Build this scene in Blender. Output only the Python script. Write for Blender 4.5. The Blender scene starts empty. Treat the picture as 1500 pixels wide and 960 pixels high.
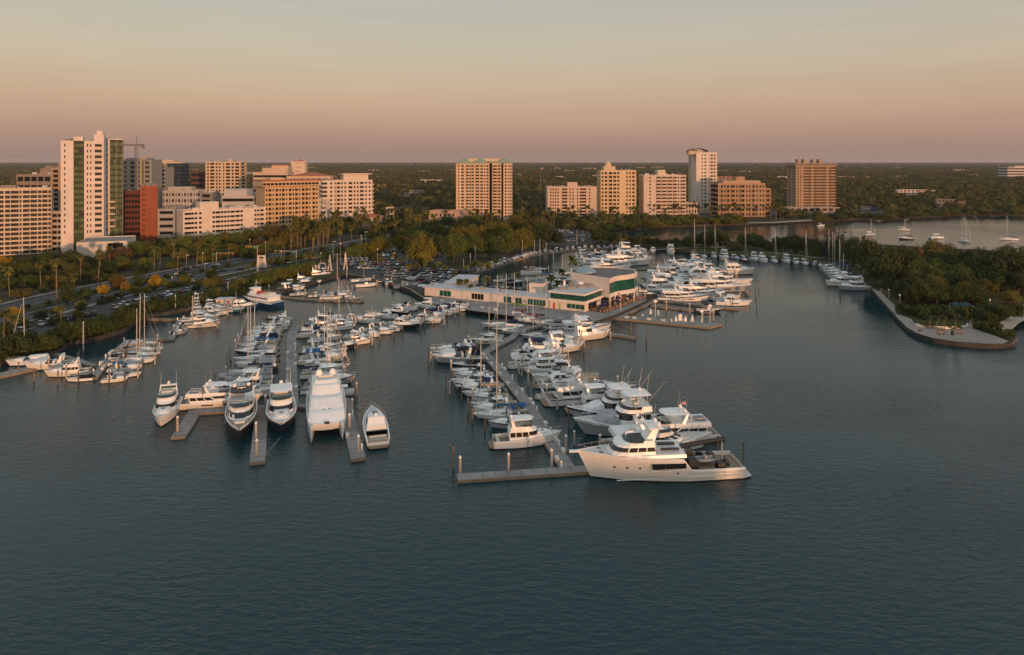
import bpy, bmesh, math, random
from mathutils import Vector, Matrix
R = math.radians
random.seed(11)
S = bpy.context.scene
C = S.collection
# ---------------------------------------------------------------- camera, sky, sun, exposure
EYE, FOC, CX, HY = 60.0, 1000.0, 750.0, 235.0
cam = bpy.data.cameras.new('camera')
cam.sensor_width = 36.0
cam.lens = 36.0 * FOC / 1500.0
cam.shift_y = -(480.0 - HY) / 1500.0
cam.clip_start = 1.0
cam.clip_end = 60000.0
camo = bpy.data.objects.new('camera', cam)
camo.location = (0, 0, EYE)
camo.rotation_euler = (R(90), 0, 0)
C.objects.link(camo)
S.camera = camo
S.view_settings.view_transform = 'Standard'
S.view_settings.look = 'None'
S.view_settings.exposure = 0.0
S.view_settings.gamma = 1.0
SUN_AZ, SUN_EL = R(26), R(3.2)      # azimuth measured from straight behind the camera towards its right
to_sun = Vector((math.sin(SUN_AZ) * math.cos(SUN_EL), -math.cos(SUN_AZ) * math.cos(SUN_EL), math.sin(SUN_EL)))
sun = bpy.data.lights.new('sun', 'SUN')
sun.energy = 2.9
sun.angle = R(0.6)
sun.color = (1.0, 0.505, 0.25)
suno = bpy.data.objects.new('sun', sun)
suno.rotation_euler = to_sun.to_track_quat('Z', 'Y').to_euler()
suno.location = (200, -300, 300)
C.objects.link(suno)

HAZE = 3.2e-5
def lin(r, g, b):
    f = lambda c: (c / 255 / 12.92) if c / 255 <= .04045 else ((c / 255 + .055) / 1.055) ** 2.4
    return (f(r), f(g), f(b), 1.0)

W = bpy.data.worlds.new('World')
S.world = W
W.use_nodes = True
nt = W.node_tree
for n in list(nt.nodes): nt.nodes.remove(n)
out = nt.nodes.new('ShaderNodeOutputWorld')
sky = nt.nodes.new('ShaderNodeTexSky')
sky.sky_type = 'NISHITA'
sky.sun_disc = False
sky.sun_elevation = SUN_EL
sky.sun_rotation = math.atan2(to_sun.x, to_sun.y)
sky.altitude = 60
sky.air_density = 1.3
sky.dust_density = 2.5
bg1 = nt.nodes.new('ShaderNodeBackground')
bg1.inputs['Strength'].default_value = 0.05
nt.links.new(sky.outputs[0], bg1.inputs['Color'])
tc = nt.nodes.new('ShaderNodeTexCoord')
sep = nt.nodes.new('ShaderNodeSeparateXYZ')
nt.links.new(tc.outputs['Generated'], sep.inputs[0])
rmp = nt.nodes.new('ShaderNodeValToRGB')
els = rmp.color_ramp.elements
stops = [(0.0, (152, 127, 121)), (0.02, (160, 133, 122)), (0.055, (176, 146, 131)), (0.09, (184, 157, 139)), (0.13, (185, 168, 150)), (0.17, (181, 171, 157)), (0.225, (171, 168, 160)), (0.3, (184, 186, 182)),
         (0.45, (188, 195, 197)), (0.7, (176, 188, 194)), (1.0, (164, 179, 189))]
els[0].position, els[0].color = stops[0][0], lin(*stops[0][1])
els[1].position, els[1].color = stops[-1][0], lin(*stops[-1][1])
for p, c in stops[1:-1]:
    e = els.new(p); e.color = lin(*c)
nt.links.new(sep.outputs['Z'], rmp.inputs[0])
bg2 = nt.nodes.new('ShaderNodeBackground')
bg2.inputs['Strength'].default_value = 1.0
# faint uneven high haze: long soft streaks, a few per cent
mpn = nt.nodes.new('ShaderNodeMapping'); mpn.inputs['Scale'].default_value = (2.2, 2.2, 16)
nt.links.new(tc.outputs['Generated'], mpn.inputs[0])
nzs = nt.nodes.new('ShaderNodeTexNoise'); nzs.inputs['Scale'].default_value = 1.6; nzs.inputs['Detail'].default_value = 5; nzs.inputs['Distortion'].default_value = .6
nt.links.new(mpn.outputs[0], nzs.inputs['Vector'])
mrs = nt.nodes.new('ShaderNodeMapRange'); mrs.inputs['From Min'].default_value = .35; mrs.inputs['From Max'].default_value = .7; mrs.inputs['To Min'].default_value = .975; mrs.inputs['To Max'].default_value = 1.035
nt.links.new(nzs.outputs['Fac'], mrs.inputs['Value'])
vms = nt.nodes.new('ShaderNodeVectorMath'); vms.operation = 'SCALE'
nt.links.new(rmp.outputs[0], vms.inputs[0]); nt.links.new(mrs.outputs[0], vms.inputs['Scale'])
nt.links.new(vms.outputs[0], bg2.inputs['Color'])
add = nt.nodes.new('ShaderNodeAddShader')
nt.links.new(bg1.outputs[0], add.inputs[0])
nt.links.new(bg2.outputs[0], add.inputs[1])
nt.links.new(add.outputs[0], out.inputs[0])

# ---------------------------------------------------------------- helpers
def G(px, py, z=0.0):
    """pixel of the 1500 x 960 photograph -> point of the horizontal plane z"""
    Y = (EYE - z) * FOC / (py - HY)
    return Vector(((px - CX) * Y / FOC, Y, z))
def atY(px, Y, z=0.0): return Vector(((px - CX) * Y / FOC, Y, z))
def ztop(py, Y): return EYE - (py - HY) * Y / FOC
def rot2(x, y, a): return (x * math.cos(a) - y * math.sin(a), x * math.sin(a) + y * math.cos(a))

MATS = {}
def mat(name, col, rough=.6, var=.12, scale=2.0, spec=.4, metal=0., use_obj=False, rand=0., bump=0., bscale=8., trans=0., coord='Object', mix2=None):
    if name in MATS: return MATS[name]
    m = bpy.data.materials.new(name); m.use_nodes = True
    n = m.node_tree; N = n.nodes; Lk = n.links
    b = N['Principled BSDF']
    b.inputs['Roughness'].default_value = rough
    b.inputs['Metallic'].default_value = metal
    b.inputs['Specular IOR Level'].default_value = spec
    t = N.new('ShaderNodeTexCoord')
    no = N.new('ShaderNodeTexNoise'); no.inputs['Scale'].default_value = scale; no.inputs['Detail'].default_value = 4
    Lk.new(t.outputs[coord], no.inputs['Vector'])
    if use_obj:
        oi = N.new('ShaderNodeObjectInfo'); src = oi.outputs['Color']
    else:
        rg = N.new('ShaderNodeRGB'); rg.outputs[0].default_value = (*col[:3], 1); src = rg.outputs[0]
    mr = N.new('ShaderNodeMapRange')
    mr.inputs['From Min'].default_value = .25; mr.inputs['From Max'].default_value = .75
    mr.inputs['To Min'].default_value = 1 - var; mr.inputs['To Max'].default_value = 1 + var
    Lk.new(no.outputs['Fac'], mr.inputs['Value'])
    fac = mr.outputs[0]
    if rand:
        oi2 = N.new('ShaderNodeObjectInfo')
        m2 = N.new('ShaderNodeMapRange'); m2.inputs['To Min'].default_value = 1 - rand; m2.inputs['To Max'].default_value = 1 + rand
        Lk.new(oi2.outputs['Random'], m2.inputs['Value'])
        mu = N.new('ShaderNodeMath'); mu.operation = 'MULTIPLY'
        Lk.new(fac, mu.inputs[0]); Lk.new(m2.outputs[0], mu.inputs[1]); fac = mu.outputs[0]
    vm = N.new('ShaderNodeVectorMath'); vm.operation = 'SCALE'
    if mix2:
        mx = N.new('ShaderNodeMix'); mx.data_type = 'RGBA'
        Lk.new(src, mx.inputs['A']); mx.inputs['B'].default_value = (*mix2[:3], 1)
        n2 = N.new('ShaderNodeTexNoise'); n2.inputs['Scale'].default_value = scale * .31; n2.inputs['Detail'].default_value = 5
        Lk.new(t.outputs[coord], n2.inputs['Vector'])
        m3 = N.new('ShaderNodeMapRange'); m3.inputs['From Min'].default_value = .42; m3.inputs['From Max'].default_value = .6
        Lk.new(n2.outputs['Fac'], m3.inputs['Value']); Lk.new(m3.outputs[0], mx.inputs['Factor'])
        src = mx.outputs['Result']
    Lk.new(src, vm.inputs[0]); Lk.new(fac, vm.inputs['Scale'])
    Lk.new(vm.outputs[0], b.inputs['Base Color'])
    if bump:
        nb = N.new('ShaderNodeTexNoise'); nb.inputs['Scale'].default_value = bscale; nb.inputs['Detail'].default_value = 3
        Lk.new(t.outputs[coord], nb.inputs['Vector'])
        bp = N.new('ShaderNodeBump'); bp.inputs['Strength'].default_value = bump; bp.inputs['Distance'].default_value = .2
        Lk.new(nb.outputs['Fac'], bp.inputs['Height']); Lk.new(bp.outputs[0], b.inputs['Normal'])
    if trans:
        tr = N.new('ShaderNodeBsdfTranslucent'); Lk.new(vm.outputs[0], tr.inputs[0])
        ms = N.new('ShaderNodeMixShader'); ms.inputs[0].default_value = trans
        Lk.new(b.outputs[0], ms.inputs[1]); Lk.new(tr.outputs[0], ms.inputs[2])
        Lk.new(ms.outputs[0], N['Material Output'].inputs['Surface'])
    MATS[name] = m
    return m

gel = mat('gelcoat', (.80, .79, .77), .28, .05, .7, .5, rand=.06)
gel2 = mat('gelcoat_cream', (.70, .65, .56), .32, .05, .7, .5)
hullc = mat('hull_paint', (1, 1, 1), .25, .06, .5, .5, use_obj=True)
boot = mat('boot_stripe', (.02, .022, .03), .4, .2, 1)
nonskid = mat('deck_nonskid', (.56, .55, .53), .7, .08, 1.5)
teak_and_shade = mat('teak_and_cockpit_shade', (.27, .19, .12), .7, .22, 3)
glassd = mat('dark_glass', (.012, .014, .017), .08, .2, 1, .6)
glassb = mat('tinted_glass', (.02, .04, .055), .08, .2, 1, .6)
canvas = mat('canvas', (1, 1, 1), .85, .12, 1.2, .2, use_obj=True, bump=.3, bscale=2.5)
steel = mat('brushed_steel', (.42, .41, .40), .55, .1, 3, .3, .1)
stay = mat('rigging_wire', (.2, .19, .18), .7, .1, 3, .1)
spar = mat('spar_paint', (.62, .56, .48), .4, .08, 1)
black = mat('black_plastic', (.015, .015, .017), .5, .2, 2)
vinyl = mat('seat_vinyl', (.62, .58, .52), .6, .08, 2)
rubber = mat('grey_tube', (.33, .33, .34), .6, .1, 2)
wood = mat('piling_wood', (.16, .115, .08), .85, .3, 1.5, rand=.25)
pilec = mat('piling_concrete', (.42, .36, .30), .8, .15, 1.5, rand=.1)
capw = mat('white_cap', (.74, .72, .69), .5, .05, 2)
dockc = mat('dock_concrete', (.29, .265, .25), .85, .14, .5, mix2=(.22, .20, .19), coord='Object')
dockw = mat('dock_wood', (.24, .18, .125), .85, .25, 1.2)

def setp(o, label=None, cat=None, group=None, kind=None):
    if label: o['label'] = label
    if cat: o['category'] = cat
    if group: o['group'] = group
    if kind: o['kind'] = kind
    return o
def thing(name, label, cat, loc=(0, 0, 0), rz=0., group=None):
    o = bpy.data.objects.new(name, None); o.empty_display_size = .5
    C.objects.link(o); o.location = loc; o.rotation_euler = (0, 0, rz)
    return setp(o, label, cat, group)

class M:
    """collects faces, then links them as one mesh object"""
    def __init__(s): s.v = []; s.f = []; s.m = []
    def face(s, pts, m=0):
        i = len(s.v); s.v += [tuple(p) for p in pts]; s.f.append(tuple(range(i, i + len(pts)))); s.m.append(m); return s
    def add(s, vs, fs, m=0):
        i = len(s.v); s.v += [tuple(p) for p in vs]
        for k, f in enumerate(fs):
            s.f.append(tuple(i + a for a in f)); s.m.append(m[k] if isinstance(m, list) else m)
        return s
    def box(s, x0, x1, y0, y1, z0, z1, m=0, taper=1., tx=0.):
        cx, cy = (x0 + x1) / 2, (y0 + y1) / 2
        b = [(x0, y0), (x1, y0), (x1, y1), (x0, y1)]
        vs = [(x, y, z0) for x, y in b] + [(cx + (x - cx) * taper + tx, cy + (y - cy) * taper, z1) for x, y in b]
        return s.add(vs, [(3, 2, 1, 0), (4, 5, 6, 7), (0, 1, 5, 4), (1, 2, 6, 5), (2, 3, 7, 6), (3, 0, 4, 7)], m)
    def obox(s, p, q, w, z0, z1, m=0):
        """box along p-q (xy), width w"""
        d = Vector((q[0] - p[0], q[1] - p[1])).normalized(); n = Vector((-d.y, d.x)) * w / 2
        b = [(p[0] - n.x, p[1] - n.y), (q[0] - n.x, q[1] - n.y), (q[0] + n.x, q[1] + n.y), (p[0] + n.x, p[1] + n.y)]
        return s.prism(b, z0, z1, m, m)
    def prism(s, poly, z0, z1, m=0, mt=None):
        n = len(poly); vs = [(p[0], p[1], z0) for p in poly] + [(p[0], p[1], z1) for p in poly]
        fs = [(i, (i + 1) % n, n + (i + 1) % n, n + i) for i in range(n)] + [tuple(range(n, 2 * n)), tuple(reversed(range(n)))]
        return s.add(vs, fs, [m] * n + [m if mt is None else mt, m])
    def tube(s, p0, p1, r0, r1=None, n=6, m=0, cap=True):
        r1 = r0 if r1 is None else r1
        p0, p1 = Vector(p0), Vector(p1); d = (p1 - p0).normalized()
        a = d.orthogonal().normalized(); b = d.cross(a)
        vs = [p + (a * math.cos(6.2832 * k / n) + b * math.sin(6.2832 * k / n)) * r for p, r in ((p0, r0), (p1, r1)) for k in range(n)]
        fs = [(k, (k + 1) % n, n + (k + 1) % n, n + k) for k in range(n)]
        if cap: fs += [tuple(range(n, 2 * n)), tuple(reversed(range(n)))]
        return s.add(vs, fs, m)
    def path(s, pts, r, n=5, m=0):
        for a, b in zip(pts, pts[1:]): s.tube(a, b, r, r, n, m)
        return s
    def loft(s, rings, m=0, bottom=False, top=True, mt=None):
        n = len(rings[0]); vs = [p for r in rings for p in r]
        fs = []; ms = []
        for k in range(len(rings) - 1):
            for i in range(n):
                fs.append((k * n + i, k * n + (i + 1) % n, (k + 1) * n + (i + 1) % n, (k + 1) * n + i)); ms.append(m)
        if top: fs.append(tuple(range((len(rings) - 1) * n, len(rings) * n))); ms.append(m if mt is None else mt)
        if bottom: fs.append(tuple(reversed(range(n)))); ms.append(m)
        return s.add(vs, fs, ms)
    def lathe(s, prof, cx=0, cy=0, n=10, m=0):
        rings = [[(cx + r * math.cos(6.2832 * k / n), cy + r * math.sin(6.2832 * k / n), z) for k in range(n)] for r, z in prof]
        return s.loft(rings, m)
    def mesh(s, name, mats, smooth=False):
        me = bpy.data.meshes.new(name); me.from_pydata(s.v, [], s.f)
        for m in mats: me.materials.append(m)
        me.polygons.foreach_set('material_index', s.m)
        if smooth: me.polygons.foreach_set('use_smooth', [True] * len(s.f))
        me.update(); return me
    def obj(s, name, mats, parent=None, smooth=False, loc=None, weld=False, kind=None):
        if not isinstance(mats, (list, tuple)): mats = [mats]
        me = s.mesh(name, mats, smooth)
        if weld:
            bm = bmesh.new(); bm.from_mesh(me); bmesh.ops.remove_doubles(bm, verts=bm.verts, dist=.012); bm.to_mesh(me); bm.free()
        return link(name, me, parent, loc, kind)
def link(name, me, parent=None, loc=None, kind=None, color=None):
    o = bpy.data.objects.new(name, me); C.objects.link(o)
    if parent is not None: o.parent = parent
    if loc is not None: o.location = loc
    if kind: o['kind'] = kind
    if color: o.color = (*color[:3], 1)
    return o
ORD = ['first', 'second', 'third', 'fourth', 'fifth', 'sixth', 'seventh', 'eighth', 'ninth', 'tenth', 'eleventh', 'twelfth', 'thirteenth', 'fourteenth', 'fifteenth', 'sixteenth', 'seventeenth', 'eighteenth', 'nineteenth']
TENS = {2: 'twent', 3: 'thirt', 4: 'fort', 5: 'fift', 6: 'sixt', 7: 'sevent', 8: 'eight', 9: 'ninet', 10: 'hundred-and-'}
def nth(i):
    if i < 19: return ORD[i]
    t, u = divmod(i + 1, 10)
    return TENS[t] + 'ieth' if u == 0 else TENS[t] + 'y-' + ORD[u - 1]
# ---------------------------------------------------------------- water, land, roads
LZ = 1.5
def water_mat():
    m = bpy.data.materials.new('bay_water'); m.use_nodes = True
    n = m.node_tree; N = n.nodes; Lk = n.links; N.remove(N['Principled BSDF'])
    df = N.new('ShaderNodeBsdfDiffuse'); gs = N.new('ShaderNodeBsdfGlossy'); fr = N.new('ShaderNodeFresnel'); mxs = N.new('ShaderNodeMixShader')
    df.inputs['Color'].default_value = (.007, .036, .043, 1); gs.inputs['Roughness'].default_value = .055; fr.inputs['IOR'].default_value = 1.34
    t = N.new('ShaderNodeTexCoord')
    def noise(scale, stretch, rot, det=3):
        mp = N.new('ShaderNodeMapping'); mp.inputs['Scale'].default_value = (scale, scale * stretch, scale); mp.inputs['Rotation'].default_value = (0, 0, R(rot))
        Lk.new(t.outputs['Object'], mp.inputs[0]); no = N.new('ShaderNodeTexNoise'); no.inputs['Scale'].default_value = 1; no.inputs['Detail'].default_value = det; no.inputs['Roughness'].default_value = .55
        Lk.new(mp.outputs[0], no.inputs['Vector']); return no.outputs['Fac']
    a = noise(.4, 2.1, 22, 4); c = noise(1.25, 1.8, 10, 2); big = noise(.006, 2.6, 20, 3)
    m1 = N.new('ShaderNodeMath'); m1.operation = 'MULTIPLY_ADD'; Lk.new(c, m1.inputs[0]); m1.inputs[1].default_value = .32; Lk.new(a, m1.inputs[2])
    gust = N.new('ShaderNodeMapRange'); gust.inputs['From Min'].default_value = .35; gust.inputs['From Max'].default_value = .65; gust.inputs['To Min'].default_value = .2; gust.inputs['To Max'].default_value = 1.0
    Lk.new(big, gust.inputs['Value'])
    # sheltered basins: calmer water north of the outer berths
    sp = N.new('ShaderNodeSeparateXYZ'); Lk.new(t.outputs['Object'], sp.inputs[0])
    calm = N.new('ShaderNodeMapRange'); calm.inputs['From Min'].default_value = 120; calm.inputs['From Max'].default_value = 250; calm.inputs['To Min'].default_value = 1.; calm.inputs['To Max'].default_value = .3
    Lk.new(sp.outputs['Y'], calm.inputs['Value'])
    mu = N.new('ShaderNodeMath'); mu.operation = 'MULTIPLY'; Lk.new(gust.outputs[0], mu.inputs[0]); Lk.new(calm.outputs[0], mu.inputs[1])
    bp = N.new('ShaderNodeBump'); bp.inputs['Distance'].default_value = .42
    Lk.new(mu.outputs[0], bp.inputs['Strength']); Lk.new(m1.outputs[0], bp.inputs['Height']); Lk.new(bp.outputs[0], gs.inputs['Normal']); Lk.new(bp.outputs[0], fr.inputs['Normal'])
    Lk.new(fr.outputs[0], mxs.inputs[0]); Lk.new(df.outputs[0], mxs.inputs[1]); Lk.new(gs.outputs[0], mxs.inputs[2]); Lk.new(mxs.outputs[0], N['Material Output'].inputs['Surface'])
    return m
m = M(); m.face([(-26000, -3000, 0), (26000, -3000, 0), (26000, 15000, 0), (-26000, 15000, 0)])
m.obj('water', water_mat(), kind='structure')

shore = [(-500, 560), (-200, 548), (0, 530), (25, 519), (60, 518), (85, 513), (103, 500), (137, 495), (183, 481), (205, 467), (225, 461), (272, 452), (320, 444), (385, 437), (400, 430), (440, 419), (487, 405), (505, 401), (560, 411), (600, 424), (628, 441),
         (640, 444), (760, 462), (810, 470), (866, 474), (905, 461), (948, 441), (968, 429), (945, 421), (930, 412), (880, 408), (838, 405), (800, 413), (760, 424), (735, 425), (712, 419), (692, 409), (680, 400),
         (686, 394), (700, 390), (730, 382), (760, 373), (790, 366), (825, 362), (865, 359), (905, 357), (950, 362), (1000, 368), (1060, 373), (1120, 377), (1180, 382), (1205, 387), (1240, 395), (1262, 408), (1276, 422), (1300, 448), (1316, 466), (1330, 480), (1345, 489), (1368, 496), (1400, 501), (1440, 504), (1470, 504), (1484, 501), (1478, 496), (1462, 492), (1462, 484), (1475, 474), (1496, 462), (1496, 447), (1510, 440), (1545, 428), (1640, 405), (1640, 385), (1560, 372), (1500, 371), (1430, 366), (1360, 362), (1290, 358), (1230, 354), (1150, 353), (1060, 352), (960, 352), (905, 351), (892, 348), (893, 343),
         (915, 339), (960, 331), (1030, 329), (1095, 327), (1190, 323), (1245, 320), (1300, 319), (1345, 317), (1400, 313.5), (1500, 313.5), (1700, 312), (2500, 310)]
land = [G(x, y, LZ).xy for x, y in shore]
for q in land:
    pass
land += [Vector((24000, land[-1].y)), Vector((24000, 14900)), Vector((-24000, 14900)), Vector((-24000, land[0].y))]
bm = bmesh.new(); vs = [bm.verts.new((p.x, p.y, LZ)) for p in land]; f = bm.faces.new(vs); f.normal_update()
if f.normal.z < 0: f.normal_flip()
lo = [bm.verts.new((p.x, p.y, -1.2)) for p in land]
for i in range(len(vs)):
    j = (i + 1) % len(vs); w = bm.faces.new((vs[i], lo[i], lo[j], vs[j])); w.material_index = 1
bmesh.ops.triangulate(bm, faces=[f])
bmesh.ops.recalc_face_normals(bm, faces=bm.faces)
me = bpy.data.meshes.new('ground'); bm.to_mesh(me); bm.free()
me.materials.append(mat('grass_ground', (.052, .050, .022), .95, .35, .05, .1, mix2=(.072, .058, .034)))
me.materials.append(mat('seawall', (.06, .053, .046), .9, .3, .25, .2))
link('ground', me, kind='structure')
asph = mat('asphalt', (.046, .046, .050), .9, .18, .15, .2, mix2=(.056, .055, .055))
asph2 = mat('asphalt_worn', (.066, .064, .063), .9, .2, .12, .2, mix2=(.054, .053, .053))
conc = mat('concrete', (.30, .265, .235), .88, .12, .2, .2, mix2=(.25, .22, .20))
white = mat('road_paint', (.62, .60, .56), .8, .15, .6)
grass = mat('lawn', (.052, .062, .018), .95, .3, .12, .1, mix2=(.07, .062, .026))
sand = mat('sand', (.42, .35, .27), .95, .12, .2, .1)
def strip(name, cl, w, z, m_, kind='structure', off=0., step=None, **kw):
    """ribbon of width w along the centre line cl (xy points), shifted by off to its left"""
    mm = M(); n = len(cl); L_, R_ = [], []
    for i, p in enumerate(cl):
        a = cl[max(0, i - 1)]; b = cl[min(n - 1, i + 1)]; d = Vector((b[0] - a[0], b[1] - a[1])).normalized(); nn = Vector((-d.y, d.x))
        L_.append((p[0] + nn.x * (off + w / 2), p[1] + nn.y * (off + w / 2), z)); R_.append((p[0] + nn.x * (off - w / 2), p[1] + nn.y * (off - w / 2), z))
    for i in range(n - 1): mm.face([R_[i], R_[i + 1], L_[i + 1], L_[i]])
    return mm.obj(name, m_, weld=True, kind=kind)
def smooth(cl, k=6):
    r = []
    P_ = [Vector(p) for p in cl]
    for i in range(len(P_) - 1):
        a = P_[max(0, i - 1)]; b = P_[i]; c = P_[i + 1]; d = P_[min(len(P_) - 1, i + 2)]
        for s in range(k):
            t = s / k; r.append(.5 * (2 * b + (c - a) * t + (2 * a - 5 * b + 4 * c - d) * t * t + (3 * b - a - 3 * c + d) * t ** 3))
    return r + [P_[-1]]
def poly(name, pts, z, m_, kind='structure'):
    bm = bmesh.new(); f = bm.faces.new([bm.verts.new((p[0], p[1], z)) for p in pts]); f.normal_update()
    if f.normal.z < 0: f.normal_flip()
    bmesh.ops.triangulate(bm, faces=[f]); me = bpy.data.meshes.new(name); bm.to_mesh(me); bm.free(); me.materials.append(m_)
    return link(name, me, kind=kind)
gp = lambda l: [G(x, y, LZ).xy for x, y in l]
ROAD = smooth(gp([(-260, 520), (-60, 476), (46, 452), (110, 436), (180, 421), (229, 411), (300, 397), (370, 384), (430, 375), (500, 364), (560, 353), (610, 345), (680, 333), (760, 325), (850, 319), (950, 316.5), (1060, 314), (1190, 311.5), (1280, 309)]))
strip('road', ROAD, 33, LZ + .02, asph)
strip('median', ROAD, 5.5, LZ + .14, grass, off=0)
for o in (-16.9, 16.9): strip('kerb', ROAD, .5, LZ + .13, conc, off=o)
strip('pavement', ROAD, 2.6, LZ + .12, conc, off=-19); strip('pavement', ROAD, 2.6, LZ + .12, conc, off=19)
mm = M()
for o in (-13.2, -9.6, -6.1, 6.1, 9.6, 13.2):
    acc = 0.
    for a, b in zip(ROAD, ROAD[1:]):
        d = (b - a); l = d.length; d.normalize(); nn = Vector((-d.y, d.x)); s = 0.
        edge = abs(o) > 13 or abs(o) < 7
        while s < l:
            e = min(l, s + (l if edge else 3.2)); p = a + d * s + nn * o; q = a + d * e + nn * o; w = .1
            mm.face([(p.x + nn.x * -w, p.y + nn.y * -w, LZ + .03), (q.x + nn.x * -w, q.y + nn.y * -w, LZ + .03), (q.x + nn.x * w, q.y + nn.y * w, LZ + .03), (p.x + nn.x * w, p.y + nn.y * w, LZ + .03)])
            s = e + (0 if edge else 6.)
            if edge: break
mm.obj('road_marking', white, kind='structure')
# side street crossing at the signals, parking lots, paths
strip('side_road', gp([(392, 392), (360, 372), (300, 358), (215, 350)]), 16, LZ + .03, asph)
poly('parking_lot', gp([(-10, 510), (30, 490), (75, 492), (125, 476), (200, 458), (300, 431), (400, 408), (455, 396), (430, 391), (350, 405), (255, 424), (175, 434), (110, 455), (20, 480)]), LZ + .02, asph2)
strip('path', smooth(gp([(30, 498), (70, 497), (125, 479), (175, 463), (210, 452), (255, 440), (300, 428)])), 2.6, LZ + .05, conc)
poly('parking_lot', gp([(452, 397), (500, 380), (545, 371), (600, 366), (660, 371), (640, 392), (700, 394), (690, 407), (712, 421), (690, 432), (640, 436), (600, 420), (556, 409), (505, 398)]), LZ + .02, asph2)
poly('parking_lot', gp([(628, 367), (700, 350), (742, 338), (720, 331), (655, 340), (600, 352)]), LZ + .02, asph2)
poly('parking_lot', gp([(790, 362), (865, 357), (880, 350), (872, 343), (850, 334), (790, 337), (775, 350)]), LZ + .02, asph2)
poly('parking_lot', gp([(700, 433), (706, 425), (740, 427), (775, 424), (800, 418), (790, 436), (772, 444)]), LZ + .025, asph2)
poly('plaza', gp([(1277, 423), (1300, 448), (1316, 466), (1330, 480), (1345, 488.5), (1368, 495.5), (1400, 500.5), (1440, 503.5), (1469, 503.5), (1478, 500), (1462, 494), (1440, 486), (1425, 481), (1430, 468), (1424, 468), (1412, 476), (1390, 482), (1360, 481), (1340, 474), (1334, 467), (1322, 463), (1311, 448), (1298, 436), (1290, 428)]), LZ + .03, conc)
poly('lawn', gp([(1010, 371), (1100, 376), (1180, 381), (1225, 391), (1258, 404), (1262, 395), (1230, 383), (1170, 372), (1090, 366), (1010, 364)]), LZ + .02, grass)
strip('path', smooth(gp([(960, 366), (1020, 363), (1090, 366), (1150, 372), (1200, 378), (1240, 382), (1262, 392)])), 2.4, LZ + .04, conc)
poly('lawn', gp([(1330, 463), (1345, 474), (1385, 478), (1425, 467), (1440, 440), (1370, 440)]), LZ + .015, grass)
poly('lawn', gp([(1310, 412), (1400, 424), (1480, 412), (1440, 396), (1350, 398)]), LZ + .016, grass)
strip('seawall_cap', [G(x, y, LZ).xy for x, y in [(1277, 422.6), (1300, 448), (1316, 466), (1330, 480), (1345, 488.8), (1368, 495.8), (1400, 500.8), (1440, 503.8), (1470, 503.8)]], .7, LZ + .12, conc)
strip('beach', gp([(1095, 326.6), (1130, 326.2), (1190, 322.6)]), 9, LZ + .03, sand)
strip('beach', gp([(1465, 485), (1480, 472), (1499, 462), (1500, 447)]), 5, LZ + .03, sand)
strip('seawall_cap', gp([(505, 400.8), (560, 410.8), (600, 423.8), (628, 440.8)]), .8, LZ + .15, conc)
strip('promenade', gp([(628, 440), (700, 452.5), (760, 460.5), (810, 468.4), (866, 470)]), 8, LZ + .06, dockc)
poly('promenade', gp([(629, 438.5), (700, 451), (760, 459), (810, 467), (866, 472.5), (905, 460), (948, 440), (935, 427), (880, 425), (840, 436), (790, 441), (640, 431)]), LZ + .035, dockc)
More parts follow.
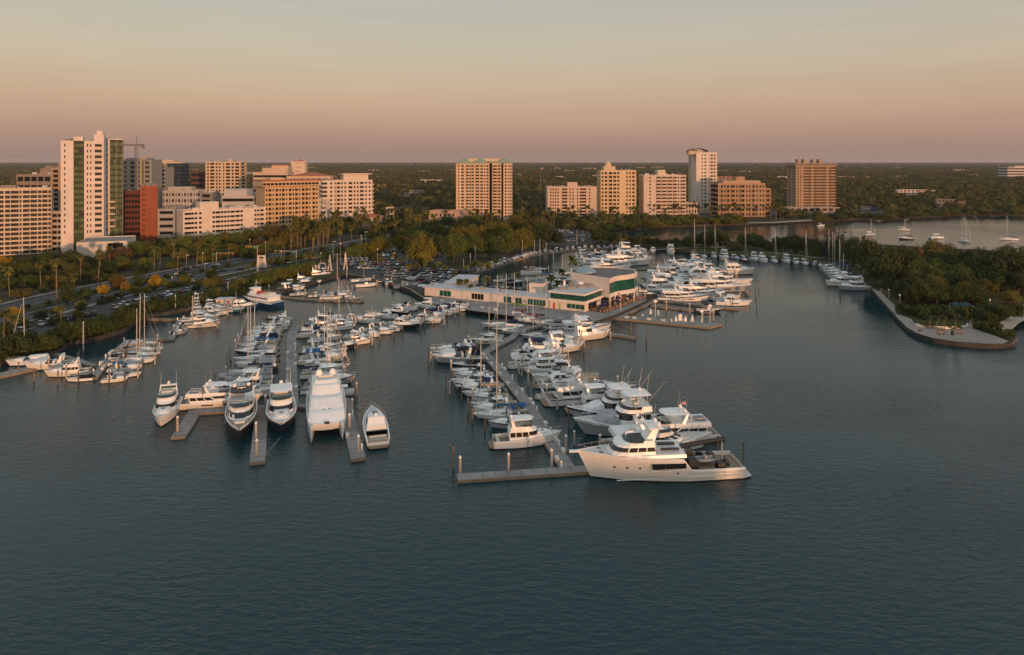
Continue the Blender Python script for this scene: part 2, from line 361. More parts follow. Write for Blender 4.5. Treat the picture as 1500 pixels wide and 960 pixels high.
# ---------------------------------------------------------------- buildings
def wmat(name, c, v=.1): return mat(name, (c[0] * .9, c[1] * .885, c[2] * .87), .85, v, .12, .2, bump=.05, bscale=1.5)
GLS = {'d': mat('window_dark', (.014, .015, .016), .38, .6, .25, .1), 'g': mat('window_green', (.085, .112, .058), .42, .3, .3, .08), 'b': mat('window_blue', (.035, .06, .075), .12, .3, .3, .6), 't': mat('window_teal', (.012, .085, .062), .15, .5, .35, .5)}
roofm = mat('roof_gravel', (.24, .22, .20), .95, .15, .2); redroof = mat('roof_clay_tile', (.36, .12, .06), .9, .2, .4); greenroof = mat('roof_green_metal', (.26, .30, .2), .6, .1, .3)
roofw = mat('roof_white_membrane', (.50, .49, .50), .8, .08, .2)
def cols(s):
    r = []
    for t in s.split(): r.append((t[0], float(t[1:]) if len(t) > 1 else 1.))
    return r
def facade(wall, glass, balc, p0, p1, z0, z1, nf, cl, sill=.3, head=.86, dep=.45, base=0., slabs=True):
    d = Vector((p1[0] - p0[0], p1[1] - p0[1])); L = d.length; d.normalize(); n = Vector((d.y, -d.x))
    tot = sum(w for _, w in cl); u = [0.]
    for _, w in cl: u.append(u[-1] + w / tot * L)
    H = z1 - z0; top = min(1.2, H * .04); fh = (H - base - top) / nf
    v = [0.]; kinds = []
    if base: v.append(base); kinds.append('w')
    for f in range(nf):
        zf = base + f * fh; v += [zf + fh * sill, zf + fh * head]; kinds += ['w', 'o']
    v.append(H); kinds.append('w')
    pt = lambda uu, zz, dd=0.: (p0[0] + d.x * uu - n.x * dd, p0[1] + d.y * uu - n.y * dd, z0 + zz)
    for i, (t, _) in enumerate(cl):
        a, b = u[i], u[i + 1]
        if t == 'w': wall.face([pt(a, 0), pt(b, 0), pt(b, H), pt(a, H)]) if False else [wall.face([pt(a, v[j]), pt(b, v[j]), pt(b, v[j + 1]), pt(a, v[j + 1])]) for j in range(len(v) - 1)]; continue
        if t == 'g':
            for j, k in enumerate(kinds):
                if k == 'o':
                    nq = max(2, int((b - a) / 2.2))
                    glass.face([pt(a, v[j], .12), pt(b, v[j], .12), pt(b, v[j + 1], .12), pt(a, v[j + 1], .12)], 1)
                    for q in range(nq):
                        a2, b2 = a + (b - a) * q / nq, a + (b - a) * (q + 1) / nq
                        glass.face([pt(a2 + .14, v[j] + .05, .06), pt(b2 - .14, v[j] + .05, .06), pt(b2 - .14, v[j + 1], .06), pt(a2 + .14, v[j + 1], .06)], 3 if (j * 7 + q * 5 + nf) % 11 == 0 else 0)
                else: glass.face([pt(a, v[j], .0), pt(b, v[j], .0), pt(b, v[j + 1], .0), pt(a, v[j + 1], .0)], 1)
            continue
        dd = dep if t != 'b' else 1.5
        for j, k in enumerate(kinds):
            if k != 'o': wall.face([pt(a, v[j]), pt(b, v[j]), pt(b, v[j + 1]), pt(a, v[j + 1])]); continue
            za, zb = v[j], v[j + 1]
            wall.face([pt(a, za), pt(b, za), pt(b, za, dd), pt(a, za, dd)]); wall.face([pt(a, zb, dd), pt(b, zb, dd), pt(b, zb), pt(a, zb)])
            wall.face([pt(a, za), pt(a, za, dd), pt(a, zb, dd), pt(a, zb)]); wall.face([pt(b, za, dd), pt(b, za), pt(b, zb), pt(b, zb, dd)])
            glass.face([pt(a, za, dd), pt(b, za, dd), pt(b, zb, dd), pt(a, zb, dd)], 2)
            if t == 'b' and slabs:
                c0 = a + (b - a) * .04; c1 = b - (b - a) * .04; e = -1.1; zs = za - fh * sill
                q = [pt(c0, 0, .0), pt(c1, 0, .0), pt(c1, 0, e), pt(c0, 0, e)]
                zz = z0 + zs + .02
                balc.add([(x, y, zz) for x, y, _ in q] + [(x, y, zz + .95) for x, y, _ in q], [(3, 2, 1, 0), (3, 0, 4, 7), (2, 3, 7, 6), (1, 2, 6, 5), (4, 5, 6, 7)])
def px_line(x0, yb, x1, ang, z=LZ):
    A = G(x0, yb, z).xy; k = (x1 - CX) / FOC; a = R(ang); s = (k * A.y - A.x) / (math.cos(a) - k * math.sin(a))
    return A, A + Vector((math.cos(a), math.sin(a))) * s
FOOT = []
def building(name, label, cat, x0, yb, x1, ang, ytop, depth, nf, front, side='w1', col=(.6, .5, .4), gl='d', roof=None, sill=.3, head=.86, base=0., left=None, extra=None, ymin=None, mid2=None, z0=LZ):
    A, B = px_line(x0, yb, x1, ang); d = (B - A).normalized(); n = Vector((-d.y, d.x)) * depth
    Cc, D = B + n, A + n
    z1 = ztop(ytop, (A.y + B.y) / 2)
    t = thing(name, label, cat, ((A.x + Cc.x) / 2, (A.y + Cc.y) / 2, z0))
    o = Vector((t.location.x, t.location.y))
    A, B, Cc, D = A - o, B - o, Cc - o, D - o; h = z1 - z0
    wall, gls, bal = M(), M(), M()
    sd = cols(side); lf = cols(left) if left else sd
    wm = wmat(label[:24], col)
    facade(wall, gls, bal, A, B, 0, h, nf, cols(front), sill, head, base=base)
    facade(wall, gls, bal, B, Cc, 0, h, nf, sd, sill, head, base=base)
    facade(wall, gls, bal, D, A, 0, h, nf, lf, sill, head, base=base)
    facade(wall, gls, bal, Cc, D, 0, h, nf, [('w', 1)], sill, head, base=base)
    wo = wall.obj('wall', wm, t, weld=True)
    if 'black glass' in label: wo['kind'] = 'stuff'
    if gls.f: gls.obj('window', [GLS[gl], mat('spandrel_' + gl, tuple(c * .6 for c in GLS[gl].node_tree.nodes['RGB'].outputs[0].default_value[:3]), .6, .1, .3, .05), GLS['d'] if gl in 'gd' else GLS[gl], GLS['d']], t, kind='stuff')
    if bal.f: bal.obj('balcony', wm, t, kind='stuff')
    r = M(); r.face([(p.x, p.y, h - .55) for p in (A, B, Cc, D)]); r.obj('roof', roof or roofm, t)
    FOOT.append((o.x, o.y, max((B - A).length, depth) * .72))
    u = (B - A); w = (Cc - B)
    # rooftop plant: (u0, u1, v0, v1, height px top, kind)
    for e in extra or []:
        nm, u0, u1, v0, v1, zb, zt = e[:7]; mt = e[7] if len(e) > 7 else wm
        q = [A + u * u0 + w * v0, A + u * u1 + w * v0, A + u * u1 + w * v1, A + u * u0 + w * v1]
        m = M()
        if nm == 'hip_roof':
            c = sum(q, Vector((0, 0))) / 4; m.add([(p.x, p.y, h + zb) for p in q] + [(c.x + (p.x - c.x) * .12, c.y + (p.y - c.y) * .12, h + zt) for p in q], [(0, 1, 5, 4), (1, 2, 6, 5), (2, 3, 7, 6), (3, 0, 4, 7), (4, 5, 6, 7)])
        elif nm == 'dome_roof':
            c = sum(q, Vector((0, 0))) / 4; rr = (q[1] - q[0]).length / 2; m.lathe([(rr, h + zb), (rr, h + zb + (zt - zb) * .3), (rr * .86, h + zb + (zt - zb) * .6), (rr * .5, h + zb + (zt - zb) * .9), (.05, h + zt)], c.x, c.y, 14)
        else: m.prism([(p.x, p.y) for p in q], h + zb, h + zt)
        m.obj(nm, mt, t)
    if o.y < 900 and nf > 3:
        ru = M()
        for _ in range(9):
            a, b = random.uniform(.08, .92), random.uniform(.2, .85); q = A + u * a + w * b; s = random.uniform(.6, 1.7); ru.box(q.x - s, q.x + s, q.y - s * .7, q.y + s * .7, h - .55, h + random.uniform(.5, 1.6))
        ru.obj('roof_unit', [roofm, roofw][int(h) % 2], t, kind='stuff')
    return t, A, B, Cc, D, h
WH = (.66, .60, .55)
building('apartment_block', 'cream grid-fronted apartment block at the far left edge of the skyline', 'apartment building', -62, 378, 75.5, 27, 276, 10, 14, 'w.14 o1.2 w.14 o1.4 o.6 w.18 ' * 4 + 'o.5 w.3 o1.2 o.5 w.16 o1.1 o.6 w.2 o.9 w.14 o1.4 w.16 o.7 w.14', 'w1', (.63, .51, .40), sill=.2, head=.84, extra=[('penthouse', .1, .6, .3, .8, -.5, 1.6, roofm)])
tt = building('tower', 'tall white residential tower with green glass strips, tallest at the left', 'tower', 89, 374, 152, 25, 206.5, 14, 16, 'w.5 o.2 w1.2 g1.6 w.4 o.2 w.3 o.2 w.5 b1.1 w.3', 'w1', (.72, .62, .55), 'g', sill=.3, head=.8, base=12, extra=[('penthouse', .28, .5, .2, .7, -.5, 2.6), ('penthouse', .76, 1., .1, .6, -.5, 4.2), ('penthouse', .82, .96, .2, .5, 4.2, 6.6)])
wg = building('tower', 'slim glazed wing on the right of the tall white tower', 'tower', 150, 364, 180, 27, 205, 8, 16, 'w.15 b.6 w.4 g1 w.03 g1 w.03', 'w.1 g1 g1', (.72, .62, .55), 'g', sill=.22, head=.9, base=10, extra=[('roof_overhang', -.35, 1.05, -.12, 1, 0., .7)])
_, A, B, Cc, D, h = wg; u = (B - A); n = Vector((u.y, -u.x)).normalized(); m = M()
for k in range(5):
    z = 14 + k * 4.1; q = [A + u * -.02, A + u * .62, A + u * .62 + n * 1.8, A + u * -.02 + n * 1.8]; m.prism([tuple(p) for p in q], z, z + .9)
for s_ in (-.02, .1): m.prism([tuple(A + u * s_ + n * a) for a in (.02, 1.9)] + [tuple(A + u * (s_ + .09) + n * a) for a in (1.9, .02)], 11, 37)
m.obj('balcony', wmat('tower_balcony', (.72, .62, .55)), wg[0], kind='stuff')
building('podium_building', 'low plain white podium at the foot of the tall white tower', 'building', 112, 384, 186, 20, 354, 30, 2, 'w4 o2 w.5', 'w1', (.62, .56, .5), 'd')
building('office_building', 'dark red brick block right of the tall white tower', 'office building', 180, 357, 206, 8, 281, 10, 9, 'o1 w.3 ' * 6, 'w1', (.13, .05, .035), 'd', head=.8, extra=[('cornice', 0, 1, 0, 1, 0, .8)])  # shaded face of the brick building, its shade put into the wall colour
building('office_building', 'bright terracotta brick slab with one column of small windows', 'office building', 205, 357, 231, 27, 272.5, 12, 11, 'w.5 o.4 w2.4', 'w1', (.31, .10, .055), 'd', sill=.4, head=.75)  # sunlit face of the same brick building, painted lighter than its neighbour
building('apartment_tower', 'grey and orange tower under construction below the crane', 'apartment tower', 178, 330, 222, 8, 234, 26, 14, 'w.6 o.5 w1 b1 w.8 o.5 w1 b1 w.5 ', 'w1', (.30, .28, .27), 'b', extra=[('penthouse', .1, .8, .1, .8, -.5, 1.5)])
building('parking_garage', 'flat brown concrete block with wide dark openings behind the left apartments', 'building', 24, 330, 76, 3, 255.5, 30, 6, 'w.2 o1 ' * 5 + 'w.3', 'w1', (.27, .22, .18), 'd', extra=[('penthouse', .55, 1., .2, .8, -.5, 5.5), ('penthouse', .62, .85, .3, .6, 5.5, 7.5)])
building('apartment_tower', 'tan stepped tower half hidden behind the tall white tower', 'apartment tower', 75, 345, 96, 8, 246, 22, 14, 'w.3 b1 w.5 o.5 w.4', 'w1', (.38, .27, .19), 'd', extra=[('penthouse', .3, 1., .2, .8, -.5, 4.5)])
building('office_building', 'narrow grey office with ribbon windows between left apartments and tower', 'office building', 75.5, 370, 92, 4, 310, 18, 7, 'w.2 o1 w.15 o1 w.2', 'w1', (.46, .42, .38), 'd')
building('office_tower', 'pale thin office tower left of the black glass tower', 'office tower', 217, 318, 231, 5, 241, 24, 12, 'w1', 'w.3 o2 w.2', (.55, .46, .38), 'd')
building('office_tower', 'grey balconied block leaning against the pale thin tower', 'office tower', 231, 318, 241, 5, 246, 24, 12, 'o1', 'w1', (.36, .31, .27), 'd')
building('office_tower', 'black glass office tower with a cream crown', 'office tower', 229, 300, 264, 4, 239.5, 30, 11, 'g1 w.35 g1 g1', 'g1', (.55, .45, .36), 'b', extra=[('penthouse', .02, .62, .2, .8, -.4, 4.5), ('penthouse', .66, 1, .1, .9, -.4, 2.)])
building('office_building', 'low maroon office behind the white apartments', 'office building', 280, 285, 297, 3, 252, 30, 4, 'o1', 'o1', (.14, .06, .05), 'd')
building('apartment_building', 'white five-storey block dotted with small dark openings', 'apartment building', 237, 326, 290, 6, 279, 22, 5, 'w.5 o.35 w.5 o.6 ' * 6, 'o.6 w.4 o.6 w.4', (.45, .42, .41), 'd', sill=.25, head=.75, roof=roofm, extra=[('penthouse', .1, .75, .3, .8, -.5, 3.)])
building('apartment_building', 'dim grey wing joined to the white dotted block', 'apartment building', 290, 324, 311, 6, 282, 22, 5, 'o1 w.2', 'w1', (.25, .23, .22), 'd')
building('apartment_tower', 'cream apartment tower standing alone at the left centre skyline', 'apartment tower', 301, 302, 352, 4, 237, 26, 13, 'w.4 o.4 w.3 b1 w.4 o.4 w.3 o.4 w.6 o.3 w.4 b1 w.4 o.5 w.3 b1 w.3', 'w.3 b1 w.3', (.62, .48, .34), 'd', extra=[('penthouse', .6, .72, .3, .6, -.5, 3)])
building('parking_garage', 'grey parking garage tucked between brick slab and white apartments', 'parking garage', 231, 358, 256, 10, 306, 25, 5, 'w.2 o1.5 w.2', 'w1', (.36, .35, .36), 'd', sill=.42)
wl = building('apartment_building', 'long white seven-storey apartment slab in front of the tan hotel', 'apartment building', 268, 360, 389, 42, 306, 14, 7, 'w.3 o1.2 o.5 w.1 o.5 w.3 o.5 w.1 w.3 w1.6 o.5 w.1 o.9 w.1 o.5 w.1 o.5 w.1 o.5 w.1 o.9 w.1 o.9 w.1 o.5 w.4 w1.9 b.5 w.1 b.5 w.1 b.8 w.3', 'w1', (.70, .60, .52), 'd', sill=.35, head=.8, extra=[('penthouse', .2, .42, .1, .7, -.5, 5.2), ('penthouse', .12, .2, .2, .6, -.5, 1.2)])
building('office_building', 'stepped white modern office with dark ribbon windows', 'office building', 325, 340, 372, 5, 287, 26, 4, 'o1', 'o1', (.50, .47, .46), 'd', sill=.5, head=.85, extra=[('penthouse', 0, .72, .2, .9, -.5, 5)])
tn = building('hotel', 'big tan hotel with a red tile arcade along its roofline', 'hotel', 388, 345, 467, 38, 266.5, 22, 11, 'w.3 ' + 'o.5 w.3 b.9 w.35 o.4 w.5 b.9 w.3 ' * 3 + 'b.9 w.3 o.45 w.6 b.9 w.3 o.5 w.4', 'w1', (.60, .42, .25), 'd', sill=.3, head=.82, extra=[('cornice', -.05, 1.02, -.08, 1.05, -3.2, .5, wmat('hotel_cornice', (.66, .48, .32))), ('roof_edge', -.05, 1.02, -.1, 1.05, .5, 1.6, redroof), ('penthouse', .15, .4, .3, .8, 1.6, 3)])
_, A, B, Cc, D, h = tn
m = M()
for i in range(15):
    p = A.lerp(B, -.02 + 1.01 * i / 14.6); n = (B - A).normalized(); q = Vector((n.y, -n.x)) * 2.1
    m.prism([(p.x + q.x - n.x * 1.2, p.y + q.y - n.y * 1.2), (p.x + q.x + n.x * 1.2, p.y + q.y + n.y * 1.2), (p.x + q.x * .9 + n.x * 1.2, p.y + q.y * .9 + n.y * 1.2), (p.x + q.x * .9 - n.x * 1.2, p.y + q.y * .9 - n.y * 1.2)], h - 2.4, h - .6)
m.obj('arcade_opening', GLS['d'], tn[0], kind='stuff')
building('office_building', 'peach stepped office block behind the tan hotel', 'office building', 371, 318, 421, 4, 252.5, 28, 6, 'o1', 'o1', (.58, .44, .33), 'd', sill=.45, head=.75, extra=[('penthouse', .22, .97, .2, .9, -.4, 4.4), ('penthouse', .48, .96, .3, .8, 4.4, 7), ('roof_edge', .46, .97, .28, .82, 7, 7.6, redroof)])
rz = building('hotel', 'hotel wing with red tile roof and tall arched windows', 'hotel', 420, 325, 484, 7, 258, 24, 9, 'w1 o.4 w.3 o.4 w.3 o.4 w.6 o.9 w.4 o.9 w.4 o.9 w.4 o.9 w.4 o.9 w1', 'w1', (.62, .47, .36), 'd', sill=.1, head=.75, extra=[('hip_roof', .02, .98, -.03, 1.03, 0, 3.5, redroof)])
building('hotel_tower', 'square cream hotel tower with emblem, rising above the red roof', 'hotel tower', 426, 312, 447, 6, 236.5, 14, 12, 'w1.2 o.22 w.25 o.22 w.25 o.22 w1.2', 'w1', (.66, .52, .42), 'd', sill=.75, head=.95, extra=[('hip_roof', .05, .95, .05, .95, 0, 2.2, redroof)])
_tw = building('apartment_building', 'white balconied apartment block right of the red-roofed hotel', 'apartment building', 472, 330, 546, 28, 264, 22, 8, 'b1 w.6 o.4 w.5 o.25 w.2 b.7 w.2 o.35 w.3 o.35 w.5 b.8 w.3 o.35 w.3 o.35 w.3 b.8 w.3 o.35 w.4 o.35 w.5', 'b1 w.3 b1 w.3', (.68, .57, .48), 'd', sill=.3, head=.8, base=9, extra=[('penthouse', .45, .95, .3, .8, -.5, 5), ('roof_slab', .42, 1.02, .22, .9, 5, 5.8)])
building('annex', 'narrow white glazed link between tan hotel and white apartments', 'building', 466, 330, 482, 4, 292, 12, 5, 'w.4 o.7 w.5', 'w1', (.50, .46, .44), 'b')
cn = building('apartment_tower', 'wide cream tower with a pale green roof, centre of the skyline', 'apartment tower', 668, 326, 750.5, 1, 239.5, 30, 17, 'w.5 o.3 w.5 o.6 w.5 ' + 'b.7 w.15 o.35 w.15 b.6 w.2 ' + 'w.2 b.9 w.3 b.7 w.25 o.3 w.25 o.5 w.2 g.7 w.15 b1. w.2 b.7 w.2 g.5 w.35 o.45 w.4 o.3 w.2 o.3 w.2', 'o.5 w.4 o.5 w.4', (.66, .50, .36), 'd', sill=.25, head=.8, base=4, extra=[('hip_roof', -.01, .3, -.03, .6, 0, 5, greenroof), ('hip_roof', .3, .6, -.03, .6, 0, 4.6, greenroof), ('hip_roof', .74, 1.01, -.03, .6, 0, 5.6, greenroof), ('roof_edge', .58, .76, -.02, .5, 0, 2.2, greenroof), ('penthouse', .2, .85, .3, .8, 0, 4.4)])
building('office_building', 'low pink stucco building at the left foot of the green-roofed tower', 'building', 628, 329, 681, -10, 309.5, 20, 2, 'w.5 o.3 ' * 6 + 'w2', 'w1', (.50, .34, .26), 'd', head=.7, roof=roofm, extra=[('parapet', 0, 1, 0, .06, 0, .5)])
building('apartment_building', 'pinkish eleven-storey slab right of the green-roofed tower', 'apartment building', 802, 322, 874, 2, 273.5, 20, 10, 'w.5 o.25 w.2 o.25 w.2 o.25 w.2 o.25 w.6 b1 w.4 o.25 w.3 o.25 w.6 o.25 w.3 b1.2 w.5 o.25 w1.2', 'w1', (.62, .47, .37), 'd', sill=.25, head=.8, extra=[('penthouse', .42, .62, .2, .7, -.5, 4)])
building('apartment_tower', 'cream tower with a rounded crown on its left roof corner', 'apartment tower', 880, 319, 932, 2, 249.5, 24, 12, 'w.2 o.35 w.25 o.5 w.3 b.7 w.2 o.6 w.2 o.4 w.2 w1.2 o.3 w.3 o.3 w.3 o.5 w.3', 'w.5 o.4 w.6 o.4 w.5', (.66, .49, .31), 'd', sill=.25, head=.8, extra=[('penthouse', .1, .42, .1, .7, 0, 4), ('dome_roof', .15, .33, .2, .5, 4, 9)])
building('apartment_building', 'white balcony-striped block left of the tallest right tower', 'apartment building', 943, 319, 1005, 3, 256.5, 22, 12, 'w1. o.3 w.9 b.9 w.1 b.9 w.1 b.9 w.1 b.7 w.15 o.3 w.2 b.9 w.1', 'w1 o.3 w.8 o.3 w1', (.66, .53, .44), 'd', sill=.34, head=.8, extra=[('penthouse', .36, .54, .2, .7, -.5, 5)])
rt = building('tower', 'tallest white tower of the right skyline with a curved roof', 'tower', 1020, 312, 1050, 3, 223.5, 20, 17, 'w.15 w.9 o.25 w.3 o.35 w.5 o.15 w.2 b.5 w.15 b.6', 'b1', (.72, .62, .54), 'd', sill=.3, head=.75, left='w1')
rb = building('tower', 'cream stair wing under the arched roof of the tallest right tower', 'tower', 1008.5, 310, 1022, -22, 219, 12, 17, 'w2.2 o.2 w.5', 'w1', (.60, .47, .33), 'd', sill=.3, head=.7)
m = M(); A, B, h = rt[1], rt[2], rt[5]; rg = []; u = (B - A)
for i in range(13):
    s = -.40 + 1.02 * i / 12; p = A + u * s; z = h + 4.4 - 13.0 * (s - .1) ** 2; n = Vector((-u.y, u.x)).normalized()
    rg.append([(p.x - n.x * 1., p.y - n.y * 1., z), (p.x + n.x * 10, p.y + n.y * 10, z), (p.x + n.x * 10, p.y + n.y * 10, z + .35), (p.x - n.x, p.y - n.y, z + .35)])
m.loft(rg, bottom=True); m.obj('curved_roof', wmat('curved_roof', (.22, .17, .13)), rt[0])
m = M(); q = [A + u * -.36, A + u * .34]; n = Vector((-u.y, u.x)).normalized()
m.prism([(q[0].x + n.x, q[0].y + n.y), (q[1].x + n.x, q[1].y + n.y), (q[1].x + n.x * 9, q[1].y + n.y * 9), (q[0].x + n.x * 9, q[0].y + n.y * 9)], h - 2, h + 1.6); m.obj('penthouse', wmat('crown', (.6, .47, .33)), rt[0])
building('apartment_building', 'brown stepped apartment block with a tiled mansard behind the palms', 'apartment building', 1052, 318, 1121, 2, 268.5, 24, 7, 'o.4 w.2 b.5 w.25 o.4 w.25 b.6 w.3 b.9 w.3 o.4 w.3 o.3 w.1 b.9 w.4 o.35 w.3 o.4 w.35 b.6 w.35 o.35 w.4 o.4 w.3 o.35 w.3', 'b1', (.42, .27, .17), 'd', sill=.25, head=.82, extra=[('mansard', .12, .92, .1, .8, -.3, 2.4, wmat('mansard', (.5, .33, .23))), ('penthouse', .42, .6, .2, .6, 2.4, 6.5)])
building('apartment_building', 'brown balcony wing at the right end of the mansard block', 'apartment building', 1120, 317, 1129, 2, 276, 18, 6, 'b1', 'b1', (.36, .23, .15), 'd', sill=.3, head=.85)
bs = building('apartment_tower', 'brown tower striped with pale balcony bands and four rooftop stacks', 'apartment tower', 1166, 309, 1224, 2, 243.5, 24, 15, 'w.25 o.3 w.3 o.2 w.5 b1.2 o.4 w.25 o.3 b2 o.4 w.25 o.4 b1.1', 'w.4 o.3 w.7 o.3 w.4', (.40, .27, .18), 'd', sill=.42, head=.92, extra=[('roof_slab', -.03, 1.02, -.05, 1.02, 0, 1.), ('roof_slab', -.04, 1.03, -.08, 1.02, 2.2, 3.2), ('stack', .12, .17, .3, .6, 3.2, 8), ('stack', .27, .33, .3, .6, 3.2, 8.), ('stack', .5, .54, .3, .6, 3.2, 7.6), ('stack', .66, .72, .3, .6, 3.2, 8)])
building('podium_building', 'low carport deck under the striped brown tower', 'building', 1155, 312, 1230, 2, 304, 14, 1, 'w.3 o1 ' * 8, 'w1', (.4, .32, .26), 'd')
building('office_building', 'white office block on the horizon at the right edge', 'office building', 1476, 262, 1520, 2, 245.5, 40, 4, 'o1', 'o1', (.60, .54, .52), 'd', sill=.4, extra=[('penthouse', .3, .7, .2, .8, -.5, 5)])
building('house', 'white two-storey house between two right towers', 'house', 1003, 315, 1024, 3, 297, 14, 2, 'w.3 o.3 ' * 5, 'w1', (.55, .47, .45), 'd')
building('church', 'low chapel with a pale gable left of the bell arch', 'church', 524, 332, 562, 10, 318, 12, 1, 'w1 o.2 ' * 4, 'w1', (.5, .38, .3), 'd', roof=redroof, extra=[('hip_roof', -.02, 1.02, -.05, 1.05, 0, 2.5, redroof)])
ba = building('bell_tower', 'small white open bell tower among the palms', 'bell tower', 565.5, 330, 577, 6, 304, 5, 2, 'w.3 o.7 w.25 o.7 w.3', 'w.3 o.7 w.3', (.62, .5, .42), 'd', sill=.2, head=.9, base=4)
building('clubhouse', 'long pale clubhouse among the island trees', 'clubhouse', 1041, 364, 1090, -4, 354, 12, 1, 'w.5 o.6 ' * 6, 'w1', (.5, .42, .33), 'd', roof=roofm)
building('house', 'white pavilion half hidden by the island trees', 'pavilion', 1113, 366, 1136, -4, 353, 10, 1, 'w.4 o.4 ' * 4, 'w1', (.58, .55, .52), 'd', roof=roofw)
# scattered low roofs in the woods beyond
HB = [(615, 648, 269, 263.5, (.5, .44, .38), 'white flat-roofed school'), (600, 622, 283, 279, (.42, .36, .32), 'pale house'), (592, 606, 287, 283, (.45, .38, .3), 'small tan house'), (552, 566, 276, 271, (.5, .3, .22), 'pink house'), (700, 716, 262, 258, (.5, .45, .42), 'white shed'), (785, 800, 268, 264.5, (.52, .46, .42), 'white roof strip'), (812, 826, 262, 258.5, (.55, .5, .46), 'long white roof'), (752, 764, 258, 255, (.45, .36, .3), 'tan roof'), (868, 880, 262, 257, (.5, .46, .42), 'white gable house'), (932, 950, 288, 282, (.52, .42, .34), 'cream hall'),
      (1085, 1106, 253.5, 251, (.62, .56, .52), 'long white warehouse'), (1050, 1080, 267, 259, (.42, .27, .2), 'terracotta flats'), (1140, 1166, 263, 258.5, (.5, .46, .45), 'white warehouse'), (1150, 1158, 281, 276, (.5, .3, .2), 'orange house'), (1222, 1245, 262, 258.5, (.5, .34, .27), 'pink school'), (1250, 1282, 262.5, 259, (.42, .28, .22), 'brown school'), (1302, 1330, 261, 258, (.33, .36, .4), 'grey industrial shed'), (1316, 1345, 286, 278, (.56, .5, .46), 'white apartment cluster'), (1345, 1362, 284, 278, (.5, .42, .36), 'tan apartment cluster'), (1362, 1378, 283, 279, (.5, .45, .42), 'pale apartment cluster'), (1372, 1400, 303, 292, (.2, .17, .16), 'dark broad-roofed house'), (1400, 1415, 303, 295, (.24, .18, .15), 'brown-roofed house'), (1425, 1458, 259, 256, (.5, .48, .48), 'white hangar'), (1262, 1285, 310, 303, (.1, .13, .2), 'blue-fronted boat shed'), (1100, 1120, 311, 303, (.55, .45, .38), 'white carport'), (470, 492, 262, 258, (.4, .35, .3), 'tan store'), (388, 398, 258, 254, (.4, .34, .3), 'small beige office'), (356, 372, 258, 252, (.4, .42, .46), 'glass office'), (342, 358, 296, 288, (.5, .42, .36), 'white annex'), (20, 26, 270, 265, (.4, .35, .3), 'beige block'), (536, 558, 262, 259, (.4, .32, .26), 'brown store'), (1190, 1205, 253, 250.5, (.42, .35, .3), 'far tan depot'), (1395, 1420, 252, 250, (.4, .34, .31), 'far pale depot'), (1345, 1362, 250, 248.4, (.4, .33, .3), 'far brown depot'), (905, 925, 252, 250, (.4, .33, .3), 'far white depot')]
for i, (a, b, yb, yt, c, ds) in enumerate(HB):
    near = ['left of the green-roofed tower', 'in the woods behind the centre', 'in the woods on the right'][0 if a < 668 else 1 if a < 1000 else 2]
    building('house', f'{ds} with low roofline {near}', 'house', a, yb, b, random.uniform(-4, 6), yt, min(30, (b - a) * .5 * 30 / (yb - HY)), 1 if yb - yt < 6 else 2, 'w.4 o.5 ' * 5, 'w1', tuple(x * .95 for x in c), 'd', roof=random.choice([roofw, roofm, roofw]))
for i in range(46):
    a = 30 + i * 32 + random.uniform(-10, 10); yb = random.choice([random.uniform(247, 254), random.uniform(252, 270), random.uniform(268, 292)])
    if (a < 640 and yb > 262) or (655 < a < 765) or (795 < a < 1060 and yb > 258): yb = random.uniform(246.5, 253)
    w = random.uniform(5, 15) * (1 if yb > 256 else 1.3); c = random.choice([(.5, .45, .41), (.42, .34, .28), (.55, .5, .46), (.34, .3, .28), (.48, .33, .25)])
    building('house', f'small low roof far off in the woods, {nth(i)} of the scattered roofs from the left', 'house', a, yb, a + w, random.uniform(-8, 8), yb - random.uniform(2, 3.4), 18, 1, 'w.4 o.5 w.4 o.5 w.4', 'w1', c, 'd', roof=random.choice([roofw, roofm, redroof, roofm]))
# ---- tower crane
t = thing('tower_crane', 'grey tower crane with counterweight rising behind the tall white tower', 'crane', (*atY(200, 560).xy, LZ)); Yc = 560; hm = ztop(214, Yc) - LZ
m = M()
for sx in (-1, 1):
    for sy in (-1, 1): m.tube((sx, sy, 0), (sx, sy, hm), .16, n=4)
for k in range(int(hm / 2.5)):
    z = k * 2.5; s = 1 if k % 2 else -1; m.tube((-s, -1, z), (s, -1, z + 2.5), .1, n=4, cap=False); m.tube((-1, -s, z), (-1, s, z + 2.5), .1, n=4, cap=False)
cs = mat('crane_steel', (.16, .14, .13), .6, .15, 1); m.obj('mast', cs, t)
m = M(); m.box(-12, 6, -.6, .6, hm, hm + 1.4); m.obj('jib', cs, t)
m = M(); m.tube((0, 0, hm), (0, 0, hm + 8), .4, .2, 5); m.tube((0, 0, hm + 8), (-11, 0, hm + 1), .08, n=4); m.tube((0, 0, hm + 8), (5.6, 0, hm + 1), .08, n=4); m.obj('apex', cs, t)
m = M(); m.box(4., 6.2, -1, 1, hm - 2, hm); m.obj('counterweight', mat('crane_block', (.2, .19, .18), .9), t)
t = thing('mobile_crane', 'yellow lattice crane boom behind the terracotta slab', 'crane', (*atY(206, 580).xy, LZ)); h0 = ztop(233, 580) - LZ
m = M(); m.tube((0, 0, h0), (10.5, 0, h0 + 4.5), .5, .3, 5); m.tube((0, 0, 0), (0, 0, h0), .6, .5, 5); m.obj('boom', mat('crane_yellow', (.5, .33, .08), .6), t)
m = M(); m.box(-2, 2, -1.5, 1.5, 0, 3); m.obj('cab', mat('crane_yellow', (.5, .33, .08)), t)

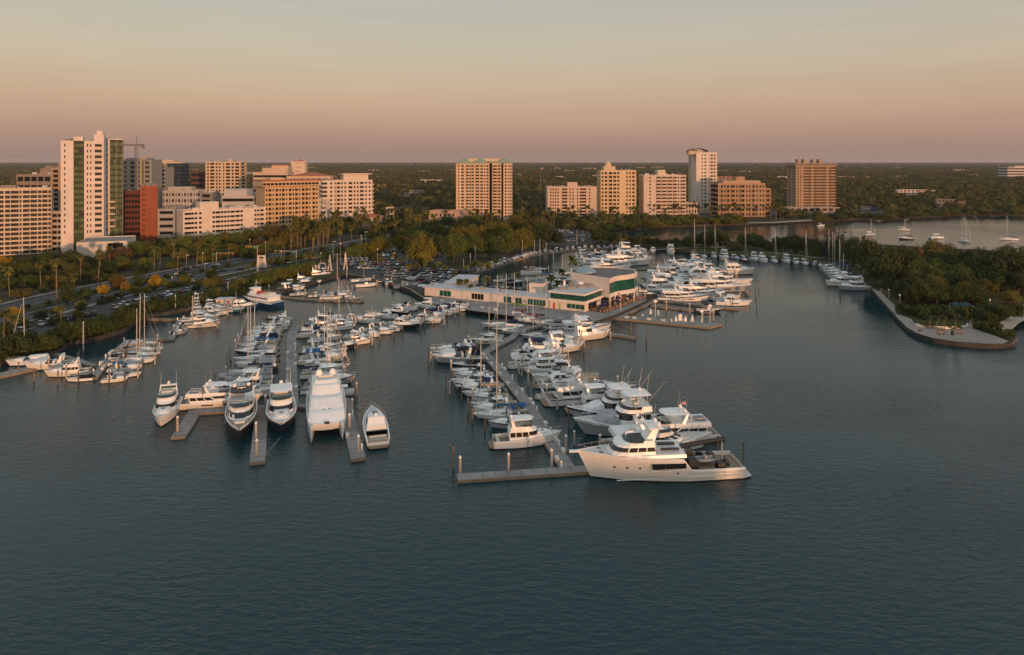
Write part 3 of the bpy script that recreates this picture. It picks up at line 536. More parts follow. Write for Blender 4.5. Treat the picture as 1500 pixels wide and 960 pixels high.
# ---- unseen apartment blocks added behind the camera, sized to shade the outer docks
poly('added_point', [(60, -330), (130, -205), (330, -105), (520, -160), (480, -420), (200, -460)], .9, mat('grass_ground', (.052, .050, .022)))  # land added out of view to carry the shading blocks
for i, (x, y, w, hgt) in enumerate([(150, -258, 45, 25), (192, -238, 46, 24), (236, -216, 46, 26), (276, -196, 43, 23)]):
    t = thing('shade_condominium', f'pale unseen block added to shade the outer docks, {nth(i)} from the south end', 'apartment building', (x, y, .9), R(26)); wl_, gl__, bl_ = M(), M(), M(); q = [(-w / 2, -9), (w / 2, -9), (w / 2, 9), (-w / 2, 9)]
    for k in range(4): facade(wl_, gl__, bl_, q[k], q[(k + 1) % 4], 0, hgt, 9, cols('w.4 o1 w.3 o1 w.4 o1 w.3'))
    wl_.obj('wall', wmat('shade_condo_wall', (.55, .5, .44)), t, weld=True); gl__.obj('window', [GLS['d']] * 4, t, kind='stuff'); r = M(); r.face([(a, b, hgt - .4) for a, b in q]); r.obj('roof', roofm, t)
# ---------------------------------------------------------------- trees and palms
leaf = mat('foliage', (1, 1, 1), .85, .38, .35, .15, use_obj=True, rand=.18, trans=.12)
bark = mat('bark', (.10, .075, .055), .95, .25, 1)
palmbark = mat('palm_bark', (.20, .145, .10), .95, .2, 1)
frond = mat('palm_frond', (1, 1, 1), .7, .25, 1.2, .25, use_obj=True, rand=.15, trans=.1)
deadf = mat('dry_frond', (.20, .13, .065), .9, .2, 2)
def crown_mesh(seed, n=1500, ls=.075, flat=.62, blobs=16, hole=.25, name='crown'):
    """unit crown: radius 1, base z 0; leaf clumps on the shells of many uneven blobs"""
    rn = random.Random(seed); B_ = []
    for i in range(blobs):
        a = rn.uniform(0, 6.283); r = .72 * rn.random() ** .6; z = .16 + rn.random() * .74 * (1 - r * .6)
        B_.append((r * math.cos(a), r * math.sin(a), z, rn.uniform(.2, .42)))
    v, f = [], []
    for k in range(n):
        bx, by, bz, br = rn.choice(B_)
        d = Vector((rn.gauss(0, 1), rn.gauss(0, 1), rn.gauss(.25, .9))).normalized()
        p = Vector((bx, by, bz)) + Vector((d.x, d.y, d.z * .75)) * br * rn.uniform(.72, 1.16)
        nn = (d + Vector((rn.gauss(0, .45), rn.gauss(0, .45), rn.gauss(.2, .45)))).normalized()
        a = nn.orthogonal().normalized(); b = nn.cross(a); th = rn.uniform(0, 6.28); a, b = a * math.cos(th) + b * math.sin(th), b * math.cos(th) - a * math.sin(th)
        s = ls * rn.uniform(.6, 1.35); s2 = s * rn.uniform(.55, .9)
        i = len(v); v += [p - a * s, p - b * s2 + nn * s * .2, p + a * s, p + b * s2 + nn * s * .2]; f.append((i, i + 1, i + 2, i + 3))
    v = [(p.x, p.y, max(.02, p.z * flat / .62)) for p in v]
    me = bpy.data.meshes.new(name); me.from_pydata(v, [], f); me.materials.append(leaf); return me
CROWNS = [crown_mesh(s, n, ls, fl, bl) for s, n, ls, fl, bl in ((1, 5200, .043, .62, 20), (2, 4800, .044, .72, 16), (3, 5200, .042, .55, 22), (4, 4400, .047, .9, 14), (5, 5600, .041, .66, 26))]
SPARSE = [crown_mesh(s, 2200, .038, .8, 15) for s in (8, 9)]
BUSH = [crown_mesh(s, 2200, .058, .75, 13) for s in (11, 12, 13)]
def trunk_mesh(seed):
    rn = random.Random(seed); m = M(); m.tube((0, 0, -.05), (.02, 0, .45), .055, .04, 7)
    for i in range(6):
        a = i * 1.05 + rn.uniform(-.3, .3); r = rn.uniform(.35, .6); q = Vector((r * .5 * math.cos(a), r * .5 * math.sin(a), .62)); m.tube((.02, 0, .38), q, .032, .02, 5); m.tube(q, (r * math.cos(a), r * math.sin(a), .85), .02, .008, 4)
    return m.mesh('trunk', [bark])
TRUNKS = [trunk_mesh(i) for i in range(3)]
def tree_at(name, label, cat, p, w, h, col, crowns, group, trunk=True, cz=.22):
    t = thing(name, label, cat, (p[0], p[1], LZ), random.uniform(0, 6.28), group)
    me = random.choice(crowns); c = link('crown', me, t, (0, 0, h * cz), color=col)
    zt = max(v.co.z for v in me.vertices) if False else .95
    c.scale = (w / 2, w / 2 * random.uniform(.88, 1.1), h * (1 - cz) / ZT[me.name])
    if trunk: k = link('trunk', random.choice(TRUNKS), t); k.scale = (h * .9, h * .9, h)
    return t
ZT = {m_.name: max(v.co.z for v in m_.vertices) for m_ in CROWNS + SPARSE + BUSH}
def frond_palm(seed, n=26, L=1., droop=1., fan=False):
    rn = random.Random(seed); m = M()
    for i in range(n):
        a = rn.uniform(0, 6.283); e = rn.uniform(-.7, 1.25); l = L * rn.uniform(.8, 1.1); pts = []
        for k in range(5):
            s = k / 4; el = e - droop * s * s * 1.2; pts.append((l * s * math.cos(e - droop * s * .5), math.sin(e) * l * s - droop * .45 * l * s * s))
        ca, sa = math.cos(a), math.sin(a)
        for k in range(4):
            w0 = .16 * l * math.sin(math.pi * (.12 + .83 * k / 4)); w1 = .16 * l * math.sin(math.pi * (.12 + .83 * (k + 1) / 4)) * (0.25 if k == 3 else 1)
            if fan: w0, w1 = (.05, .22, .34, .24)[k] * l * .8, (.22, .34, .24, .02)[k] * l * .8
            (x0, z0), (x1, z1) = pts[k], pts[k + 1]
            for s in (1, -1):
                m.face([(x0 * ca, x0 * sa, z0), (x1 * ca, x1 * sa, z1), (x1 * ca - s * sa * w1, x1 * sa + s * ca * w1, z1 - w1 * .55), (x0 * ca - s * sa * w0, x0 * sa + s * ca * w0, z0 - w0 * .55)])
    return m.mesh('fronds', [frond])
PALMS = [frond_palm(i, 30, 1., .9) for i in range(3)]
FANS = [frond_palm(i + 20, 34, 1., .75, True) for i in range(3)]
def palm_trunk(seed):
    rn = random.Random(seed); m = M(); p = Vector((0, 0, -.03)); dx = rn.uniform(-.03, .03)
    for k in range(4): q = Vector((dx * (k + 1) ** 1.3 * .35, 0, (k + 1) / 4)); m.tube(p, q, .021 - .0025 * k, .021 - .0025 * (k + 1), 6, cap=k in (0, 3)); p = q
    return m.mesh('trunk', [palmbark]), p
PTR = [palm_trunk(i) for i in range(3)]
sk = M(); sk.lathe([(.05, -.55), (.2, -.5), (.24, -.25), (.12, 0)], n=8); SKIRT = sk.mesh('dry_skirt', [deadf])
def palm_at(label, p, h, r, col, group, fan=False, skirt=False, name='palm_tree'):
    t = thing(name, label, 'palm tree', (p[0], p[1], LZ), random.uniform(0, 6.28), group)
    tm, tip = random.choice(PTR); k = link('trunk', tm, t); k.scale = (max(9, h) * .9,) * 2 + (h,)
    c = link('fronds', random.choice(FANS if fan else PALMS), t, (tip.x * max(9, h) * .9, 0, h), color=col); c.scale = (r, r, r)
    if skirt: s = link('dry_skirt', SKIRT, t, (tip.x * max(9, h) * .9, 0, h)); s.scale = (r,) * 3
    return t
OL, GR, DG, YE, BR, OD = (.15, .130, .020), (.095, .122, .024), (.052, .072, .020), (.36, .225, .025), (.135, .085, .035), (.118, .108, .024)
def jc(c, j=.14): k = 1 + random.uniform(-j, j); return tuple(x * k * (1 + random.uniform(-.06, .06)) for x in c)
def cluster(where, name, adj, ent, crowns=None, group=None, trunk=True, cz=.09, cat='tree'):
    """ent: (base x px, base y px, crown width px, height px, colour); labelled left to right"""
    ent = sorted(ent, key=lambda e: e[0])
    for i, e in enumerate(ent):
        x, y, w, h, c = e; p = G(x, y, LZ); s = (y - HY) / (EYE - LZ)
        tree_at(name, f'{adj[c] if isinstance(adj, dict) else adj}, {nth(i)} from the left {where}', cat, p, w / s, h / s, jc(c), crowns or CROWNS, group or f'{cat}s {where}', trunk, cz)
ADJ = {OL: 'olive spreading tree', GR: 'green rounded tree', DG: 'dark dense tree', YE: 'small golden-yellow tree', BR: 'reddish brown tree', OD: 'dull olive tree'}
cluster('between car park and basin', 'shade_tree', ADJ, [(616, 386, 50, 48, OL), (664, 386, 44, 44, GR), (693, 380, 36, 38, GR), (718, 378, 36, 36, DG), (743, 372, 38, 34, GR), (768, 368, 38, 36, OL), (795, 363, 40, 38, DG), (812, 360, 26, 24, DG), (640, 376, 34, 34, OD), (672, 366, 48, 36, OL), (700, 362, 42, 34, OL), (727, 358, 50, 34, OL), (757, 354, 44, 38, OL), (776, 350, 38, 34, OD), (584, 368, 32, 26, OL), (556, 371, 34, 26, OL), (523, 378, 36, 22, GR), (540, 374, 26, 20, OL), (690, 352, 34, 24, DG), (650, 356, 32, 24, DG), (628, 360, 26, 20, OD)])
cluster('before the white apartments', 'street_tree', ADJ, [(196, 378, 34, 26, GR), (214, 375, 30, 24, GR), (232, 372, 30, 24, DG), (250, 374, 34, 28, GR), (270, 371, 34, 28, GR), (290, 372, 32, 26, OD), (310, 369, 34, 28, GR), (330, 366, 34, 27, OD), (350, 365, 32, 26, GR), (370, 361, 34, 28, GR), (392, 358, 34, 30, OD), (410, 358, 30, 30, BR), (262, 382, 28, 20, OD), (300, 380, 28, 18, GR), (342, 376, 28, 20, OD), (380, 370, 30, 22, BR), (225, 383, 26, 16, GR), (404, 368, 28, 22, OD), (425, 362, 30, 34, OL), (440, 358, 34, 40, OL), (455, 352, 30, 34, GR), (470, 350, 24, 26, GR)])
cluster('below the left apartment block', 'street_tree', ADJ, [(6, 398, 26, 24, YE), (28, 404, 30, 26, DG), (50, 402, 36, 28, DG), (76, 402, 44, 36, DG), (100, 398, 40, 34, DG), (120, 394, 26, 22, DG), (148, 390, 28, 20, OD), (172, 388, 44, 28, BR), (156, 402, 34, 20, DG), (136, 412, 30, 20, DG), (112, 412, 30, 20, OD), (66, 420, 40, 18, DG), (186, 396, 26, 18, OD), (10, 424, 30, 22, DG), (36, 420, 28, 18, DG), (90, 422, 30, 18, OD)])
cluster('along the left car park', 'small_tree', ADJ, [(22, 472, 30, 24, YE), (8, 492, 26, 22, DG), (60, 470, 26, 18, DG), (98, 446, 34, 30, DG), (126, 440, 28, 20, DG), (118, 452, 18, 12, YE), (151, 434, 17, 19, YE), (183, 430, 21, 20, YE), (172, 424, 24, 24, BR), (202, 424, 30, 22, DG), (228, 424, 21, 24, YE), (307, 430, 28, 24, OL), (322, 424, 24, 22, OD), (292, 425, 20, 18, DG), (250, 419, 18, 8, OD), (266, 417, 14, 8, OD), (84, 476, 26, 14, DG), (112, 468, 24, 14, OD), (40, 484, 24, 14, DG)], SPARSE + CROWNS[:2])
cluster('among the island lawn trees', 'island_tree', ADJ, [(1009, 362, 26, 18, DG), (1028, 362, 30, 22, DG), (1047, 364, 52, 30, DG), (990, 362, 20, 14, DG), (977, 361, 18, 11, DG), (962, 361, 20, 14, DG), (1095, 366, 42, 26, DG), (1114, 366, 28, 22, DG), (1143, 368, 26, 22, DG), (1166, 372, 38, 30, DG), (1192, 374, 32, 26, DG), (1212, 380, 30, 30, DG), (1230, 384, 34, 38, DG), (1250, 390, 40, 44, DG), (1268, 386, 34, 40, BR), (1182, 366, 24, 20, OD), (930, 362, 26, 18, DG), (914, 360, 26, 18, OD), (948, 360, 22, 14, DG), (880, 356, 34, 22, DG), (896, 357, 24, 16, DG), (1075, 366, 26, 14, OD), (1128, 368, 20, 12, OD)])
cluster('in the dark grove on the island', 'banyan_tree', ADJ, [(1302, 420, 70, 60, DG), (1280, 404, 50, 54, DG), (1320, 420, 60, 60, DG), (1333, 400, 52, 42, BR), (1367, 396, 58, 46, OD), (1390, 390, 44, 34, OD), (1415, 396, 34, 26, DG), (1440, 404, 50, 42, DG), (1460, 424, 80, 62, DG), (1490, 428, 64, 60, DG), (1484, 398, 50, 40, DG), (1510, 412, 60, 50, DG), (1345, 446, 50, 36, DG), (1372, 444, 44, 30, DG), (1400, 446, 44, 28, DG), (1430, 446, 44, 32, DG), (1336, 446, 36, 28, DG), (1425, 424, 36, 22, OL), (1352, 412, 26, 20, OL), (1478, 446, 34, 22, OD), (1318, 436, 26, 20, DG)], CROWNS)
cluster('at the tip of the island', 'sea_grape_bush', ADJ, [(1328, 460, 34, 16, DG), (1352, 465, 40, 20, DG), (1376, 464, 36, 18, DG), (1398, 466, 34, 16, DG), (1442, 474, 40, 22, DG), (1466, 468, 44, 26, DG), (1488, 462, 30, 18, DG), (1452, 486, 36, 16, DG), (1474, 493, 34, 11, DG), (1432, 482, 20, 12, OD), (1440, 464, 40, 24, DG), (1415, 462, 30, 14, OD), (1362, 479, 28, 7, OD), (1395, 481, 26, 6, OD)], BUSH, cat='bush', trunk=False, cz=.0)
und = []
for i in range(46): und.append((random.uniform(478, 640), random.uniform(330, 353), random.uniform(16, 28), random.uniform(10, 17), random.choice([GR, OD, OL, DG])))
cluster('in the boulevard greenery', 'understorey_tree', ADJ, und)
und = [(random.uniform(640, 905), random.uniform(322, 340), random.uniform(16, 28), random.uniform(10, 16), random.choice([GR, OD, OL, DG])) for i in range(60)]
cluster('in the green belt before the towers', 'understorey_tree', ADJ, [e for e in und if not (700 < e[0] < 780 and e[1] > 334)])
und = [(random.uniform(-5, 235), random.uniform(386, 420), random.uniform(20, 34), random.uniform(14, 22), random.choice([DG, OD, DG, GR])) for i in range(44)]
cluster('in the dark green belt left of the road', 'understorey_tree', ADJ, [e for e in und if e[1] < 452 - (e[0]) * .2 - 14])
und = [(random.uniform(230, 420), random.uniform(372, 386) - max(0, (random.random() * 8)), random.uniform(16, 28), random.uniform(12, 18), random.choice([GR, OD, DG])) for i in range(30)]
cluster('above the crossing', 'understorey_tree', ADJ, [e for e in und if e[1] < 396 - (e[0] - 230) * .12])
isl = [(random.uniform(1312, 1500), random.uniform(398, 440), random.uniform(34, 52), random.uniform(26, 38), random.choice([DG, DG, OD, GR])) for i in range(40)]
cluster('on the island behind the promenade', 'island_tree', ADJ, [e for e in isl if e[0] - e[2] * .5 > 1292 + (e[1] - 425) * 1.0])
vg = []
for o_, n_ in ((-21.5, 34), (21, 40), (0, 30)):
    for i in range(n_):
        q = ROAD[min(len(ROAD) - 1, int((8 + i * 1.35) if n_ > 30 else 10 + i * 1.7))]; k = ROAD.index(q); d_ = (ROAD[min(k + 1, len(ROAD) - 1)] - ROAD[max(0, k - 1)]).normalized(); q = q + Vector((-d_.y, d_.x)) * (-o_ + random.uniform(-1, 1)) + d_ * random.uniform(-4, 4)
        y_ = HY + 58500 / q.y; x_ = CX + q.x * FOC / q.y
        if -20 < x_ < 650 and not (335 < x_ < 400): vg.append((x_, y_, random.uniform(10, 22) if o_ else random.uniform(7, 12), random.uniform(8, 17) if o_ else random.uniform(5, 9), random.choice([GR, OD, DG, OL])))
cluster('on the boulevard verges', 'verge_tree', ADJ, vg)
cluster('among the parked cars', 'car_park_tree', ADJ, [(random.uniform(500, 640), random.uniform(372, 404), random.uniform(9, 16), random.uniform(7, 12), random.choice([OL, OD])) for i in range(18)])
# mangrove edge and hedges: one bush after the other
def bushes(where, cl, n, w, h, c, nm='mangrove_bush', jit=4):
    e = []
    for i in range(n):
        f = (i + .5) / n * (len(cl) - 1); a = min(int(f), len(cl) - 2); t = f - a
        e.append((cl[a][0] * (1 - t) + cl[a + 1][0] * t + random.uniform(-jit, jit), cl[a][1] * (1 - t) + cl[a + 1][1] * t + random.uniform(-jit, jit) * .5, w * random.uniform(.8, 1.25), h * random.uniform(.75, 1.25), random.choice(c)))
    cluster(where, nm, {k: v.replace('tree', 'bush') for k, v in ADJ.items()}, e, BUSH, cat='bush', trunk=False, cz=0)
bushes('along the left mangrove edge', [(-5, 531), (22, 516), (60, 515), (84, 508), (102, 498), (135, 492), (183, 478), (208, 464)], 22, 36, 26, [DG])  # dark green only: the shade on this bank is put into the leaves
bushes('on the bank by the charter row', [(212, 460), (240, 452), (272, 446), (318, 438), (385, 434)], 14, 24, 17, [DG, DG, GR])
bushes('in the hedge by the lifts', [(332, 434), (372, 421), (400, 412), (430, 404), (462, 397)], 18, 26, 17, [GR, OD, GR], 'hedge_bush')
bushes('on the left bank below the path', [(30, 508), (70, 506), (120, 490), (160, 478), (200, 466)], 12, 28, 18, [DG])
bushes('along the channel bank', [(895, 340), (930, 334), (970, 331), (1020, 329), (1060, 328), (1092, 326)], 20, 26, 11, [OD, OL, GR])
bushes('along the far right shore', [(1192, 323), (1245, 320.2), (1300, 319), (1345, 317), (1400, 313.8), (1500, 313.6)], 44, 20, 8, [OD, GR, DG])
# palms
def palms(where, ent, fan=True, skirt=False, c=OL, name='palm_tree', adj='palm'):
    ent = sorted(ent, key=lambda e: e[0])
    for i, e in enumerate(ent):
        x, y, h = e[:3]; p = G(x, y, LZ); s = (y - HY) / (EYE - LZ); r = (e[3] if len(e) > 3 else 5) / s
        palm_at(f'{adj}, {nth(i)} from the left {where}', p, h / s, max(1.5, r), jc(c), 'palms ' + where, fan, skirt, name)
palms('beside the left boulevard', [(14, 436, 40, 9), (118, 418, 42, 7), (144, 416, 40, 7), (83, 446, 62, 10), (60, 425, 38, 8), (108, 442, 36, 8), (226, 400, 36, 6), (234, 398, 30, 6), (254, 388, 34, 6), (260, 404, 30, 6), (288, 396, 36, 6), (311, 392, 30, 6), (334, 384, 24, 6), (5, 498, 40, 10), (24, 500, 34, 10), (90, 482, 30, 9), (160, 398, 34, 7), (147, 405, 36, 7)], True, False, OD, adj='tall thin palm')
pl = []
for i in range(30): pl.append((random.uniform(424, 482), random.uniform(352, 372), random.uniform(24, 38), random.uniform(4.5, 6.5)))
palms('in the grove before the tan hotel', pl, True, True, OL, adj='slender palm')
pl = [(479, 366, 36, 5), (497, 372, 32, 5), (515, 362, 30, 5), (540, 352, 26, 5), (549, 354, 28, 5), (566, 345, 24, 5), (580, 350, 26, 5)]
for i in range(44): x = random.uniform(482, 640); pl.append((x, random.uniform(330, 356 - (x - 482) * .1), random.uniform(17, 28), random.uniform(4, 5.5)))
palms('on the boulevard before the chapel', pl, True, True, OL, adj='brown-skirted palm')
palms('in the car park island', [(600 + i * 13 + random.uniform(-3, 3), 399 + random.uniform(-4, 6) + (i % 2) * 5, random.uniform(10, 16), 5.5) for i in range(11)] + [(712, 432, 24, 7), (676, 434, 22, 6), (671, 432, 20, 6), (684, 436, 24, 6), (696, 400, 15, 6), (706, 404, 16, 6), (717, 402, 15, 6), (690, 434, 14, 6), (725, 394, 12, 5), (586, 392, 12, 5), (560, 389, 10, 5), (530, 394, 10, 5)], True, False, OL, adj='round-headed palm')
palms('beside the clubhouse roof', [(838, 418, 38, 13), (822, 424, 26, 9), (856, 410, 18, 9), (806, 430, 24, 9), (760, 420, 18, 7), (816, 432, 18, 8)], False, False, GR, adj='feathery palm')
pl = [(random.uniform(640, 800), random.uniform(322, 334), random.uniform(14, 22), 4) for i in range(34)]
palms('before the green-roofed tower', pl, True, True, OL, adj='small palm')
pl = [(random.uniform(800, 948), random.uniform(318, 338), random.uniform(14, 22), 4) for i in range(36)]
palms('before the crowned cream tower', pl, True, True, OL, adj='small palm')
pl = [(random.uniform(948, 1150), random.uniform(314, 322), random.uniform(13, 20), 3.6) for i in range(64)]
palms('on the far bank before the towers', pl, True, True, OL, adj='far palm')
pl = [(random.uniform(1150, 1500), random.uniform(305, 310), random.uniform(8, 13), 3) for i in range(22)]
palms('on the far right shore', pl, True, True, OD, adj='far palm')
palms('on the island lawns', [(938, 362, 16, 6), (945, 361, 17, 6), (1352, 426, 22, 5), (1371, 424, 20, 5), (1386, 424, 20, 5), (1363, 482, 18, 5), (1373, 491, 24, 5), (1384, 488, 22, 5), (1399, 490, 26, 6), (1319, 438, 20, 6), (1330, 438, 18, 6), (1462, 436, 26, 6), (1265, 362, 14, 4), (1408, 448, 16, 5), (1172, 368, 14, 4)], True, False, DG, adj='slim island palm')
palms('around the white pylons', [(396, 392, 10, 6), (413, 393, 12, 6), (430, 391, 11, 5), (372, 397, 12, 6), (363, 404, 14, 6), (459, 388, 14, 6), (448, 386, 12, 5), (470, 390, 12, 5)], True, False, OD, adj='short shrubby palm')
# Norfolk pines
def pine_mesh(seed):
    rn = random.Random(seed); v, f = [], []
    for k in range(16):
        z = .2 + .8 * k / 16; r = .2 * (1 - k / 17) ** .8 + .015
        for j in range(9):
            a = rn.uniform(0, 6.28); p = Vector((math.cos(a), math.sin(a), .12)); s = Vector((-math.sin(a), math.cos(a), 0)); c = Vector((0, 0, z + rn.uniform(-.012, .012))); q = c + p * r * rn.uniform(.7, 1.1)
            i = len(v); v += [c, c + (q - c) * .5 + s * r * .18, q, c + (q - c) * .5 - s * r * .18]; f.append((i, i + 1, i + 2, i + 3))
    me = bpy.data.meshes.new('crown'); me.from_pydata([tuple(p) for p in v], [], f); me.materials.append(leaf); return me
PINES = [pine_mesh(i) for i in range(2)]; pt = M(); pt.tube((0, 0, -.02), (0, 0, .98), .016, .004, 6); PT = pt.mesh('trunk', [bark])
for i, (x, y, h) in enumerate([(1196, 366, 42), (1212, 374, 62), (1221, 374, 48), (1229, 374, 58), (1236, 376, 58), (1166, 360, 16), (1246, 378, 44)]):
    p = G(x, y, LZ); s = (y - HY) / 58.5; t = thing('norfolk_pine', f'tall layered Norfolk pine, {nth(i)} of the island pines from the left' if i < 5 else f'layered pine on the island, {nth(i)} of the pines listed', 'pine tree', (p.x, p.y, LZ), 0, 'Norfolk pines on the island')
    for nm, me, c in (('crown', PINES[i % 2], DG), ('trunk', PT, None)): o = link(nm, me, t, color=c); o.scale = (h / s,) * 3
# ---- the woods beyond: masses nobody could count
def far_crown(seed, n, name, spread=1.):
    rn = random.Random(seed); v, f = [], []
    for k in range(n):
        d = Vector((rn.gauss(0, 1), rn.gauss(0, 1), abs(rn.gauss(.3, .8)))).normalized(); p = Vector((d.x * spread, d.y * spread, d.z * .8)) * rn.uniform(.75, 1.1)
        nn = (d + Vector((rn.gauss(0, .4), rn.gauss(0, .4), rn.gauss(.2, .4)))).normalized(); a = nn.orthogonal().normalized(); b = nn.cross(a); s = rn.uniform(.16, .34)
        i = len(v); v += [p - a * s, p - b * s * .8, p + a * s, p + b * s * .8]; f.append((i, i + 1, i + 2, i + 3))
    me = bpy.data.meshes.new(name); me.from_pydata([tuple(p) for p in v], [], f); me.materials.append(mat('far_foliage', (.085, .080, .026), .95, .2, .5, .1, rand=.28, mix2=(.10, .082, .03))); return me
def bank(px):
    B_ = [(-300, 330), (480, 322), (640, 328), (700, 332), (790, 334), (880, 340), (915, 335), (960, 328), (1095, 324), (1190, 320), (1300, 316), (1400, 311), (1500, 310.5), (1900, 308)]
    for a, b in zip(B_, B_[1:]):
        if a[0] <= px <= b[0]: return a[1] + (b[1] - a[1]) * (px - a[0]) / (b[0] - a[0])
    return 308
def scatter(name, pts, proto):
    me = bpy.data.meshes.new(name); me.from_pydata([p[:3] for p in pts], [], [])
    at = me.attributes.new('sc', 'FLOAT_VECTOR', 'POINT'); at.data.foreach_set('vector', [c for p in pts for c in (p[3], p[3], p[4])])
    o = link(name, me, kind='stuff')
    g = bpy.data.node_groups.new(name, 'GeometryNodeTree'); g.interface.new_socket('Geometry', in_out='INPUT', socket_type='NodeSocketGeometry'); g.interface.new_socket('Geometry', in_out='OUTPUT', socket_type='NodeSocketGeometry')
    N = g.nodes; gi, go = N.new('NodeGroupInput'), N.new('NodeGroupOutput'); ip = N.new('GeometryNodeInstanceOnPoints'); oi = N.new('GeometryNodeObjectInfo'); oi.inputs['Object'].default_value = proto; oi.inputs['As Instance'].default_value = True
    na = N.new('GeometryNodeInputNamedAttribute'); na.data_type = 'FLOAT_VECTOR'; na.inputs['Name'].default_value = 'sc'
    rv = N.new('FunctionNodeRandomValue'); rv.data_type = 'FLOAT_VECTOR'; rv.inputs[1].default_value = (0, 0, 6.283)
    g.links.new(gi.outputs[0], ip.inputs['Points']); g.links.new(oi.outputs['Geometry'], ip.inputs['Instance']); g.links.new(na.outputs[0], ip.inputs['Scale']); g.links.new(rv.outputs[0], ip.inputs['Rotation']); g.links.new(ip.outputs[0], go.inputs[0])
    md = o.modifiers.new('scatter', 'NODES'); md.node_group = g; return o
rn = random.Random(5); near, mid, far = [], [], []
def clear(x, y, pad=0):
    for fx, fy, fr in FOOT:
        if abs(x - fx) < fr + pad and abs(y - fy) < fr + pad + 2: return False
        if fy > y and fy - y < fr + 14 + pad and abs(x - fx * y / fy) < fr * .8 and rn.random() < .75: return False
    return True
def roadclear(x, y): return all((p.x - x) ** 2 + (p.y - y) ** 2 > 640 for p in ROAD)
c0 = 0
while c0 < 5200:
    Y = 560 + 1000 * rn.random() ** 1.2; px = rn.uniform(-30, 1530); X = (px - CX) * Y / FOC; py = HY + 58500 / Y; c0 += 1
    if py > bank(px) or not clear(X, Y) or not roadclear(X, Y): continue
    r = rn.uniform(3.2, 6.8); near.append((X, Y, LZ, r, r * rn.uniform(1.0, 1.7)))
for i in range(15000):
    Y = 1500 + 2700 * rn.random(); px = rn.uniform(-40, 1540); X = (px - CX) * Y / FOC
    if not clear(X, Y, -4): continue
    r = rn.uniform(6, 11); mid.append((X, Y, LZ, r, rn.uniform(7, 13)))
for i in range(15000):
    Y = 4000 + 10500 * rn.random(); px = rn.uniform(-50, 1550); X = (px - CX) * Y / FOC
    r = rn.uniform(14, 30); far.append((X, Y, LZ, r, rn.uniform(9, 17)))
for nm, pts, me in (('woodland', near, far_crown(1, 330, 'clump')), ('distant_woodland', mid, far_crown(2, 130, 'clump')), ('horizon_woodland', far, far_crown(3, 110, 'clump', 1.2))):
    o = bpy.data.objects.new('tree_clump', me)
    scatter(nm, pts, o)
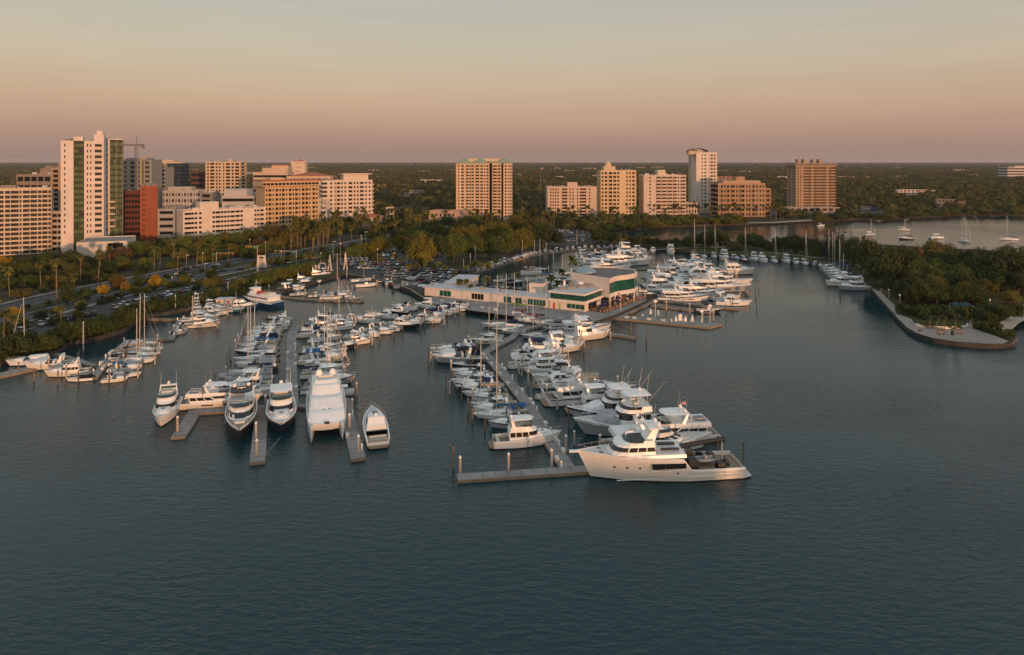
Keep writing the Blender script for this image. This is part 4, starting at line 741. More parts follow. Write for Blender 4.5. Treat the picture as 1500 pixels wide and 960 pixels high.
# ---------------------------------------------------------------- boats: shapes of the parts
def prof(L, B, F0, F1, t, rake, flare=2.3):
    xd = -L / 2 + L * t
    bd = B / 2 * (.9 + .1 * min(1, t / .3)) if t < .4 else B / 2 * max(.03, 1 - ((t - .4) / .6) ** flare)
    bw = B / 2 * .92 * (.9 + .1 * min(1, t / .3)) if t < .3 else B / 2 * .92 * max(.012, 1 - ((t - .3) / .7) ** 1.75)
    return xd, bd, bw, (F1(t) if callable(F1) else F0 + (F1 - F0) * t ** 1.7), xd - rake * max(0, (t - .35) / .65) ** 2
def hull(L, B, F0, F1, rake=None, tc=.3, floor=.55, mats=None, flare=2.3, st=14, knuckle=None, deckmat=1):
    """hull shell with boot stripe, transom, side decks, sunken cockpit up to station tc"""
    rake = L * .11 if rake is None else rake
    m = M(); T = [i / (st - 1) for i in range(st)]; T[-2] = .965
    rows = []
    for t in T:
        xd, bd, bw, F, xw = prof(L, B, F0, F1, t, rake, flare)
        hs = [(-.5, .75), (0.0, 1.), (.2, None), (F * .6, None), (F * .84, None), (F, None)]
        r = []
        for z, k in hs:
            s = max(0, z / F)
            y = bw * k if k is not None else bw + (bd - bw) * s ** 1.3
            if z == hs[4][0]: y += (.05 if knuckle is None else knuckle) * (1 - t)
            r.append((xw + (xd - xw) * s, y, z))
        rows.append(r)
    n = 6
    vs = [p for r in rows for p in r] + [(p[0], -p[1], p[2]) for r in rows for p in r]
    o = st * n; fs = []; ms = []
    for i in range(st - 1):
        for j in range(n - 1):
            a = i * n + j; mt = 1 if j == 1 else 2 if j == 4 else 0
            fs.append((a, a + n, a + n + 1, a + 1)); ms.append(mt)
            fs.append((o + a + 1, o + a + n + 1, o + a + n, o + a)); ms.append(mt)
    for j in range(n - 1):
        fs.append((j, j + 1, o + j + 1, o + j)); ms.append(1 if j == 1 else 0)
        a = (st - 1) * n + j; fs.append((a + 1, a, o + a, o + a + 1)); ms.append(1 if j == 1 else 0)
    m.add(vs, fs, ms)
    me = m.mesh('hull', mats or [gel, boot, gel])
    bm = bmesh.new(); bm.from_mesh(me); bmesh.ops.remove_doubles(bm, verts=bm.verts, dist=.004); bm.to_mesh(me); bm.free()
    d = M()
    g = min(.22, B * .05); pl = []
    for t in T:
        xd, bd, bw, F, xw = prof(L, B, F0, F1, t, rake, flare)
        pl.append((xd, bd, F))
    for a, b in zip(pl, pl[1:]):
        for sgn in (1, -1):
            q = [(a[0], sgn * a[1], a[2]), (b[0], sgn * b[1], b[2]), (b[0], sgn * max(0, b[1] - g), b[2] + .02), (a[0], sgn * max(0, a[1] - g), a[2] + .02)]
            d.face(q if sgn < 0 else q[::-1], 0)
            tm = ((a[0] + b[0]) / 2 + L / 2) / L
            zf = (a[2] - .06, b[2] - .06) if tm > tc else (floor, floor)
            q = [(a[0], 0, zf[0]), (b[0], 0, zf[1]), (b[0], sgn * max(0, b[1] - g), zf[1]), (a[0], sgn * max(0, a[1] - g), zf[0])]
            d.face(q if sgn < 0 else q[::-1], 1 if tm > tc else 2)  # cockpit floor in dark teak: the cockpit's shadow is put into the colour
            w = [(a[0], sgn * max(0, a[1] - g), a[2] + .02), (b[0], sgn * max(0, b[1] - g), b[2] + .02), (b[0], sgn * max(0, b[1] - g), zf[1]), (a[0], sgn * max(0, a[1] - g), zf[0])]
            d.face(w if sgn < 0 else w[::-1], 0)
    if tc > 0:
        k = min(range(st), key=lambda i: abs(T[i] - tc)); x, y, z = pl[k]
        k2 = max(i for i in range(st) if T[i] <= tc + 1e-6) + 1; k2 = min(k2, st - 1); x, y, z = pl[k2]
        x0, y0, z0 = pl[0]
        d.face([(x0, y0 - g, floor), (x0, -y0 + g, floor), (x0, -y0 + g, z0), (x0, y0 - g, z0)], 0)
    de = d.mesh('deck', [gel, nonskid if deckmat == 1 else teak_and_shade, teak_and_shade])
    return me, de
def outline(x0, x1, w, nose=.35, q=2.4, k=7, tail=1.):
    xs = x1 - nose * (x1 - x0); pts = [(x0, w / 2 * tail), (x0 + (xs - x0) * .33, w / 2), (x0 + (xs - x0) * .66, w / 2), (xs, w / 2)]
    for i in range(1, k):
        a = math.pi / 2 * (1 - 2 * i / k)
        pts.append((xs + (x1 - xs) * abs(math.cos(a)) ** (2 / q), math.copysign(w / 2 * abs(math.sin(a)) ** (2 / q), math.sin(a))))
    return pts + [(x, -y) for x, y in reversed(pts[:4])]
class House:
    """rounded deckhouse: ring at z0, smaller raked ring at z1; windows are laid proud of it by side and by fraction"""
    def __init__(s, x0, x1, w, z0, z1, fr=.6, br=.1, tw=.88, nose=.35, q=2.4, tail=1., crown=.08):
        s.a = [Vector((x, y, z0)) for x, y in outline(x0, x1, w, nose, q, tail=tail)]
        s.b = [Vector((x, y, z1)) for x, y in outline(x0 + br, x1 - fr, w * tw, nose, q, tail=tail)]
        s.z1 = z1; s.crown = crown
    def body(s, m, mi=0, mt=None):
        c = sum(s.b, Vector()) / len(s.b)
        r = [s.a, s.b, [c + (p - c) * .86 + Vector((0, 0, s.crown)) for p in s.b]]
        return m.loft([[tuple(p) for p in k] for k in r], mi, mt=mt)
    def band(s, i0, i1, f0, f1, off=.035, t0=0., t1=0., name='window', mt=None):
        """glass from outline point i0 to i1 (t0, t1 trim the ends)"""
        c = sum(s.a, Vector()) / len(s.a); m = M(); pts = []
        n = i1 - i0
        for k in range(n + 1):
            i = i0 + k; f = 0.
            A, B_ = s.a[i], s.b[i]
            if k == 0 and t0: A = A.lerp(s.a[i + 1], t0); B_ = B_.lerp(s.b[i + 1], t0)
            if k == n and t1: A = A.lerp(s.a[i - 1], t1); B_ = B_.lerp(s.b[i - 1], t1)
            nn = Vector((A.x - c.x if 3 < i < 10 else 0, A.y, 0))
            if nn.length > 0: nn.normalize()
            pts.append((A.lerp(B_, f0) + nn * off, A.lerp(B_, f1) + nn * off))
        for p, q in zip(pts, pts[1:]): m.face([q[0], p[0], p[1], q[1]])
        return (name, m.mesh(name, [mt or glassd]), 0, [])
    def sides(s, f0=.3, f1=.86, cuts=((0, .12), (1, .06), (2, .06)), mt=None):
        r = []
        for i, e in cuts:
            r.append(s.band(i, i + 1, f0, f1, t0=e, t1=.06, mt=mt))
            r.append(s.band(12 - i, 13 - i, f0, f1, t0=.06, t1=e, mt=mt))
        return r
    def front(s, f0=.3, f1=.88, mt=None, wide=0): return s.band(3 - wide, 10 + wide, f0, f1, name='windshield', t0=.1, t1=.1, mt=mt)
    def part(s, name, mats=None, mt=None):
        m = M(); s.body(m, 0, mt); return (name, m.mesh(name, mats or [gel]), 0, [])
def P(name, m, mats, col=0, subs=None, smooth=False): return (name, m.mesh(name, mats if isinstance(mats, list) else [mats], smooth), col, subs or [])
def slab(x0, x1, w, z, th=.1, nose=.3, camber=.12, mats=None, name='hardtop', col=0, tail=.92):
    a = outline(x0, x1, w, nose, tail=tail); m = M(); cx = (x0 + x1) / 2
    m.loft([[(cx + (x - cx) * .97, y * .96, z) for x, y in a], [(x, y, z + th * .5) for x, y in a], [(cx + (x - cx) * .8, y * .75, z + th + camber * .7) for x, y in a], [(cx + (x - cx) * .4, y * .35, z + th + camber) for x, y in a]], 0, bottom=True)
    return P(name, m, mats or gel, col)
def arch(x, w, z0, z1, sweep=-.8, r=.16, mats=None, name='radar_arch'):
    m = M()
    for s in (1, -1): m.add([(x - .45, s * w / 2, z0), (x + .45, s * w / 2, z0), (x + .45, s * (w / 2 - .14), z0), (x - .45, s * (w / 2 - .14), z0), (x + sweep - .25, s * w * .42, z1), (x + sweep + .25, s * w * .42, z1), (x + sweep + .25, s * (w * .42 - .14), z1), (x + sweep - .25, s * (w * .42 - .14), z1)],
                            [(0, 1, 5, 4), (1, 2, 6, 5), (2, 3, 7, 6), (3, 0, 4, 7), (4, 5, 6, 7)])
    m.box(x + sweep - .3, x + sweep + .3, -w * .43, w * .43, z1 - .02, z1 + .16)
    return P(name, m, mats or gel)
def dome(x, y, z, r=.3):
    m = M(); m.lathe([(r * .6, z), (r, z + r * .4), (r, z + r), (r * .8, z + r * 1.6), (r * .3, z + r * 1.95)], x, y, 10); return P('radar_dome', m, gel, smooth=True)
def scanner(x, z, w=1.6):
    m = M(); m.lathe([(.16, z), (.2, z + .3)], x, 0, 8); m.box(x - .1, x + .1, -w / 2, w / 2, z + .3, z + .42); return P('radar_scanner', m, gel)
def whips(x, y, z, h=3.):
    r = []
    for s in (1, -1):
        m = M(); m.tube((x, s * y, z), (x - .5, s * y, z + h), .022, .012, 4); r.append(P('antenna', m, gel))
    return r
def platform(L, B, d=.9, mt=None):
    m = M(); m.prism([(-L / 2 + .1, -B * .42), (-L / 2 + .1, B * .42), (-L / 2 - d, B * .34), (-L / 2 - d, -B * .34)], .22, .36); return P('swim_platform', m, mt or teak_and_shade)
def rail(L, B, F0, F1, t0=.5, h=.7, rake=None):
    m = M(); pts = []
    for i in range(9):
        t = t0 + (1 - t0) * i / 8; xd, bd, bw, F, xw = prof(L, B, F0, F1, t, 0); pts.append((xd - .1, max(0, bd - .1), F))
    for s in (1, -1):
        for a, b in zip(pts, pts[1:]):
            m.tube((a[0], s * a[1], a[2] + h), (b[0], s * b[1], b[2] + h), .028, n=4, cap=False)
            m.tube((a[0], s * a[1], a[2]), (a[0], s * a[1], a[2] + h), .02, n=4, cap=False)
    return P('bow_rail', m, steel)
def bimini(x0, x1, w, z, zb, name='bimini_top'):
    m = M(); n = 6
    for i in range(n):
        for (u, v) in ((i / n, (i + 1) / n),):
            f = lambda t: (w / 2 * math.cos(math.pi * t), z + .28 * math.sin(math.pi * t))
            (ya, za), (yb, zb_) = f(u), f(v)
            m.face([(x0, ya, za), (x1, ya, za), (x1, yb, zb_), (x0, yb, zb_)]); m.face([(x0, yb, zb_ - .06), (x1, yb, zb_ - .06), (x1, ya, za - .06), (x0, ya, za - .06)])
    fr = M()
    for x in (x0 + .1, x1 - .1):
        for s in (1, -1): fr.tube(((x0 + x1) / 2 + (x - (x0 + x1) / 2) * .5, s * w * .48, zb), (x, s * w * .49, z), .03, n=4, cap=False)
    return P(name, m, canvas, 1, [P('bimini_frame', fr, steel)])
def seats(lst, name='seat'):
    r = []
    for x0, x1, y0, y1, z in lst:
        m = M(); m.box(x0, x1, y0, y1, z, z + .42, taper=.95); m.box(x0, x0 + .16, y0, y1, z + .42, z + .8); r.append(P(name, m, vinyl))
    return r
def hatch(x, y, z, s=.55):
    m = M(); m.box(x - s / 2, x + s / 2, y - s / 2, y + s / 2, z, z + .05, taper=.92); return P('hatch', m, glassb)

# ---------------------------------------------------------------- boat kits (canvas flag 1 = takes the boat's canvas colour, 2 = its hull colour)
def k_express(L=11., top='bimini', dark=False, arch_=True, cover=False, stripe=False):
    B = L * .31; F0, F1 = 1.25, 1.85
    h, d = hull(L, B, F0, F1, tc=.36, mats=[hullc, boot, boot if stripe else gel])
    k = [('hull', h, 2, []), ('deck', d, 0, [])]
    tr = House(-.02 * L, .36 * L, B * .66, 1.45, 2.0, .9, .05, .75, .6); k.append(tr.part('cabin'))
    for s in (0, 12): k.append(tr.band(1 if s == 0 else 11, 2 if s == 0 else 12, .3, .75))
    k.append(hatch(.16 * L, 0, 2.02, .5))
    ws = House(-.16 * L, .12 * L, B * .86, 1.45, 2.35, 1.15, .25, .82, .55)
    k.append(ws.band(2, 11, .1, .95, name='windshield', mt=glassb, off=0))
    c = M(); c.box(-.12 * L, -.04 * L, -B * .36, B * .36, 1.2, 1.95, taper=.9); k.append(P('helm_console', c, gel))
    k += seats([(-.22 * L, -.15 * L, -B * .34, -.1, .9), (-.22 * L, -.15 * L, .1, B * .34, .9), (-.47 * L, -.41 * L, -B * .36, B * .36, .55)])
    if arch_: k.append(arch(-.2 * L, B * .92, 1.3, 2.95, -.5))
    if top == 'bimini': k.append(bimini(-.36 * L, -.05 * L, B * .8, 2.85, 1.5))
    if cover:
        cv = House(-.49 * L, .06 * L, B * .94, 1.3, 2.2, .8, .1, .6, .5, crown=.35); k.append(('boat_cover', cv.part('boat_cover', [canvas])[1], 1, []))
    k.append(platform(L, B)); k.append(rail(L, B, F0, F1, .55, .55))
    return k
def k_coupe(L=15., flag=True, stripe=False):
    """hardtop sport yacht with a long swept roof"""
    B = L * .29; F0, F1 = 1.5, 2.3
    h, d = hull(L, B, F0, F1, tc=.2, floor=.9, mats=[hullc, boot, boot if stripe else gel], rake=L * .13)
    k = [('hull', h, 2, []), ('deck', d, 0, [])]
    lo = House(-.27 * L, .3 * L, B * .82, 1.7, 2.45, 2.6, 0, .9, .6); k.append(lo.part('cabin'))
    up = House(-.26 * L, .14 * L, B * .74, 2.4, 3.45, 2.1, .9, .86, .55, crown=.14); k.append(up.part('hardtop'))
    k.append(up.front(.08, .86)); k += up.sides(.12, .88, ((0, .3), (1, .05), (2, .05)))
    k += lo.sides(.45, .8, ((2, .1),))
    k.append(hatch(-.05 * L, 0, 3.6, .9)); k.append(hatch(.24 * L, 0, 2.32, .6))
    k.append(dome(-.15 * L, 0, 3.55, .26))
    sp = M(); sp.prism([(.06 * L, -B * .25), (.15 * L, -B * .2), (.15 * L, B * .2), (.06 * L, B * .25)], 2.42, 2.62); k.append(P('sun_pad', sp, vinyl))
    for s in (1, -1):
        m = M(); m.box(-.06 * L, .1 * L, s * B * .5 - .04, s * B * .5 + .04, 1.0, 1.3); k.append(P('hull_window', m, glassd))
    k += seats([(-.45 * L, -.39 * L, -B * .34, B * .34, .9)]); k.append(platform(L, B, 1.1)); k.append(rail(L, B, F0, F1, .5))
    return k
def k_sedan(L=14., top='bimini', boxy=False, stripe=False):
    """flybridge cruiser"""
    B = L * .31; F0, F1 = 1.45, 2.3
    h, d = hull(L, B, F0, F1, tc=.2, floor=.8, mats=[hullc, boot, boot if stripe else gel])
    k = [('hull', h, 2, []), ('deck', d, 0, [])]
    tr = House(.1 * L, .38 * L, B * .62, 1.8, 2.5, .9, 0, .72, .6); k.append(tr.part('trunk')); k.append(hatch(.22 * L, 0, 2.58, .55))
    ca = House(-.28 * L, .17 * L, B * .82, 1.5, 3.15, 1.2 if not boxy else .5, .05, .86, .35); k.append(ca.part('cabin'))
    k.append(ca.front(.45, .9)); k += ca.sides(.36, .86)
    fb = House(-.26 * L, .1 * L, B * .74, 3.1, 3.95, .7, .1, .95, .4, crown=-.35); k.append(fb.part('flybridge'))
    wv = House(-.2 * L, .08 * L, B * .7, 3.9, 4.3, .4, .3, .95, .4); k.append(wv.band(2, 11, 0, 1, name='wind_screen', mt=glassb, off=0))
    k += seats([(-.1 * L, -.05 * L, -B * .22, B * .22, 3.65), (-.23 * L, -.18 * L, -B * .3, B * .3, 3.65)])
    k.append(arch(-.2 * L, B * .76, 3.3, 5.0, -.5))
    if top == 'bimini': k.append(bimini(-.2 * L, .06 * L, B * .68, 5.3, 3.9))
    if top == 'hard': k.append(slab(-.24 * L, .07 * L, B * .72, 5.1))
    k.append(dome(-.24 * L, 0, 5.2, .28)); k += whips(-.22 * L, B * .3, 5.1, 2.6)
    k.append(platform(L, B)); k.append(rail(L, B, F0, F1, .45)); k += seats([(-.46 * L, -.41 * L, -B * .36, B * .36, .8)])
    return k
def k_sportfish(L=17., tower=False, canv=False, stripe=False):
    B = L * .29; F0, F1 = 1.3, 2.9
    h, d = hull(L, B, F0, F1, tc=.3, floor=.7, mats=[hullc, boot, boot if stripe else gel], rake=L * .12)
    k = [('hull', h, 2, []), ('deck', d, 0, [])]
    tr = House(.1 * L, .37 * L, B * .7, 2.0, 3.3, 3.0, 0, .8, .55); k.append(('foredeck_trunk', tr.part('foredeck_trunk', [canvas] if canv else [gel])[1], 1 if canv else 0, []))
    ca = House(-.19 * L, .15 * L, B * .84, 1.5, 3.7, 1.6, .05, .86, .4); k.append(ca.part('cabin')); k.append(ca.front(.5, .93)); k += ca.sides(.5, .85)
    fb = House(-.2 * L, .1 * L, B * .78, 3.65, 4.6, 1.0, .1, .95, .45, crown=-.3); k.append(fb.part('flybridge')); k.append(fb.front(.55, 1.0, wide=1))
    ht = M()
    for s in (1, -1):
        for x in (-.16 * L, .0 * L): ht.tube((x, s * B * .32, 4.5), (x, s * B * .3, 6.2), .05, n=5)
    k.append(slab(-.2 * L, .04 * L, B * .7, 6.15)); k.append(P('hardtop_frame', ht, steel))
    k += seats([(-.1 * L, -.06 * L, -B * .12, B * .12, 4.4)])
    for s in (1, -1):
        m = M(); m.tube((-.05 * L, s * B * .4, 3.2), (-.3 * L, s * B * .5, 8.6), .026, .012, 4); k.append(P('outrigger', m, spar))
    if tower:
        m = M()
        for s in (1, -1):
            for x in (-.17 * L, -.02 * L): m.tube((x, s * B * .3, 6.2), (-.09 * L + (x + .09 * L) * .5, s * B * .17, 10.2), .06, n=5)
        for z, w in ((7.5, .25), (8.8, .21)): m.box(-.13 * L, -.05 * L, -B * w, B * w, z, z + .06)
        m.box(-.15 * L, -.03 * L, -B * .2, B * .2, 10.15, 10.3)
        k.append(P('tuna_tower', m, gel)); k.append(slab(-.14 * L, -.03 * L, B * .4, 12., .08, name='tower_top'))
        m = M()
        for s in (1, -1):
            for x in (-.13 * L, -.05 * L): m.tube((x, s * B * .15, 10.2), (x, s * B * .15, 12.05), .04, n=4)
        k.append(P('tower_frame', m, gel))
    k.append(dome(-.12 * L, 0, 6.4 if not tower else 12.2, .3)); k += whips(-.15 * L, B * .3, 6.2, 3.4); k.append(platform(L, B, .5))
    k.append(rail(L, B, F0, F1, .6, .5))
    c = M(); c.box(-.24 * L, -.2 * L, -B * .3, B * .3, .7, 1.6); k.append(P('mezzanine', c, gel))
    return k
def k_motor(L=24., top='hard', arch2=True, tender=True, stripe=False):
    """large raised-deck motor yacht"""
    B = L * .255; F0, F1 = 1.9, 3.3
    h, d = hull(L, B, F0, F1, tc=.1, floor=1.3, mats=[hullc, boot, boot if stripe else gel], rake=L * .1)
    k = [('hull', h, 2, []), ('deck', d, 0, [])]
    lo = House(-.36 * L, .3 * L, B * .86, 2.0, 3.9, 4.2, -.6, .93, .5); k.append(lo.part('deckhouse')); k.append(lo.front(.55, .93)); k += lo.sides(.34, .82, ((0, .1), (1, .04), (2, .04)))
    fb = House(-.42 * L, .14 * L, B * .84, 3.85, 4.75, 1.3, .2, .97, .45, crown=-.3); k.append(fb.part('flybridge'))
    wv = House(-.1 * L, .12 * L, B * .74, 4.7, 5.3, .9, .5, .92, .45); k.append(wv.band(2, 11, 0, 1, name='wind_screen', mt=glassb, off=0))
    k += seats([(-.02 * L, .02 * L, -B * .3, B * .3, 4.45), (-.25 * L, -.2 * L, -B * .34, B * .1, 4.45)])
    k.append(arch(-.14 * L, B * .84, 4.6, 6.6, -1.1))
    if top == 'hard': k.append(slab(-.22 * L, .06 * L, B * .74, 6.6))
    if top == 'bimini': k.append(bimini(-.2 * L, .04 * L, B * .7, 6.5, 4.7))
    for s in (1, -1): k.append(dome(-.17 * L, s * B * .22, 6.85, .42))
    k.append(scanner(-.14 * L, 6.8, 1.7)); k += whips(-.16 * L, B * .36, 6.7, 3.8)
    if tender:
        m = M()
        for s in (1, -1): m.tube((-.4 * L, s * .7, 5.0), (-.3 * L, s * .7, 5.0), .24, n=7); m.tube((-.3 * L, s * .7, 5.), (-.27 * L, 0, 5.05), .24, .2, n=7)
        m.box(-.4 * L, -.3 * L, -.6, .6, 4.7, 4.9); k.append(P('tender', m, rubber))
    for s in (1, -1):
        for x0, x1 in ((-.22, -.08), (.04, .16)):
            yy = B * .485; m = M(); m.box(x0 * L, x1 * L, s * yy - .06, s * yy + .06, 1.2, 1.55); k.append(P('hull_window', m, glassd))
    for i in range(2): k.append(hatch(.36 * L - i * .08 * L, 0, 2.7, .6))
    sp = M(); sp.box(.2 * L, .28 * L, -B * .22, B * .22, 2.6, 2.95, taper=.9); k.append(P('sun_pad', sp, vinyl))
    k.append(platform(L, B, 1.5)); k.append(rail(L, B, F0, F1, .4, .8))
    return k
def k_trawler(L=13.):
    B = L * .33; F0, F1 = 1.35, 2.4
    h, d = hull(L, B, F0, F1, tc=.12, floor=.9, mats=[hullc, boot, gel], rake=L * .07)
    k = [('hull', h, 2, []), ('deck', d, 0, [])]
    ca = House(-.3 * L, .12 * L, B * .72, 1.6, 3.2, .25, .0, .95, .15); k.append(ca.part('cabin')); k.append(ca.front(.5, .9)); k += ca.sides(.48, .88, ((0, .15), (1, .15), (2, .15)))
    tr = House(.1 * L, .34 * L, B * .55, 1.8, 2.5, .5, 0, .85, .4); k.append(tr.part('trunk'))
    fb = House(-.28 * L, .06 * L, B * .7, 3.25, 4.0, .3, .1, .97, .25, crown=-.3); k.append(fb.part('flybridge'))
    k.append(bimini(-.2 * L, .02 * L, B * .6, 5.2, 3.9)); k += seats([(-.1 * L, -.04 * L, -B * .22, B * .22, 3.7)])
    m = M(); m.tube((-.22 * L, 0, 3.9), (-.24 * L, 0, 8.), .08, .05, 6); m.tube((-.22 * L, 0, 4.6), (-.45 * L, 0, 5.4), .05, .04, 5); k.append(P('mast', m, spar))
    k.append(platform(L, B, .8)); k.append(rail(L, B, F0, F1, .2, .8))
    return k
def k_console(L=8., ttop=True, engines=2):
    B = L * .32; F0, F1 = .85, 1.3
    h, d = hull(L, B, F0, F1, tc=.62, floor=.4, mats=[hullc, boot, gel])
    k = [('hull', h, 2, []), ('deck', d, 0, [])]
    c = M(); c.box(-.08 * L, .06 * L, -B * .18, B * .18, .4, 1.5, taper=.8); k.append(P('helm_console', c, gel))
    k += seats([(-.2 * L, -.12 * L, -B * .2, B * .2, .4)])
    if ttop:
        f = M()
        for s in (1, -1):
            for x in (-.1 * L, .05 * L): f.tube((x, s * B * .2, .5), (x, s * B * .28, 2.35), .035, n=4)
        k.append(('t_top', slab(-.2 * L, .1 * L, B * .72, 2.3, .07, mats=[canvas])[1], 1, [P('t_top_frame', f, steel)]))
    for e in range(engines):
        y = (e - (engines - 1) / 2) * .7; m = M(); m.box(-L / 2 - .75, -L / 2 - .1, y - .22, y + .22, .75, 1.45, taper=.8); m.box(-L / 2 - .5, -L / 2 - .25, y - .1, y + .1, -.3, .8); k.append(P('outboard', m, black))
    return k
def k_runabout(L=7.5, cover=True):
    B = L * .32; F0, F1 = .85, 1.15
    h, d = hull(L, B, F0, F1, tc=.5, floor=.4, mats=[hullc, boot, gel])
    k = [('hull', h, 2, []), ('deck', d, 0, [])]
    ws = House(-.1 * L, .1 * L, B * .8, 1.05, 1.55, .6, .3, .85, .5); k.append(ws.band(2, 11, 0, 1, name='windshield', mt=glassb, off=0))
    if cover:
        cv = House(-.48 * L, .02 * L, B * .9, .95, 1.35, .5, .1, .6, .5, crown=.22); k.append(('boat_cover', cv.part('boat_cover', [canvas])[1], 1, []))
    else: k += seats([(-.2 * L, -.13 * L, -B * .3, -.1, .4), (-.2 * L, -.13 * L, .1, B * .3, .4), (-.45 * L, -.38 * L, -B * .35, B * .35, .4)])
    m = M(); m.box(-L / 2 - .6, -L / 2 - .1, -.22, .22, .7, 1.4, taper=.8); k.append(P('outboard', m, black))
    return k
def k_sail(L=12., mh=17., ketch=False, dodger=True, lean=0.):
    B = L * .29; F0, F1 = 1.0, 1.4
    h, d = hull(L, B, F0, F1, tc=.26, floor=.6, mats=[hullc, boot, gel], rake=L * .14, flare=1.9)
    k = [('hull', h, 2, []), ('deck', d, 0, [])]
    ca = House(-.2 * L, .24 * L, B * .56, 1.1, 1.65, .8, .1, .85, .5); k.append(ca.part('coach_roof')); k += ca.sides(.35, .75, ((1, .1), (2, .1)))
    k.append(hatch(.12 * L, 0, 1.72, .5))
    mx = .07 * L; m = M(); m.tube((mx, 0, 1.2), (mx + lean * mh, 0, 1.2 + mh), .13, .09, 7)
    sps = []
    for f in (.4, .68): sp = M(); sps.append(sp); sp.tube((mx + lean * mh * f, -B * .3 * (1.2 - f), 1.2 + mh * f), (mx + lean * mh * f, B * .3 * (1.2 - f), 1.2 + mh * f), .03, n=4)
    st = M(); top = (mx + lean * mh, 0, 1.1 + mh)
    st.tube((L * .49, 0, F1), top, .009, n=3, cap=False); st.tube((-L * .49, 0, F0), top, .009, n=3, cap=False)
    for s in (1, -1): st.tube((mx - .2, s * B * .47, 1.2), top, .008, n=3, cap=False)
    k.append(P('mast', m, spar, 0, [P('spreader', sp, spar) for sp in sps] + [P('rigging', st, stay)], smooth=True))
    fu = M(); fu.tube((L * .48, 0, F1 + .3), (mx + (L * .48 - mx) * .12 + lean * mh, 0, 1.2 + mh * .88), .055, .025, 5); k.append(P('furled_jib', fu, canvas, 1))
    b = M(); b.tube((mx, 0, 2.5), (-.32 * L, 0, 2.6), .08, n=6)
    cv = M(); cv.tube((mx, 0, 2.75), (-.31 * L, 0, 2.78), .3, .16, 7); k.append(P('boom', b, spar, 0, [P('sail_cover', cv, canvas, 1)]))
    if dodger: k.append(bimini(-.25 * L, -.15 * L, B * .58, 2.1, 1.2, 'dodger')); k.append(bimini(-.45 * L, -.3 * L, B * .62, 2.6, 1.2))
    if ketch:
        m = M(); m.tube((-.36 * L, 0, 1.), (-.36 * L, 0, 1. + mh * .72), .09, .06, 6); k.append(P('mizzen_mast', m, spar, smooth=True))
    k.append(rail(L, B, F0, F1, .3, .6))
    return k
def k_rib(L=5.):
    m = M(); pts = [(-L / 2, .75, .45), (L * .2, .78, .5), (L * .4, .5, .6), (L / 2, 0, .7), (L * .4, -.5, .6), (L * .2, -.78, .5), (-L / 2, -.75, .45)]
    m.path(pts, .26, 8); k = [P('hull', m, rubber, 0, smooth=True)]
    f = M(); f.prism([(-L / 2, -.7), (L * .25, -.7), (L * .42, 0), (L * .25, .7), (-L / 2, .7)], .1, .3); k.append(P('floor', f, gel))
    c = M(); c.box(-.1, .4, -.35, .35, .3, 1.1, taper=.8); k.append(P('helm_console', c, gel))
    o = M(); o.box(-L / 2 - .5, -L / 2 + .05, -.22, .22, .6, 1.35, taper=.8); k.append(P('outboard', o, black))
    k += seats([(-1., -.5, -.4, .4, .3)])
    return k
def k_pontoon(L=8.):
    k = []
    for s in (1, -1):
        m = M(); m.tube((-L / 2, s * .95, .2), (L / 2 - .6, s * .95, .2), .32, n=8); m.tube((L / 2 - .6, s * .95, .2), (L / 2, s * .95, .4), .32, .05, n=8); k.append(P('pontoon_tube', m, steel))
    d = M(); d.box(-L / 2, L / 2 - .4, -1.25, 1.25, .5, .6); k.insert(0, P('deck', d, nonskid))
    f = M()
    for s in (1, -1): f.box(-L / 2 + .2, L / 2 - .8, s * 1.2 - .03, s * 1.2 + .03, .6, 1.25)
    k.append(P('side_panel', f, hullc, 2)); k.append(bimini(-L * .35, L * .1, 2.4, 2.5, .8)); k += seats([(-L * .4, -L * .25, -1., 1., .6), (L * .15, L * .3, -1, -.3, .6)])
    return k
KITS = {}
def kit(kind, **kw):
    key = (kind, tuple(sorted(kw.items())))
    if key not in KITS: KITS[key] = globals()['k_' + kind](**kw)
    return KITS[key]
def place(parts, root, col, hcol):
    for name, me, flag, subs in parts:
        o = bpy.data.objects.new(name, me); C.objects.link(o); o.parent = root
        if flag: c = col if flag == 1 else hcol; o.color = (*c[:3], 1)
        place(subs, o, col, hcol)
WHT, NAVY, BLUE, BLK, GREY, TAN, MAR, TEAL = (.78, .77, .76), (.012, .022, .07), (.02, .10, .24), (.016, .016, .02), (.34, .35, .37), (.33, .27, .2), (.11, .018, .025), (.03, .14, .15)
CREAM, DKH, NVH, TEALH, REDH = (.70, .64, .54), (.018, .019, .023), (.015, .025, .055), (.06, .20, .21), (.28, .035, .02)
BASE_L = dict(express=11., coupe=15., sedan=14., sportfish=17., motor=24., trawler=13., console=8., runabout=7.5, sail=12., rib=5., pontoon=8.)
